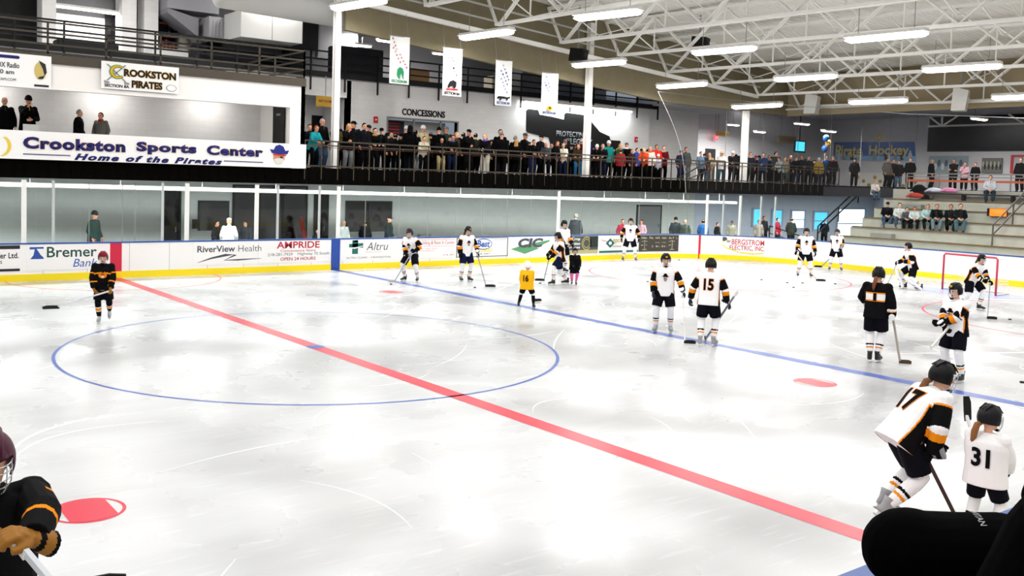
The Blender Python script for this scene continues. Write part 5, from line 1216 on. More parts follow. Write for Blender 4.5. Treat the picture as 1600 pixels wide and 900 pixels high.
def decal(name, bm, j, me, host, m, back=True, t=.3, layer=.005):      # lettering or crest sewn on the jersey, following its folds
    bvh = BVHTree.FromPolygons([v.co.copy() for v in me.vertices], [tuple(p.vertices) for p in me.polygons])
    N = -j.F if back else j.F; R_ = j.u.cross(N)
    bmesh.ops.triangulate(bm, faces=bm.faces[:])
    for _ in range(3):
        ed = [e for e in bm.edges if e.calc_length() > .03*j.s]
        if ed: bmesh.ops.subdivide_edges(bm, edges=ed, cuts=1); bmesh.ops.triangulate(bm, faces=bm.faces[:])
    O = j.P+j.u*t*j.s
    for v in bm.verts:
        q = O+R_*v.co.x+j.u*v.co.y; h = bvh.ray_cast(q+N*.8, -N)
        v.co = (h[0] if h[0] is not None else q+N*.16*j.s)+N*layer
    bmesh.ops.recalc_face_normals(bm, faces=bm.faces[:]); return obj(name, bm, m, host)
def crest(j, me, host, kind='pirate', s=1.0):
    def poly(pts, m, lay): bm = B(); bm.faces.new([bm.verts.new((x*s*j.s, y*s*j.s, 0)) for x, y in pts]); decal('chest_crest', bm, j, me, host, m, False, .3, lay)
    if kind == 'pirate':
        poly([(-.09, .03), (-.05, .05), (-.03, .1), (.02, .1), (.05, .05), (.09, .03), (.04, .02), (-.04, .02)], J_BLACK, .006); poly([(-.045, .02), (.045, .02), (.04, -.03), (0, -.05), (-.04, -.03)], mat('crest skin', '#d9a080', .8), .005); poly([(-.045, -.02), (-.02, -.01), (.02, -.01), (.045, -.02), (.02, -.08), (-.02, -.08)], mat('crest grey', '#8c8a90', .8), .008); poly([(-.04, .004), (-.01, .004), (-.01, -.012), (-.04, -.012)], J_BLACK, .01)
    else:
        poly([(.1*math.cos(a), .075*math.sin(a)) for a in np.linspace(0, 6, 18)], J_ORANGE, .005); poly([(.05*math.cos(a), .03+.025*math.sin(a)) for a in np.linspace(0, 6, 12)], mat('crest red', '#b2382a', .8), .008); poly([(-.04, -.02), (0, .0), (.04, -.02), (.02, -.06), (-.02, -.06)], mat('crest pale', '#e6d7c0', .8), .008)
def number(j, me, host, s_, w, h, t=.27, m=J_BLACK, out=J_ORANGE):
    if out: decal('number_outline', text_bm(s_, w*1.1*j.s, h*1.08*j.s, .06, center=True), j, me, host, out, True, t, .005)
    decal('number', text_bm(s_, w*j.s, h*j.s, .035, center=True), j, me, host, m, True, t, .009)
def skate(j, i, parent, boot):
    m = j.footR[i]; g = j.foot[i]; s = j.s; bm = B()
    def T(x, y, z): return g+m @ V((x*s, y*s, z*s))
    loft(bm, [ring(T(0, y, z), m @ V((1, 0, 0)), m @ V((0, 1, 0)), rx*s, ry*s, 14, 2.6) for y, z, rx, ry in ((-.04, .06, .042, .135), (-.04, .085, .046, .14), (-.025, .11, .045, .12), (.015, .14, .043, .075), (.03, .18, .045, .062), (.035, .225, .05, .066))])
    sk_ = obj('skate', bm, boot, parent, True)
    bm = B(); box(bm, 0, 0, 0, 0, 0, 0); bm.clear()
    def bx2(x0, x1, y0, y1, z0, z1):
        k = len(bm.verts); box(bm, x0, x1, y0, y1, z0, z1); bm.verts.ensure_lookup_table()
        for v in bm.verts[k:]: v.co = T(*v.co)
    bx2(-.012, .012, -.15, -.08, .022, .062); bx2(-.012, .012, .02, .09, .022, .062); bx2(-.008, .008, -.16, .1, .018, .03)
    obj('blade_holder', bm, J_WHITE, sk_); bm = B()
    loft(bm, [[T(x, y, z) for x, y, z in ((-.0025, yy, z0), (.0025, yy, z0), (.0025, yy, .02), (-.0025, yy, .02))] for yy, z0 in ((-.175, .014), (-.15, .002), (.09, .002), (.115, .012))]); bmesh.ops.recalc_face_normals(bm, faces=bm.faces[:]); obj('blade', bm, STEEL, sk_)
    bm = B()
    for z, y in ((.1, -.1), (.12, -.075), (.145, -.055), (.17, -.04)): tube(bm, [T(-.035, y, z), T(0, y-.025, z+.008), T(.035, y, z)], .006*s, 5)
    obj('laces', bm, J_WHITE, sk_)
def helmet(j, parent, col, cage=True, ear=True, vis=None, dec=None):
    m = mat('helmet '+col, col, .4, spec=.22); hs = j.hs; bm = B(); bmesh.ops.create_uvsphere(bm, u_segments=28, v_segments=20, radius=1)
    bmesh.ops.delete(bm, geom=[f for f in bm.faces if not (lambda c: c.z > .3 or (c.y < -.0 and c.z > -.45) or (c.y < .35 and c.z > -.5 and ear))(f.calc_center_median())], context='FACES')
    for v in bm.verts: v.co = hp(j, v.co.x*.105, v.co.y*.13-.004, v.co.z*.14+.018)
    bmesh.ops.solidify(bm, geom=bm.faces[:], thickness=-.016*hs)
    me = baked(bm, 0, 1, .3); me.materials.append(m); h = link('helmet', me, parent)
    bm = B()
    for x in (-.045, 0, .045): tube(bm, [hp(j, x, .115, .085), hp(j, x, .05, .15), hp(j, x, -.04, .162), hp(j, x, -.11, .1)], [.006*hs, .012*hs, .012*hs, .006*hs], 6)
    obj('ridge', bm, m, h, True)
    if dec:
        bm = B(); ball(bm, hp(j, 0, .105, .115), (.028*hs, .014*hs, .022*hs), 10); obj('sticker', bm, dec, h, True)
    if cage:
        bm = B(); cf = lambda a, u, k=1: hp(j, .098*math.sin(a)*k, .04+.1*math.cos(a)*k, u)
        for u, k in ((.045, 1), (.01, 1.03), (-.03, 1.03), (-.07, .97), (-.115, .75)): tube(bm, [cf(a, u, k) for a in np.linspace(-1.5, 1.5, 11)], .0028*hs, 5)
        for a in (-1.2, -.75, -.3, .3, .75, 1.2): tube(bm, [cf(a, .05), cf(a, .0, 1.03), cf(a, -.06, 1.0), cf(a, -.118, .75)], .0028*hs, 5)
        obj('face_cage', bm, STEEL, h, True)
        bm = B(); tube(bm, [hp(j, -.04, .1, -.11), hp(j, 0, .118, -.115), hp(j, .04, .1, -.11)], [.012*hs, .018*hs, .012*hs], 8); obj('chin_cup', bm, J_BLACK, h, True)
    return h
def glove(j, i, parent, m, m2, voxel=.009):
    s = j.s; bm = B(); c0 = j.curl
    hd, pn, wa = hand_geo(bm, j, i, 1.15, .0165)
    W_ = j.wr[i]; tube(bm, [W_-hd*.11*s, W_-hd*.04*s, W_+hd*.0*s], [(.068*s, .06*s), (.06*s, .052*s), (.046*s, .036*s)], 14, side=wa)
    back = -pn
    for k in range(3): tube(bm, [W_+hd*(.02+.03*k)*s-wa*.035*s+back*.018*s, W_+hd*(.02+.03*k)*s+wa*.035*s+back*.018*s], .014*s, 8)
    me = baked(bm, voxel, 2, .4); me.materials.append(m); me.materials.append(m2)
    n = len(me.polygons); c = np.empty(n*3, 'f'); me.polygons.foreach_get('center', c); c = c.reshape(-1, 3)-np.array(W_); a = c@np.array(hd)/s
    me.polygons.foreach_set('material_index', ((a < -.085) | ((a > -.035) & (a < -.01))).astype('i')); return link('glove', me, parent)
def socks(j, parent, cols, rule, wide=1.0):
    for i in (0, 1):
        K, A = j.knee[i], j.ankle[i]; s = j.s; bm = B(); H = j.hip[i]
        pts = [H.lerp(K, .72), K+(H-K)*.02, K.lerp(A, .2), K.lerp(A, .5), K.lerp(A, .8), K.lerp(A, .95)]; tube(bm, pts, [.075*s*wide, .08*s*wide, .078*s*wide, .075*s*wide, .06*s*wide, .05*s*wide], 16); 
        me = baked(bm, .012, 2); 
        for m in cols: me.materials.append(m)
        n = len(me.polygons); c = np.empty(n*3, 'f'); me.polygons.foreach_get('center', c); c = c.reshape(-1, 3); d = np.array(A-K); t = ((c-np.array(K))@d)/(d@d)
        me.polygons.foreach_set('material_index', np.array([rule(q) for q in t], 'i')); link('sock', me, parent)
def sock_white(t): return 1 if .5 < t < .57 else 2 if .64 < t < .71 else 0
def sock_black(t): return 2 if .32 < t < .52 else 1 if .27 < t < .32 or .52 < t < .57 else 0
def pants(j, parent, m):
    bm = B(); s = j.s; torso_rings(bm, j, [(-.12, .17, .13), (-.04, .2, .15), (.1, .19, .145)])
    for i in (0, 1):
        H, K = j.hip[i], j.knee[i]; tube(bm, [H+Z_*.06*s, H.lerp(K, .3), H.lerp(K, .6), H.lerp(K, .88)], [(.115*s, .125*s), (.122*s, .13*s), (.122*s, .128*s), (.118*s, .122*s)], 16, side=j.X)
    me = baked(bm, .015, 2); me.materials.append(m); link('hockey_pants', me, parent)
def stick(label, top, heel, bdir, shaft='#8d8f95', blade='#0c0c0e', blen=.3, butt=.1):
    d = (heel-top).normalized(); top2 = top-d*butt; t = thing('hockey_stick', label, 'hockey stick', heel, 0, 'hockey sticks')
    obj('shaft', bar(B(), top2-heel, V((0, 0, .03)), .026, .034), mat('stick shaft '+shaft, shaft, .5), t)
    obj('grip_tape', bar(B(), top2-heel, top2-heel+d*.16, .031, .039), mat('grip tape white', '#e6e6e6', .8), t)
    b = bdir.normalized(); hv = Z_-b*b.z
    hv = hv.normalized() if hv.length > .3 else RGT.copy(); nn = hv.cross(b).normalized(); bm = B()
    loft(bm, [[b*(blen*q)+nn*(.03*q*q+w)+hv*z for w, z in ((-.006, -.02), (.006, -.02), (.006, hh), (-.006, hh))] for q, hh in ((-.08, .03), (0, .05), (.35, .055), (.75, .055), (1, .035))]); bmesh.ops.recalc_face_normals(bm, faces=bm.faces[:])
    obj('stick_blade', bm, mat('stick blade '+blade, blade, .6), t); return t
CLOTHSPEC = .12
def tol(P, phi, w, h): return Matrix.Rotation(-facing(P, phi), 3, 'Z') @ (w-P)/(h/1.75)
def facing(P, phi):               # rotation so that a figure looks phi degrees round from the camera, positive towards photo right
    v = V((CAM.x-P.x, CAM.y-P.y, 0)).normalized(); r = V((-v.y, v.x, 0)); a = math.radians(phi); d = v*math.cos(a)+r*math.sin(a)
    return math.atan2(d.x, -d.y)
def w2l(root, p): return Matrix.Rotation(-root.rotation_euler.z, 3, 'Z') @ (p-root.location)
def l2w(root, p): return root.location+Matrix.Rotation(root.rotation_euler.z, 3, 'Z') @ V(p)
KIT_W = ([J_WHITE, J_BLACK, J_ORANGE], rule_white); KIT_B = ([J_BLACK, J_WHITE, J_ORANGE], rule_black); KIT_G = ([J_BLACK, J_WHITE, J_ORANGE], rule_goal); KIT_Y = ([J_YEL, J_WHITE, J_ORANGE], rule_plain); KIT_P = ([J_WHITE, J_BLACK, J_ORANGE], rule_plain); KIT_K = ([J_BLACK], rule_plain)
def player(label, P, phi, h, kit=KIT_W, sock=([J_WHITE, J_BLACK, J_ORANGE], sock_white), num=None, cr=None, hel='#060608', dec=None, cage=True, boot=S_BLACK, glv=(J_BLACK, J_WHITE), hair=None, pony=None, vox=.012, stk=None, hold=None, hem=-.13, bulk=1.0, pcol=P_BLACK, pads=False, hs=1.0, numcol=(J_BLACK, J_ORANGE), sk='#e0ac90', **kw):
    root = thing('person', label, 'person', P, facing(P, phi), 'hockey players'); rz = root.rotation_euler.z
    kw.setdefault('ank', .15*h/1.75); kw.setdefault('wide', 1.1); hd = kw.get('hands')
    if hd: kw['hands'] = [V(q)*(h/1.75) for q in hd]
    heel = None
    if stk:                                   # (heel world, blade dir world, hand index at top, other hand fraction or None)
        heel = stk['heel']; top = kw['hands'][stk['top']]; hl = w2l(root, heel)
        if stk.get('frac'): kw['hands'][1-stk['top']] = top.lerp(hl, stk['frac'])
    j = rig(h, hs=hs, curl=.75 if stk else .45, **kw)
    if stk:
        i = stk['top']; hl = w2l(root, heel); sd = (hl-j.wr[i]).normalized()
        for q in (0, 1):
            if q == i or stk.get('frac'):
                fa = (j.wr[q]-j.el[q]).normalized(); hp_ = (fa-sd*fa.dot(sd)); j.hd[q] = (hp_.normalized() if hp_.length > .15 else (j.F-sd*j.F.dot(sd)).normalized()); j.pn[q] = (-j.X*(1 if q == 0 else -1)-Z_*.2)
        grip = j.wr[i]+j.hd[i]*.075*j.s+(j.pn[i]-j.hd[i]*j.pn[i].dot(j.hd[i])).normalized()*.03*j.s
        bd = stk['bdir']
        stick(stk['label'], l2w(root, grip), heel, bd, stk.get('shaft', '#85878d'), stk.get('blade', '#0c0c0e'), stk.get('blen', .3), stk.get('butt', .1))
    link('body', body_mesh(j, vox, hands=False, feet=False, sk=sk), root)
    me = jersey_mesh(j, kit[0], kit[1], .006 if vox < .0085 else .009 if vox < .0095 else .013 if vox < .012 else .016, bulk, hem); je = link('jersey', me, root)
    if num: number(j, me, je, num[0], num[1], num[2], num[3] if len(num) > 3 else .27, *numcol)
    if cr: crest(j, me, je, cr)
    pants(j, root, pcol); socks(j, root, sock[0], sock[1], 1.0)
    for i in (0, 1): skate(j, i, root, boot); glove(j, i, root, *glv, voxel=.009 if vox < .012 else .011)
    helmet(j, root, hel, cage, True, None, dec)
    if pony:
        bm = B(); tube(bm, [hp(j, 0, -.09, -.04), hp(j, .01, -.135, -.07), hp(j, .015, -.15, -.15), hp(j, .03, -.14, -.25), hp(j, .03, -.13, -.31)], [.025*j.hs, .034*j.hs, .036*j.hs, .028*j.hs, .008*j.hs], 9); obj('ponytail', bm, mat('hair '+pony, pony, .7), root, True)
    if pads:
        for i in (0, 1):
            K, A = j.knee[i], j.ankle[i]; m = j.footR[i]; fr = m @ V((0, -1, 0)); d = (A-K).normalized(); fr = (fr-d*fr.dot(d)).normalized(); sd = d.cross(fr); bm = B()
            up_ = K-d*.2*j.s
            loft(bm, [ring(c_+fr*o_*j.s, sd, fr, .14*j.s, .055*j.s, 16, 3) for c_, o_ in ((up_, .09), (K-d*.05, .12), (K+d*.06, .13), (K.lerp(A, .5), .1), (A+d*.02, .1), (A+d*.1*j.s+fr*.05, .1))]); o = obj('leg_pad', bm, J_WHITE, root, True)
            bm = B()
            for q in (.1, .45, .8): c_ = K.lerp(A, q)+fr*.155*j.s; tube(bm, [c_-sd*.11*j.s, c_+sd*.11*j.s], .012*j.s, 6)
            obj('pad_strap', bm, J_BLACK, o, True)
    return root, j
def ipt(x, y): return onZ(x, y, .025)
def right_of(P): v = V((CAM.x-P.x, CAM.y-P.y, 0)).normalized(); return V((-v.y, v.x, 0))
def away(P): return -V((CAM.x-P.x, CAM.y-P.y, 0)).normalized()
def gz(x, y): p = onZ(x, y, 0); return V((p.x, p.y, 0))
# ---------------------------------------------------------------- players on the ice
def S(label, heel, bdir, top, frac=None, **k): return dict(label=label, heel=heel, bdir=bdir, top=top, frac=frac, **k)
P = gz(1104, 541); r = right_of(P); aw = away(P)
player('person in white jersey numbered 15 standing on the blue line, back turned', P, 172, 1.70, num=('15', .2, .24, .3), feet=((.13, .03, 0, 12, 0), (-.13, -.08, 0, -14, 0)), hands=((.4, -.12, .93), (-.36, -.1, .93)), poles=((1, .4, -.1), (-1, .5, -.2)), lean=6, head=(10, 0), glv=(mat('navy glove', '#1a1c30', .6), J_WHITE), boot=S_GREY, vox=.01,
       stk=S('hockey stick of the player numbered 15, butt end up past the elbow', P+aw*.62-r*.02+Z_*.03, aw, 1, None, butt=.45))
P = gz(1035, 519); r = right_of(P)
player('person in white pirate jersey facing us on the blue line beside number 15', P, 4, 1.66, cr='pirate', feet=((.17, 0, 0, 6, 0), (-.16, -.04, 0, -22, 0)), hands=((.44, -.14, .93), (-.27, -.14, .80)), poles=((.9, .6, -.1), (-.8, .6, -.2)), head=(14, 4), glv=(mat('navy glove', '#1a1c30', .6), J_WHITE), boot=S_GREY, dec=M_GOLD, vox=.01,
       stk=S('hockey stick held upright with its blade on the ice between two blue line players', ipt(1070, 535), r-aw*.2 if False else r, 0, None, shaft='#d9d3d0', blen=.22))
P = gz(1370, 811); r = right_of(P); aw = away(P)
player('person in white jersey numbered 17 skating bent forward with a brown ponytail', P, 122, 1.76, num=('17', .24, .25, .31), feet=((.1, -.12, .04, 0, 20), (-.1, .02, .03, 0, 34)), hip=(0, -.16), hipz=.86, lean=38, hands=((-.12, -.46, .8), (-.24, -.38, .72)), poles=((.8, .5, .1), (-.9, .4, .3)), head=(12, -8), dec=M_GOLD, pony='#7a4f30', glv=(J_BLACK, mat('glove grey', '#8a8a90', .6)), boot=S_GREY, vox=.009, bulk=1.06,
       stk=S('dark hockey stick of the bent skater numbered 17 running down behind the black coats', onZ(1500, 826, .03), r+aw*.5, 1, None, shaft='#3a2420', butt=.14))
P = gz(1533, 846); r = right_of(P); aw = away(P)
player('child in white jersey numbered 31 with a black helmet and ponytail', P, 158, 1.20, kit=KIT_P, num=('31', .24, .26, .24), numcol=(J_BLACK, None), feet=((.12, 0, 0, 5, 0), (-.12, 0, 0, -5, 0)), hands=((.2, -.3, .98), (-.16, -.34, .9)), poles=((1, .4, -.1), (-1, .4, -.1)), head=(6, -28), hs=1.24, pony='#8a5a34', bulk=1.22, hem=-.16, vox=.009, hel='#101015',
       stk=S('small hockey stick with black blade raised beside the child numbered 31', atD(1510, 655, 9.6), Z_*1+r*-.15, 0, None, shaft='#e4e4e6', blen=.24, butt=.12))
P = gz(1364, 566); r = right_of(P); aw = away(P)
player('person in black goalie jersey numbered 1 with a long ponytail, back turned', P, 165, 1.72, kit=KIT_G, num=('1', .06, .15, .29), numcol=(J_BLACK, J_ORANGE), feet=((.06, .02, 0, 16, 0), (-.07, -.05, 0, -6, 0)), hands=((.22, -.3, 1.05), (-.33, -.06, .80)), poles=((1, .3, -.1), (-.7, .7, -.2)), head=(10, 0), pony='#7a4526', vox=.01,
       stk=S('pale hockey stick of the black jersey player numbered 1', ipt(1406, 566), r, 1, None, shaft='#b0a89e', blade='#4a3828', blen=.2))
P = gz(1489, 596); r = right_of(P); aw = away(P)
player('person in white jersey with arms folded behind the bent skater', P, -38, 1.63, cr='pirate', feet=((.14, 0, 0, 8, 0), (-.14, 0, 0, -8, 0)), hands=((-.08, -.3, 1.1), (.02, -.36, 1.02)), poles=((1, .2, -.4), (-1, .2, -.4)), lean=4, head=(8, -6), dec=M_GOLD, vox=.01,
       stk=S('pale hockey stick tucked under folded arms beside the bent skater', atD(1456, 545, 15.6), aw, 1, None, shaft='#d8d4ce', blade='#d8d4ce', blen=.1, butt=.3))
P = gz(1520, 484); r = right_of(P); aw = away(P)
player('person in white and black jersey bent over a stick in front of the goal', P, 48, 1.62, feet=((.14, -.1, 0, 10, 0), (-.14, .25, 0, -8, 0)), hipz=.84, lean=24, hands=((.02, -.5, .86), (-.2, -.4, .8)), head=(16, 0), pony='#6a4428', vox=.012, dec=M_GREY,
       stk=S('hockey stick of the bent player in front of the goal', ipt(1543, 497), r, 0, .22, blen=.22))
P = gz(1421, 452); r = right_of(P); aw = away(P)
player('goalkeeper person in white leg pads leaning on a stick before the end boards', P, -75, 1.66, feet=((.16, .28, 0, 10, 0), (-.12, -.14, 0, -8, 0)), hipz=.78, lean=16, hands=((.18, -.3, .98), (-.05, -.42, .92)), head=(6, 0), pads=True, bulk=1.1, vox=.012,
       stk=S('goalkeeper stick reaching low over the ice beside the blue crease', ipt(1386, 446), -r, 1, None, shaft='#cfcabf'))
P = gz(1257, 433); r = right_of(P); aw = away(P)
player('person in white pirate jersey facing us near the corner boards, blade among pucks', P, 10, 1.72, cr='pirate', feet=((.22, 0, 0, 8, 0), (-.24, 0, 0, -8, 0)), hands=((.33, -.12, .9), (-.34, -.2, .98)), poles=((.8, .6, -.1), (-.8, .6, -.1)), head=(8, 0), vox=.012,
       stk=S('hockey stick slanting across the legs of the corner player among the pucks', ipt(1276, 438), r, 1, None, shaft='#c8b49a'))
P = gz(1306, 423); r = right_of(P)
player('person in white pirate jersey standing against the end boards, hands together', P, 4, 1.6, cr='pirate', feet=((.2, 0, 0, 8, 0), (-.24, 0, 0, -12, 0)), hands=((.16, -.3, 1.05), (-.05, -.35, .98)), head=(8, 0), hel='#26262c', vox=.012,
       stk=S('hockey stick of the player against the end boards', ipt(1284, 417), -r, 0, .3))
P = gz(983, 408); r = right_of(P)
player('person in white pirate jersey facing us before the teal diamond panel', P, 2, 1.72, cr='pirate', feet=((.27, 0, 0, 12, 0), (-.26, 0, 0, -10, 0)), hands=((.36, -.12, .98), (-.36, -.12, .98)), poles=((1, .5, 0), (-1, .5, 0)), head=(4, 0), vox=.012)
P = gz(872, 445); r = right_of(P); aw = away(P)
player('person in white jersey and orange elbow patch striding past the green diamond panel', P, -62, 1.66, feet=((.08, -.24, 0, 0, 0), (-.1, .34, .0, -25, 0)), hipz=.86, lean=8, hands=((.1, -.42, .86), (-.2, -.3, 1.0)), poles=((.6, .9, .2), (-.8, .6, -.1)), head=(8, -10), pcol=mat('navy hockey pants', '#10163a', .75), pony='#a07a50', vox=.012,
       stk=S('hockey stick of the striding player beside a puck', ipt(850, 438), -r, 0, None, blade='#1a1a1c'))
P = gz(878, 426)
player('person in white jersey standing at the boards behind the striding player', P, 38, 1.78, feet=((.13, 0, 0, 8, 0), (-.13, 0, 0, -8, 0)), hands=((.18, -.3, 1.0), (-.15, -.3, 1.0)), head=(10, 0), vox=.012)
P = gz(897, 445)
player('small child in black jersey and pink socks skating beside the striding player', P, 4, 1.1, kit=KIT_K, sock=([PINKS], lambda t: 0), feet=((.06, 0, 0, 8, 0), (-.07, .05, 0, -8, 0)), hands=((.24, -.24, .9), (-.05, -.26, .86)), hs=1.22, bulk=1.2, hem=-.2, vox=.011, cage=True)
P = gz(643, 440); r = right_of(P); aw = away(P)
player('person in white pirate jersey leaning to a puck on the far blue line end', P, -26, 1.67, cr='pirate', feet=((.2, 0, 0, 14, 0), (-.22, -.06, 0, -22, 0)), lean=14, hipz=.88, hands=((.26, -.34, 1.04), (-.1, -.4, .9)), poles=((1, .5, 0), (-1, .4, -.1)), head=(18, -6), hel='#20242e', dec=M_RED, vox=.011,
       stk=S('hockey stick reaching down to the puck at the far blue line end', ipt(617, 440), -r, 0, .42, blade='#b8b8bc', shaft='#a8a8ac', blen=.2))
P = gz(728, 440); r = right_of(P)
player('person in white pirate jersey with gold helmet sticker looking down before the builders panel', P, 28, 1.68, cr='pirate', feet=((.12, -.02, 0, 14, 0), (-.16, .04, 0, -8, 0)), lean=5, hands=((.3, -.26, .92), (-.3, -.06, .86)), poles=((.9, .5, 0), (-.9, .6, 0)), head=(22, 8), dec=M_GOLD, pony='#3a2418', pcol=mat('navy hockey pants', '#10163a', .75), vox=.011,
       stk=S('grey hockey stick with black blade pointing away from the player before the builders panel', ipt(759, 447), r, 0, None, blen=.3))
P = gz(822, 481); r = right_of(P); aw = away(P)
player('small child in golden yellow jersey numbered 16 and white helmet, back turned', P, 165, 1.12, kit=KIT_Y, num=('16', .22, .26, .26), numcol=(mat('dark maroon number', '#3a1010', .8), None), sock=([J_BLACK, J_WHITE, J_ORANGE], lambda t: 1 if t < .14 else 0), feet=((.2, 0, 0, 8, 0), (-.2, 0, 0, -8, 0)), hands=((.26, -.2, .84), (-.1, -.32, .84)), hs=1.24, bulk=1.22, hem=-.2, hel='#f2f2f4', vox=.01, cage=True,
       stk=S('small dark hockey stick of the yellow child, blade resting on the ice', onZ(834, 470, .03), r+aw*.6, 1, None, shaft='#3a3430', butt=.05, blen=.26))
P = gz(157, 505); r = right_of(P); aw = away(P)
player('person in black and orange jersey and maroon helmet skating alone by the center line', P, -6, 1.46, kit=KIT_B, cr='bird', sock=([J_BLACK, J_WHITE, J_ORANGE], sock_black), feet=((.16, .2, .14, 4, 38), (-.03, 0, 0, -4, 0)), hip=(-.01, -.1), lean=12, hands=((.26, -.3, .88), (-.28, -.26, .80)), poles=((1, .4, 0), (-1, .4, 0)), head=(8, 0), hel='#7a1028', hs=1.05, glv=(mat('ochre glove', '#8f5e16', .6), J_BLACK), boot=S_GREY, bulk=1.1, vox=.01,
       stk=S('white hockey stick with black blade held out low by the black jersey skater', atD(91, 481, 19.6), -r, 0, .33, shaft='#dcdce0', blen=.3))
P = atD(-30, 830, 4.9); P = V((P.x, P.y, 0)); r = right_of(P); aw = away(P)
rt, jn = player('person in black and orange jersey cut by the photo corner near the red spot', P, 14, 1.82, kit=KIT_B, feet=((.16, 0, 0, 8, 0), (-.16, 0, 0, -8, 0)), lean=12, hands=(tol(P, 14, atD(52, 848, 4.4), 1.82), tol(P, 14, atD(-55, 850, 4.55), 1.82)), poles=((1, .1, .35), (-1, .1, .3)), wide=1.22, head=(14, -10), hel='#4a1a30', glv=(mat('ochre glove', '#8f5e16', .6), J_BLACK), sock=([J_BLACK, J_WHITE, J_ORANGE], sock_black), vox=.008, bulk=1.08,
       stk=S('pale grey hockey stick of the skater at the photo corner', atD(88, 930, 4.2), r, 0, None, shaft='#c2c6cc', butt=.05))

# ---------------------------------------------------------------- spectators: a few figures, dressed and copied
def proto(**k):
    d = {}; j = rig(1.75, **k); d['j'] = j; d['body'] = body_mesh(j, .0095)
    d['jacket'] = jacket_mesh(j); d['trousers'] = trousers_mesh(j); d['shoe'] = []
    for i in (0, 1):
        bm = shoe_bm(j, i); me = bpy.data.meshes.new('shoe'); bm.to_mesh(me); bm.free(); d['shoe'].append(me)
    for st_ in ('short', 'long', 'pony'): d[st_] = shell_hair(j, st_)
    for st_ in ('cap', 'beanie', 'hood', 'wide'): d[st_] = hat_mesh(j, st_)
    bm = B(); s = j.s                                            # zip and collar line of a jacket
    tube(bm, [j.P+j.u*t+j.F*f for t, f in ((-.1, .152), (.1, .135), (.3, .14), (.45, .135), (.54, .09))], .008, 5); me = bpy.data.meshes.new('zip'); bm.to_mesh(me); bm.free(); d['zip'] = me
    bm = B()
    loft(bm, [ring(j.P+j.u*t+j.F*f, j.X, j.F, rx, ry, 18) for t, rx, ry, f in ((.52, .105, .095, .01), (.55, .1, .095, .015), (.59, .085, .085, .02), (.6, .07, .07, .02))]); bmesh.ops.recalc_face_normals(bm, faces=bm.faces[:]); me = bpy.data.meshes.new('scarf'); bm.to_mesh(me); bm.free(); me.polygons.foreach_set('use_smooth', [True]*len(me.polygons)); d['scarf'] = me
    for me in [d[q] for q in ('jacket', 'trousers', 'short', 'long', 'pony', 'cap', 'beanie', 'hood', 'wide', 'zip', 'scarf')]+d['shoe']:
        me.materials.clear(); me.materials.append(None)
    return d
PR = {
 'stand': proto(hands=((.25, -.12, .9), (-.25, -.12, .9)), head=(6, 0)),
 'lean': proto(lean=16, hip=(0, .1), hands=((.1, -.4, 1.06), (-.16, -.36, 1.06)), poles=((.6, .5, -.8), (-.6, .5, -.8)), head=(12, 0)),
 'cross': proto(hands=((-.1, -.24, 1.14), (.1, -.27, 1.1)), poles=((.8, .1, -.6), (-.8, .1, -.6)), head=(4, 0)),
 'face': proto(lean=4, hands=((.0, -.3, 1.1), (-.07, -.22, 1.44)), poles=((.8, .2, -.6), (-.6, -.1, -.8)), head=(10, 0)),
 'seat': proto(hipz=.5, hip=(0, .42), lean=10, feet=((.13, 0, 0, 6, 0), (-.13, 0, 0, -6, 0)), hands=((.1, -.02, .62), (-.1, -.02, .64)), poles=((.8, .4, -.3), (-.8, .4, -.3)), head=(6, 0)),
}
TOPZ = {k: max(v.co.z for v in d['cap'].vertices) for k, d in PR.items()}
HAIRC = {'dark': '#17100c', 'brown': '#4a2f1c', 'blond': '#b08a50', 'red': '#8a4a26', 'grey': '#8f8d8a', 'white': '#c9c6c0'}
SKINS = ('#e0ac90', '#d69c7e', '#e6b8a0', '#c98d70')
rsp = random.Random(21)
def ov(o, m):
    o.material_slots[0].link = 'OBJECT'; o.material_slots[0].material = m
def dressed(label, P, rz, scale, pose, jk, tr, hair, hat=None, hatc='#0a0a0c', group=None, extra=None, cat='person'):
    d = PR[pose]; t = thing('person', label, cat, P, rz, group, scale)
    b = link('body', d['body'], t); sk_ = rsp.choice(SKINS)
    ov(b, skin(sk_))
    ov(link('jacket', d['jacket'], t), mat('cloth '+jk, jk, .85)); ov(link('trousers', d['trousers'], t), mat('cloth '+tr, tr, .85))
    for me in d['shoe']: ov(link('shoe', me, t), mat('shoe leather', '#0c0b0b', .5))
    if hat in (None, 'bald'):
        if hat is None:
            st_, col = hair.split('-'); ov(link('hair', d[st_], t), mat('hair '+HAIRC[col], HAIRC[col], .8))
    else:
        ov(link('hat', d[hat], t), mat('hat '+hatc, hatc, .8))
        if hair and 'long' in hair: st_, col = hair.split('-'); ov(link('hair', d[st_], t), mat('hair '+HAIRC[col], HAIRC[col], .8))
    if extra:
        for k, c_ in extra: ov(link(k, d[k], t), mat('cloth '+c_, c_, .8))
    else: ov(link('zip', d['zip'], t), mat('zip metal', '#35363a', .5))
    return t
BK = '#030304'; DK = '#090910'; NV = '#141a33'; JE = '#3f566e'; KH = '#9a8a62'; GR = '#6c6f72'; DB = '#060608'; BRN = '#3a2c1c'
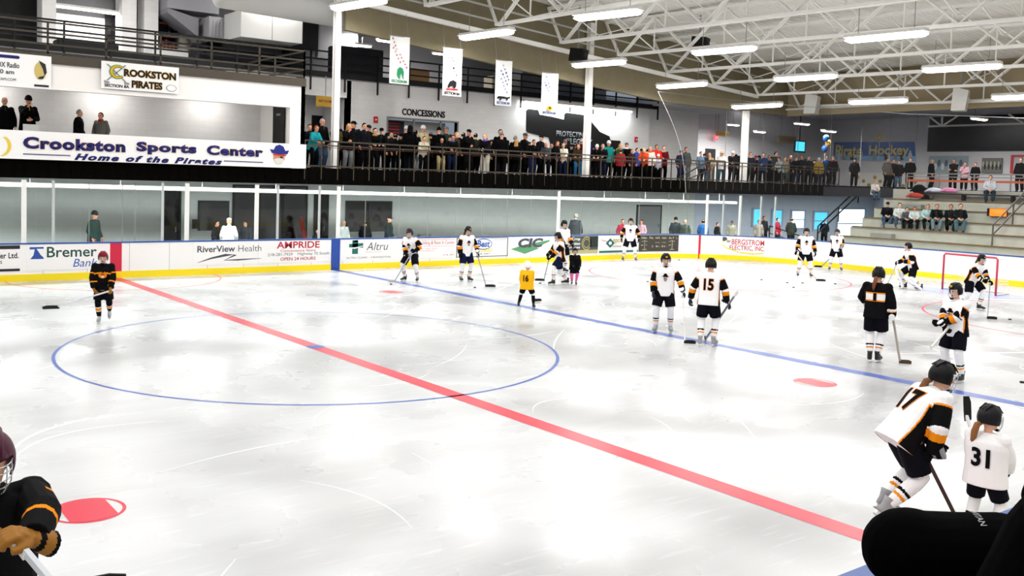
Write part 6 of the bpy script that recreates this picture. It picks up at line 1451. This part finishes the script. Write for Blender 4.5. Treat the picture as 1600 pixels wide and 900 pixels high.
# (head-top x, y, depth r=at rail b=behind, pose, turn, jacket, trousers, hair, hat, hat colour, words, extra)
CR = [
 (484, 194, 'b', 'stand', 10, BK, DB, 'short-dark', None, '', 'dark haired person in black half hidden by the booth pillar', None),
 (492, 196, 'r', 'lean', 45, '#178a92', BK, 'short-red', None, '', 'auburn haired person in teal jacket', None),
 (503, 185, 'm', 'stand', 40, BK, JE, 'short-grey', None, '', 'tall grey haired person in black jacket and jeans', None),
 (525, 194, 'r', 'face', 20, '#4a4024', BK, 'long-dark', None, '', 'long haired person in olive coat with yellow scarf', [('scarf', '#c9b45a')]),
 (544, 193, 'r', 'face', 25, BK, GR, 'long-blond', None, '', 'blond person in black coat, hand to mouth', None),
 (552, 189, 'm', 'stand', 50, BK, BK, None, 'cap', '#0a0a0e', 'person in black cap standing behind the blond one in black', None),
 (569, 192, 'r', 'stand', 30, DK, BK, 'short-dark', None, '', 'dark haired person in black zipped jacket', None),
 (576, 195, 'm', 'stand', 30, BK, BK, None, 'cap', '#15151a', 'person in black cap behind the zipped jacket', None),
 (585, 200, 'r', 'lean', 20, BK, BK, 'short-dark', None, '', 'dark haired person in black with gold scarf leaning over the rail', [('scarf', '#a8842c')]),
 (596, 200, 'r', 'lean', 5, BK, BK, None, 'cap', '#0a0a0c', 'person in black cap and black jacket leaning over the rail', None),
 (618, 209, 'b', 'stand', 170, BK, JE, 'short-dark', None, '', 'dark haired person turned to the serving window', None),
 (635, 197, 'b', 'stand', 160, DK, JE, None, 'beanie', '#dcdce0', 'person in white knit hat turned to the serving window', None),
 (641, 196, 'm', 'stand', 175, BK, BK, None, 'hood', '#0a0a0c', 'person in black hood turned away', None),
 (649, 203, 'm', 'stand', 150, DK, '#7a7c82', 'short-dark', None, '', 'dark haired person in charcoal jacket turned away', None),
 (661, 196, 'm', 'stand', 30, '#cbbf98', BK, None, 'beanie', '#e2e0da', 'person in white hat and cream jacket', None),
 (662, 213, 'r', 'lean', 20, '#b8b09c', BK, 'short-brown', None, '', 'child in pale beige jacket before the cream jacket', None),
 (673, 207, 'b', 'stand', 170, BK, BK, 'short-dark', None, '', 'dark haired person in black before the window frame', None),
 (686, 199, 'm', 'stand', 178, BK, BK, None, 'beanie', '#0b0b0d', 'tall person in black knit cap turned away', None),
 (697, 197, 'b', 'stand', 165, '#26342e', BK, None, 'cap', '#6f7780', 'person in grey cap and dark green jacket turned away', None),
 (690, 215, 'r', 'lean', 10, BK, KH, 'short-dark', None, '', 'person in black jacket and khaki trousers leaning low', None),
 (707, 211, 'r', 'lean', 15, BK, NV, 'short-dark', None, '', 'dark haired person in black over a blue shirt', [('scarf', '#35508c')]),
 (713, 206, 'm', 'stand', 60, BRN, BK, 'short-blond', None, '', 'blond person in brown coat', None),
 (724, 207, 'm', 'stand', 150, BK, BK, 'short-dark', None, '', 'dark haired person in black turned away by the flat cap', None),
 (731, 202, 'r', 'face', 40, BK, BK, None, 'cap', '#0a0a0c', 'person in black flat cap raising a hand', None),
 (743, 208, 'm', 'stand', 150, '#23241a', BK, 'short-dark', None, '', 'dark haired person in dark olive coat', None),
 (759, 209, 'r', 'lean', -20, DK, '#b8b0a0', 'long-blond', None, '', 'blond person with a purple scarf leaning on the rail', [('scarf', '#6a55b0')]),
 (782, 202, 'm', 'stand', 10, BK, BK, 'short-dark', None, '', 'tall dark haired person in black coat by the stepped mural', None),
 (784, 208, 'r', 'stand', 165, BK, DB, None, 'cap', '#5c636a', 'person in grey cap and black coat turned away', None),
 (786, 223, 'r', 'lean', 30, '#a03a48', JE, 'short-dark', None, '', 'child in red top and jeans reaching over the rail', None),
 (805, 212, 'm', 'stand', 150, BK, BK, 'short-grey', None, '', 'grey haired person in black turned away', None),
 (807, 218, 'r', 'stand', 170, BK, BK, 'long-blond', None, '', 'long blond haired person in black turned away', None),
 (820, 208, 'r', 'stand', 60, BK, BK, None, 'cap', '#4a4d52', 'person in dark grey cap and black jacket', None),
 (833, 218, 'r', 'lean', 30, BK, NV, 'short-dark', None, '', 'dark haired person in black chin on hand', None),
 (845, 211, 'm', 'stand', 60, DK, BK, None, 'cap', '#17181c', 'person in black cap and charcoal coat', None),
 (854, 222, 'r', 'lean', -10, '#3c3e44', BK, None, 'bald', '', 'bald person in dark grey jacket leaning on the rail', None),
 (870, 220, 'r', 'stand', 60, BK, BK, 'short-brown', None, '', 'brown haired person in slim black jacket', None),
 (880, 224, 'r', 'lean', 5, '#c9c4b4', NV, 'short-grey', None, '', 'grey haired person in cream jacket', None),
 (883, 218, 'm', 'stand', 20, DK, BK, None, 'cap', '#7a6a68', 'person in brown cap behind the cream jacket', None),
 (904, 226, 'r', 'lean', 0, BRN, '#2c6a94', 'short-blond', None, '', 'fair haired child in brown jacket and blue jeans', None),
 (909, 216, 'm', 'stand', 160, '#4a1420', BK, 'short-white', None, '', 'white haired person in maroon jacket', None),
 (917, 215, 'r', 'stand', 10, '#1c2058', BK, 'short-dark', None, '', 'person in navy blue jacket beside the second white column', None),
 (933, 226, 'r', 'lean', 0, BK, BK, None, 'beanie', '#d4d4d6', 'person in pale knit hat and black coat past the column', None),
 (942, 225, 'r', 'face', 5, DK, NV, 'short-grey', None, '', 'grey haired person in black, hand at chin', None),
 (951, 220, 'm', 'stand', 30, '#147a74', BK, None, 'beanie', '#e6e6e8', 'person in white knit hat and teal green jacket', None),
 (969, 224, 'm', 'stand', 60, '#1c4a2c', BK, 'long-blond', None, '', 'blond person in dark green jacket', None),
 (970, 233, 'r', 'stand', 170, '#8e1f24', BK, 'short-dark', None, '', 'dark haired person in deep red jacket', None),
 (979, 223, 'm', 'stand', 150, BK, BK, None, 'cap', '#55585c', 'person in grey cap with a white collar', [('scarf', '#d8d8dc')]),
 (987, 233, 'r', 'stand', 40, '#2a0f10', BK, 'long-dark', None, '', 'dark haired person in brown black coat by the red jacket', None),
 (995, 231, 'm', 'stand', 60, '#1f3f94', BK, 'short-dark', None, '', 'dark haired person in bright blue jacket', None),
 (1007, 231, 'r', 'lean', -10, '#c8401c', BK, 'long-blond', None, '', 'blond person in orange red jacket', None),
 (1016, 229, 'r', 'stand', 10, '#c9c2bc', BK, 'long-blond', None, '', 'blond person in pale jacket with orange scarf', [('scarf', '#d0581c')]),
 (1026, 226, 'm', 'stand', 20, '#d02a20', BK, 'short-dark', None, '', 'dark haired person in bright red jacket', None),
 (1037, 228, 'r', 'face', 10, '#5a1018', BK, 'short-red', None, '', 'auburn haired person in maroon coat with pale scarf', [('scarf', '#dcc8b8')]),
 (1029, 241, 'r', 'lean', 0, '#b9b9c4', BK, None, 'beanie', '#eeeef0', 'small child in white hat by the maroon coat', None),
 (1064, 235, 'r', 'stand', 30, '#1d2236', NV, None, 'beanie', '#4a4c58', 'person in grey hat and navy coat by the stair rail', None),
 (1072, 230, 'm', 'stand', 25, '#3e4644', '#5c6668', 'short-dark', None, '', 'dark haired person in grey green jacket by the stair rail', None),
 (1095, 237, 'r', 'stand', 40, '#5a7288', DK, 'short-dark', None, '', 'dark haired person in pale blue jacket', None),
 (1101, 239, 'r', 'stand', 170, '#1a2430', JE, 'short-dark', None, '', 'dark haired person in slate coat turned away', None),
 (1109, 239, 'r', 'stand', -20, '#a8906c', '#a39484', 'long-blond', None, '', 'blond person in long beige clothes', None),
 (1128, 237, 'r', 'stand', 10, '#d8d4d0', '#2c5058', 'long-blond', 'wide', '#a08458', 'person in wide tan hat and white jacket', None),
 (1145, 236, 'r', 'face', 15, DK, BK, None, 'cap', '#d8d8dc', 'person in white cap and dark jacket, arms up', None),
 (1159, 235, 'r', 'stand', 20, '#0c0e16', BK, None, 'beanie', '#0b0b10', 'person in black knit hat before the third column', None),
 (1173, 238, 'r', 'stand', 10, '#141824', BK, 'short-brown', None, '', 'person in dark suit with open pale shirt', [('scarf', '#b8a890')]),
 (1181, 243, 'b', 'stand', 20, '#a81c1c', BK, None, 'cap', '#c42020', 'person in red cap behind the dark suit', None),
 (1193, 239, 'r', 'face', 0, '#1a2f52', BK, 'short-dark', None, '', 'dark haired person in blue sweater eating', None),
 (1202, 243, 'b', 'stand', 10, '#2468b4', BK, 'short-dark', None, '', 'person in sky blue jacket behind the blue sweater', None),
 (1212, 237, 'm', 'stand', 60, '#3a3c3c', BK, 'short-dark', None, '', 'tall dark haired person in grey jacket before the ochre sign', None),
 (1219, 246, 'r', 'lean', -45, '#9aa2a4', BK, 'short-dark', None, '', 'person in silver grey jacket bending over the rail', None),
 (1227, 245, 'r', 'stand', 20, '#8a7c68', '#3c4a4c', 'short-brown', None, '', 'brown haired person in tan jacket', None),
 (1235, 242, 'b', 'stand', 20, DK, BK, 'short-dark', None, '', 'dark haired person in black under the television', None),
 (1244, 245, 'r', 'stand', 30, BK, NV, 'short-dark', None, '', 'dark haired person in black before the television', None),
 (1253, 243, 'r', 'cross', 0, '#10161c', BK, 'short-brown', None, '', 'brown haired person in black with folded arms', None),
 (1264, 244, 'm', 'stand', 10, '#1c2420', BK, 'short-brown', None, '', 'brown haired person in dark green black jacket', None),
 (1280, 247, 'r', 'stand', 10, '#a68a34', NV, None, 'beanie', '#dcdcd4', 'person in white hat and mustard jacket', None),
 (1292, 243, 'm', 'stand', 20, '#1f4f8e', BK, 'short-dark', None, '', 'dark haired person in blue jacket under the balloons', None),
 (1302, 244, 'r', 'stand', 10, '#121016', BK, 'short-brown', None, '', 'person in black with a red scarf under the mural board', [('scarf', '#a02428')]),
 (1336, 247, 'r', 'stand', 5, '#09090b', BK, None, 'hood', '#0a0a0c', 'bulky person in black hooded coat at the end of the rail', None),
]
CR.sort(key=lambda q: q[0])
USED = []
def free_spot(x, y, Y, tries=6):
    for _ in range(tries):
        p = onY(x, y, Y)
        if all((p.x-a)**2+(p.y-b)**2 > .2 for a, b in USED): break
        Y += .24
    p = onY(x, y, Y); USED.append((p.x, p.y)); return p
YD = {'r': 13.72, 'm': 14.35, 'b': 16.3}
for k, (x, y, dp, pose, ph, jk, tr, hair, hat, hc, words, ex) in enumerate(CR):
    Y = YD[dp]
    if dp == 'm' and k % 3 == 1: Y = 14.65
    p = onY(x, y-.5, Y); hgt = p.z-3.44
    if pose == 'lean': Y = 13.66; p = onY(x, y-.5, Y); hgt = p.z-3.44
    for cx_ in (7.72, 19.85, 30.5):
        if abs(p.x-cx_) < .52: Y = 14.25; p = onY(x, y-.5, Y); hgt = p.z-3.44
    if 1320 < x: p = onY(x, y, 13.9); hgt = p.z-3.44
    if x < 1320: p = free_spot(x, y-.5, Y); hgt = p.z-3.44
    sc = max(.55, min(1.12, hgt/TOPZ[pose])); P = V((p.x, p.y, 3.44))
    dressed(words+' on the balcony', P, facing(P, ph), sc, pose, jk, tr, hair, hat, hc, 'spectators on the balcony', ex)
def place(label, x, y, zf, Y=None, X=None, D=None, pose='stand', ph=0, jk=BK, tr=BK, hair='short-dark', hat=None, hc=BK, group=None, ex=None, fixh=None):
    p = onY(x, y, Y) if Y is not None else onX(x, y, X) if X is not None else atD(x, y, D)
    sc = fixh or max(.5, min(1.12, (p.z-zf)/TOPZ[pose])); P = V((p.x, p.y, zf))
    return dressed(label, P, facing(P, ph), sc, pose, jk, tr, hair, hat, hc, group, ex)
G2 = 'people in the booth'
place('balding person in black sweater standing in the booth at the photo edge', 7, 150, 3.44, Y=14.9, ph=10, hair=None, hat='bald', group=G2)
place('person in black knit hat and black sweater with gold lettering in the booth', 43, 149, 3.44, Y=14.9, pose='face', ph=20, tr=JE, hair=None, hat='beanie', hc='#0b0b0c', group=G2, ex=[('zip', '#c9a030')])
place('person in black jacket and headset turned sideways in the booth', 123, 170, 3.44, Y=14.9, pose='stand', ph=70, hair='short-grey', group=G2)
place('person in grey blazer and red shirt wearing a headset in the booth', 158, 175, 3.44, Y=14.9, pose='stand', ph=-25, jk='#6a6660', hair='short-brown', group=G2, ex=[('scarf', '#b03a28'), ('zip', '#b03a28')])
G3 = 'people in the corridor behind the glass'
for a_ in (
 ('person in dark green jacket and black knit hat behind the blank boards', 147, 329, 16.6, 'stand', 55, '#1f3432', BK, None, 'beanie', '#14201f'),
 ('person in white jersey and pale cap turned away beside the smoked window', 358, 340, 15.0, 'stand', 178, '#e6e9e8', BK, None, 'cap', '#cfd0c4'),
 ('dark jacketed person facing the white jersey behind the glass', 338, 344, 16.8, 'stand', 60, '#15161c', BK, 'short-dark', None, BK),
 ('dim grey person just past the white jersey behind the glass', 384, 345, 17.2, 'stand', -30, '#33363c', BK, 'short-brown', None, BK),
 ('person in black seated low behind the blue stripe by the red bar', 496, 358, 16.5, 'stand', 0, '#10131a', BK, 'short-brown', None, BK),
 ('person in pale jacket behind the clinic panel', 537, 344, 16.5, 'stand', 30, '#a9b0ae', BK, 'short-grey', None, BK),
 ('dark person standing before the double smoked window', 571, 344, 17.0, 'stand', 170, '#0f1114', BK, 'short-dark', None, BK),
 ('person in dark slate jacket and cap with red gloves by the smoked window', 608, 337, 16.0, 'stand', 70, '#182226', BK, None, 'cap', '#14161a'),
 ('tall person in charcoal jacket turned away behind the farm supply panel', 900, 333, 15.6, 'stand', 160, '#34393c', '#2c3032', 'short-grey', None, BK),
 ('dark haired person in crimson jacket behind the teal diamond panel', 973, 342, 15.4, 'stand', 20, '#8c1f34', BK, 'short-dark', None, BK),
 ('person in pale pink top by the grey corridor door', 1003, 343, 16.0, 'stand', -30, '#c49aa4', BK, 'short-dark', None, BK),
 ('person in black jacket and knit hat past the grey door', 1056, 339, 15.2, 'stand', 10, '#20282c', BK, None, 'beanie', '#0d0f12'),
 ('person in grey green parka beside the black knit hat', 1071, 343, 15.2, 'stand', 0, '#39453f', BK, 'short-grey', None, BK),
 ('person in bright blue jacket behind the goal line stripe', 1099, 343, 15.6, 'stand', 175, '#2c5f9c', BK, 'short-dark', None, BK),
 ('person in black leaning beside the blue jacket', 1121, 347, 15.6, 'stand', 60, '#0b0c10', BK, 'short-dark', None, BK),
 ('person in beige coat and flat cap behind the electrician panel', 1144, 344, 15.4, 'stand', 0, '#8f8c7c', BK, None, 'cap', '#4a4a44'),
 ('person in tan jacket before the first blue window', 1186, 343, 15.4, 'stand', 20, '#857c70', BK, 'short-dark', None, BK),
 ('dark haired person in black just behind the tan jacket', 1194, 337, 16.4, 'stand', 40, '#15171c', BK, 'short-dark', None, BK),
 ('person in crimson and black jacket before the second blue window', 1215, 340, 16.0, 'stand', 60, '#9c1f3c', BK, 'short-dark', None, BK),
 ('person in dark moss parka turned away before the white window', 1237, 340, 15.6, 'stand', 170, '#2c332e', BK, 'short-brown', None, BK),
 ('person in dark suit and pale shirt beyond the corner player', 1289, 343, 16.4, 'stand', 0, '#15181e', BK, 'short-red', None, BK)):
    place(a_[0], a_[1], a_[2], -.02, Y=a_[3], pose=a_[4], ph=a_[5], jk=a_[6], tr=a_[7], hair=a_[8], hat=a_[9], hc=a_[10], group=G3)
G4 = 'people on the bleachers'
for a_ in (
 ('seated child in black jacket and jeans, first of the row nearest the corner', 1400, 315.5, DK, JE, None, 'cap', '#15151c', 1),
 ('seated child in white sweatshirt second in the row', 1419, 317, '#c9ccca', JE, 'short-dark', None, BK, 1),
 ('small seated child in grey jacket between two white tops', 1430, 324, '#4a4e54', BK, 'short-dark', None, BK, .8),
 ('small seated child in white top bending forward', 1442, 323, '#c4cccc', BK, 'short-dark', None, BK, .85),
 ('seated child in pale blue jacket in the middle of the row', 1463, 319, '#9fbcc0', BK, 'short-red', None, BK, 1),
 ('seated child in black top and jeans beside the pale blue jacket', 1477, 318.5, BK, '#6c8490', 'short-brown', None, BK, 1),
 ('seated child in black jacket and black trousers next to last in the row', 1499, 319, DK, BK, 'short-dark', None, BK, 1),
 ('seated child in long black coat and jeans last in the row', 1514, 318, BK, '#4c6c7a', 'short-dark', None, BK, 1)):
    X = 34.0; p = onX(a_[1], a_[2], X)
    P = V((33.35, p.y, RZ[1])); sc = max(.6, min(.98, (p.z-RZ[1])/TOPZ['seat'])); dressed(a_[0], P, facing(P, 5), sc, 'seat', a_[3], a_[4], a_[5], a_[6], a_[7], G4)
P = onX(1560, 272, 36.0); dressed('person in white jacket seated alone on the top bench', V((35.3, P.y, RZ[4])), facing(P, 0), .92, 'seat', '#c8ccd4', '#20303c', 'short-brown', None, BK, G4)
P = onX(1387, 275, 36.0); dressed('child in white shirt and jeans sitting at the bleacher corner', V((35.1, P.y, RZ[4]-.05)), facing(P, 25), .72, 'seat', '#c9c8c2', JE, 'short-red', None, BK, G4)
G5 = 'people on the end walkway'
for a_ in (
 ('person in grey tan jacket at the walkway corner under the mural board', 1387, 246, 39.0, 'stand', 40, '#5c5850', BK, 'short-dark', None),
 ('dark haired person in black at the walkway corner nearest the bleacher steps', 1405, 250, 38.5, 'stand', 0, BK, JE, 'short-dark', None),
 ('dark person squeezed between the walkway corner group', 1396, 248, 40.0, 'stand', 30, '#17140f', BK, 'short-brown', None),
 ('red faced person in black jacket beside the red alarm', 1423, 246, 40.0, 'stand', -10, BK, BK, 'short-brown', None),
 ('person in long black coat standing alone before the pale team picture', 1456, 248, 41.0, 'stand', 70, BK, BK, 'short-grey', None),
 ('person in dark suit and pale tie before the pale team picture', 1491, 248, 41.0, 'cross', -10, '#0f0f13', BK, 'short-brown', None),
 ('person in pink shirt standing on the walkway', 1508, 253, 41.0, 'face', 0, '#cfa0ac', BK, 'short-brown', None),
 ('person in black jacket reaching to the pink shirt', 1525, 253.5, 41.0, 'stand', -30, BK, BK, 'short-red', None),
 ('person in black before the red framed notice', 1596, 246, 41.0, 'stand', -20, BK, BK, 'short-brown', None)):
    place(a_[0], a_[1], a_[2], 3.42, X=a_[3], pose=a_[4], ph=a_[5], jk=a_[6], tr=a_[7], hair=a_[8], hat=a_[9], group=G5)
# second row of the balcony crowd, seen between the shoulders of the first
for k, x in enumerate((532, 560, 578, 604, 612, 626, 668, 680, 703, 718, 737, 750, 768, 775, 793, 813, 827, 840, 862, 876, 893, 900, 926, 958, 964, 1002, 1012, 1150, 1166, 1186, 1206, 1232, 1258, 1272, 1286)):
    y = 200+(x-540)*.083 if x < 1100 else 242+(x-1150)*.045
    Y = 15.3; p = free_spot(x, y+rsp.uniform(-1, 3), Y, 8)
    P = V((p.x, p.y, 3.44)); dressed('person in dark coat in the second row of the balcony crowd, %s from the booth' % ordinal(k+1), P, facing(P, rsp.choice((0, 20, 160, 175, 60))), max(.85, min(1.05, (p.z-3.44)/TOPZ['stand'])), 'stand', rsp.choice((BK, DK, '#0a0c12', '#14110e')), BK, rsp.choice(('short-dark', 'short-brown', 'long-dark')), rsp.choice((None, None, 'cap', 'beanie')), '#08080a', 'second row of the balcony crowd')
# two people at the near boards, close to the camera
HP = atD(1442, 860, 4.5); zf = HP.z-.95
struct('floor_bench', bx(-9, 4, -16.5, -13.22, -.02, max(.1, zf)), M_FLOORC)
P = V((HP.x, HP.y, max(.1, zf)))
COAT = mat('cloth black coat', '#020203', .9, spec=.02)
def near_person(label, P, phi, rump=0, hat='cap', **k):
    t = thing('person', label, 'person', P, facing(P, phi)); j = rig(1.78, **k)
    link('body', body_mesh(j, .009, sk='#c98d70'), t)
    bm = B(); torso_rings(bm, j, [(-.17, .17, .14), (-.1, .225, .18), (.05, .22, .175), (.2, .215, .17), (.36, .22, .17), (.45, .2, .15), (.5, .145, .11), (.54, .095, .09), (.575, .085, .085)], p=2.0)
    if rump: ball(bm, j.P-j.u*.05*j.s, (.235, .225, .2), 16)
    sleeves(bm, j, (.1, .092, .085, .075, .06)); me = baked(bm, .014, 4); me.materials.append(COAT); ja = link('jacket', me, t)
    tm = trousers_mesh(j); tm.materials.append(COAT); link('trousers', tm, t)
    for i in (0, 1): obj('shoe', shoe_bm(j, i), mat('shoe leather', '#0c0b0b', .5), t)
    hm = hat_mesh(j, hat); hm.materials.append(mat('hat #030304', '#030304', .9)); link('hat', hm, t)
    return t, j, me, ja
t, j, me, ja = near_person('person in black coat bent over the blue board cap below number 31', P, 104, 1, 'hood', lean=84, hip=(0, 0), hands=((.25, -.75, .6), (-.3, -.62, .5)), poles=((.8, .2, .3), (-.9, .2, .3)), head=(35, 0), wide=1.15)
decal('back_lettering', text_bm('CIVITAN', .2, .028, .0, center=True), j, me, ja, mat('worn white print', '#a9aab0', .8), True, .24, .006)
S2 = atD(1602, 772, 3.7); P2 = atD(1600, 800, 3.75); P2 = V((P2.x, P2.y, P.z))
t, j, me, ja = near_person('person in black coat standing at the photo edge beside the bent one', P2, 110, 0, 'hood', lean=20, hands=((.2, -.5, .95), (-.25, -.46, .95)), head=(20, 0), wide=1.2)
bpy.data.scenes.remove(_tmp)
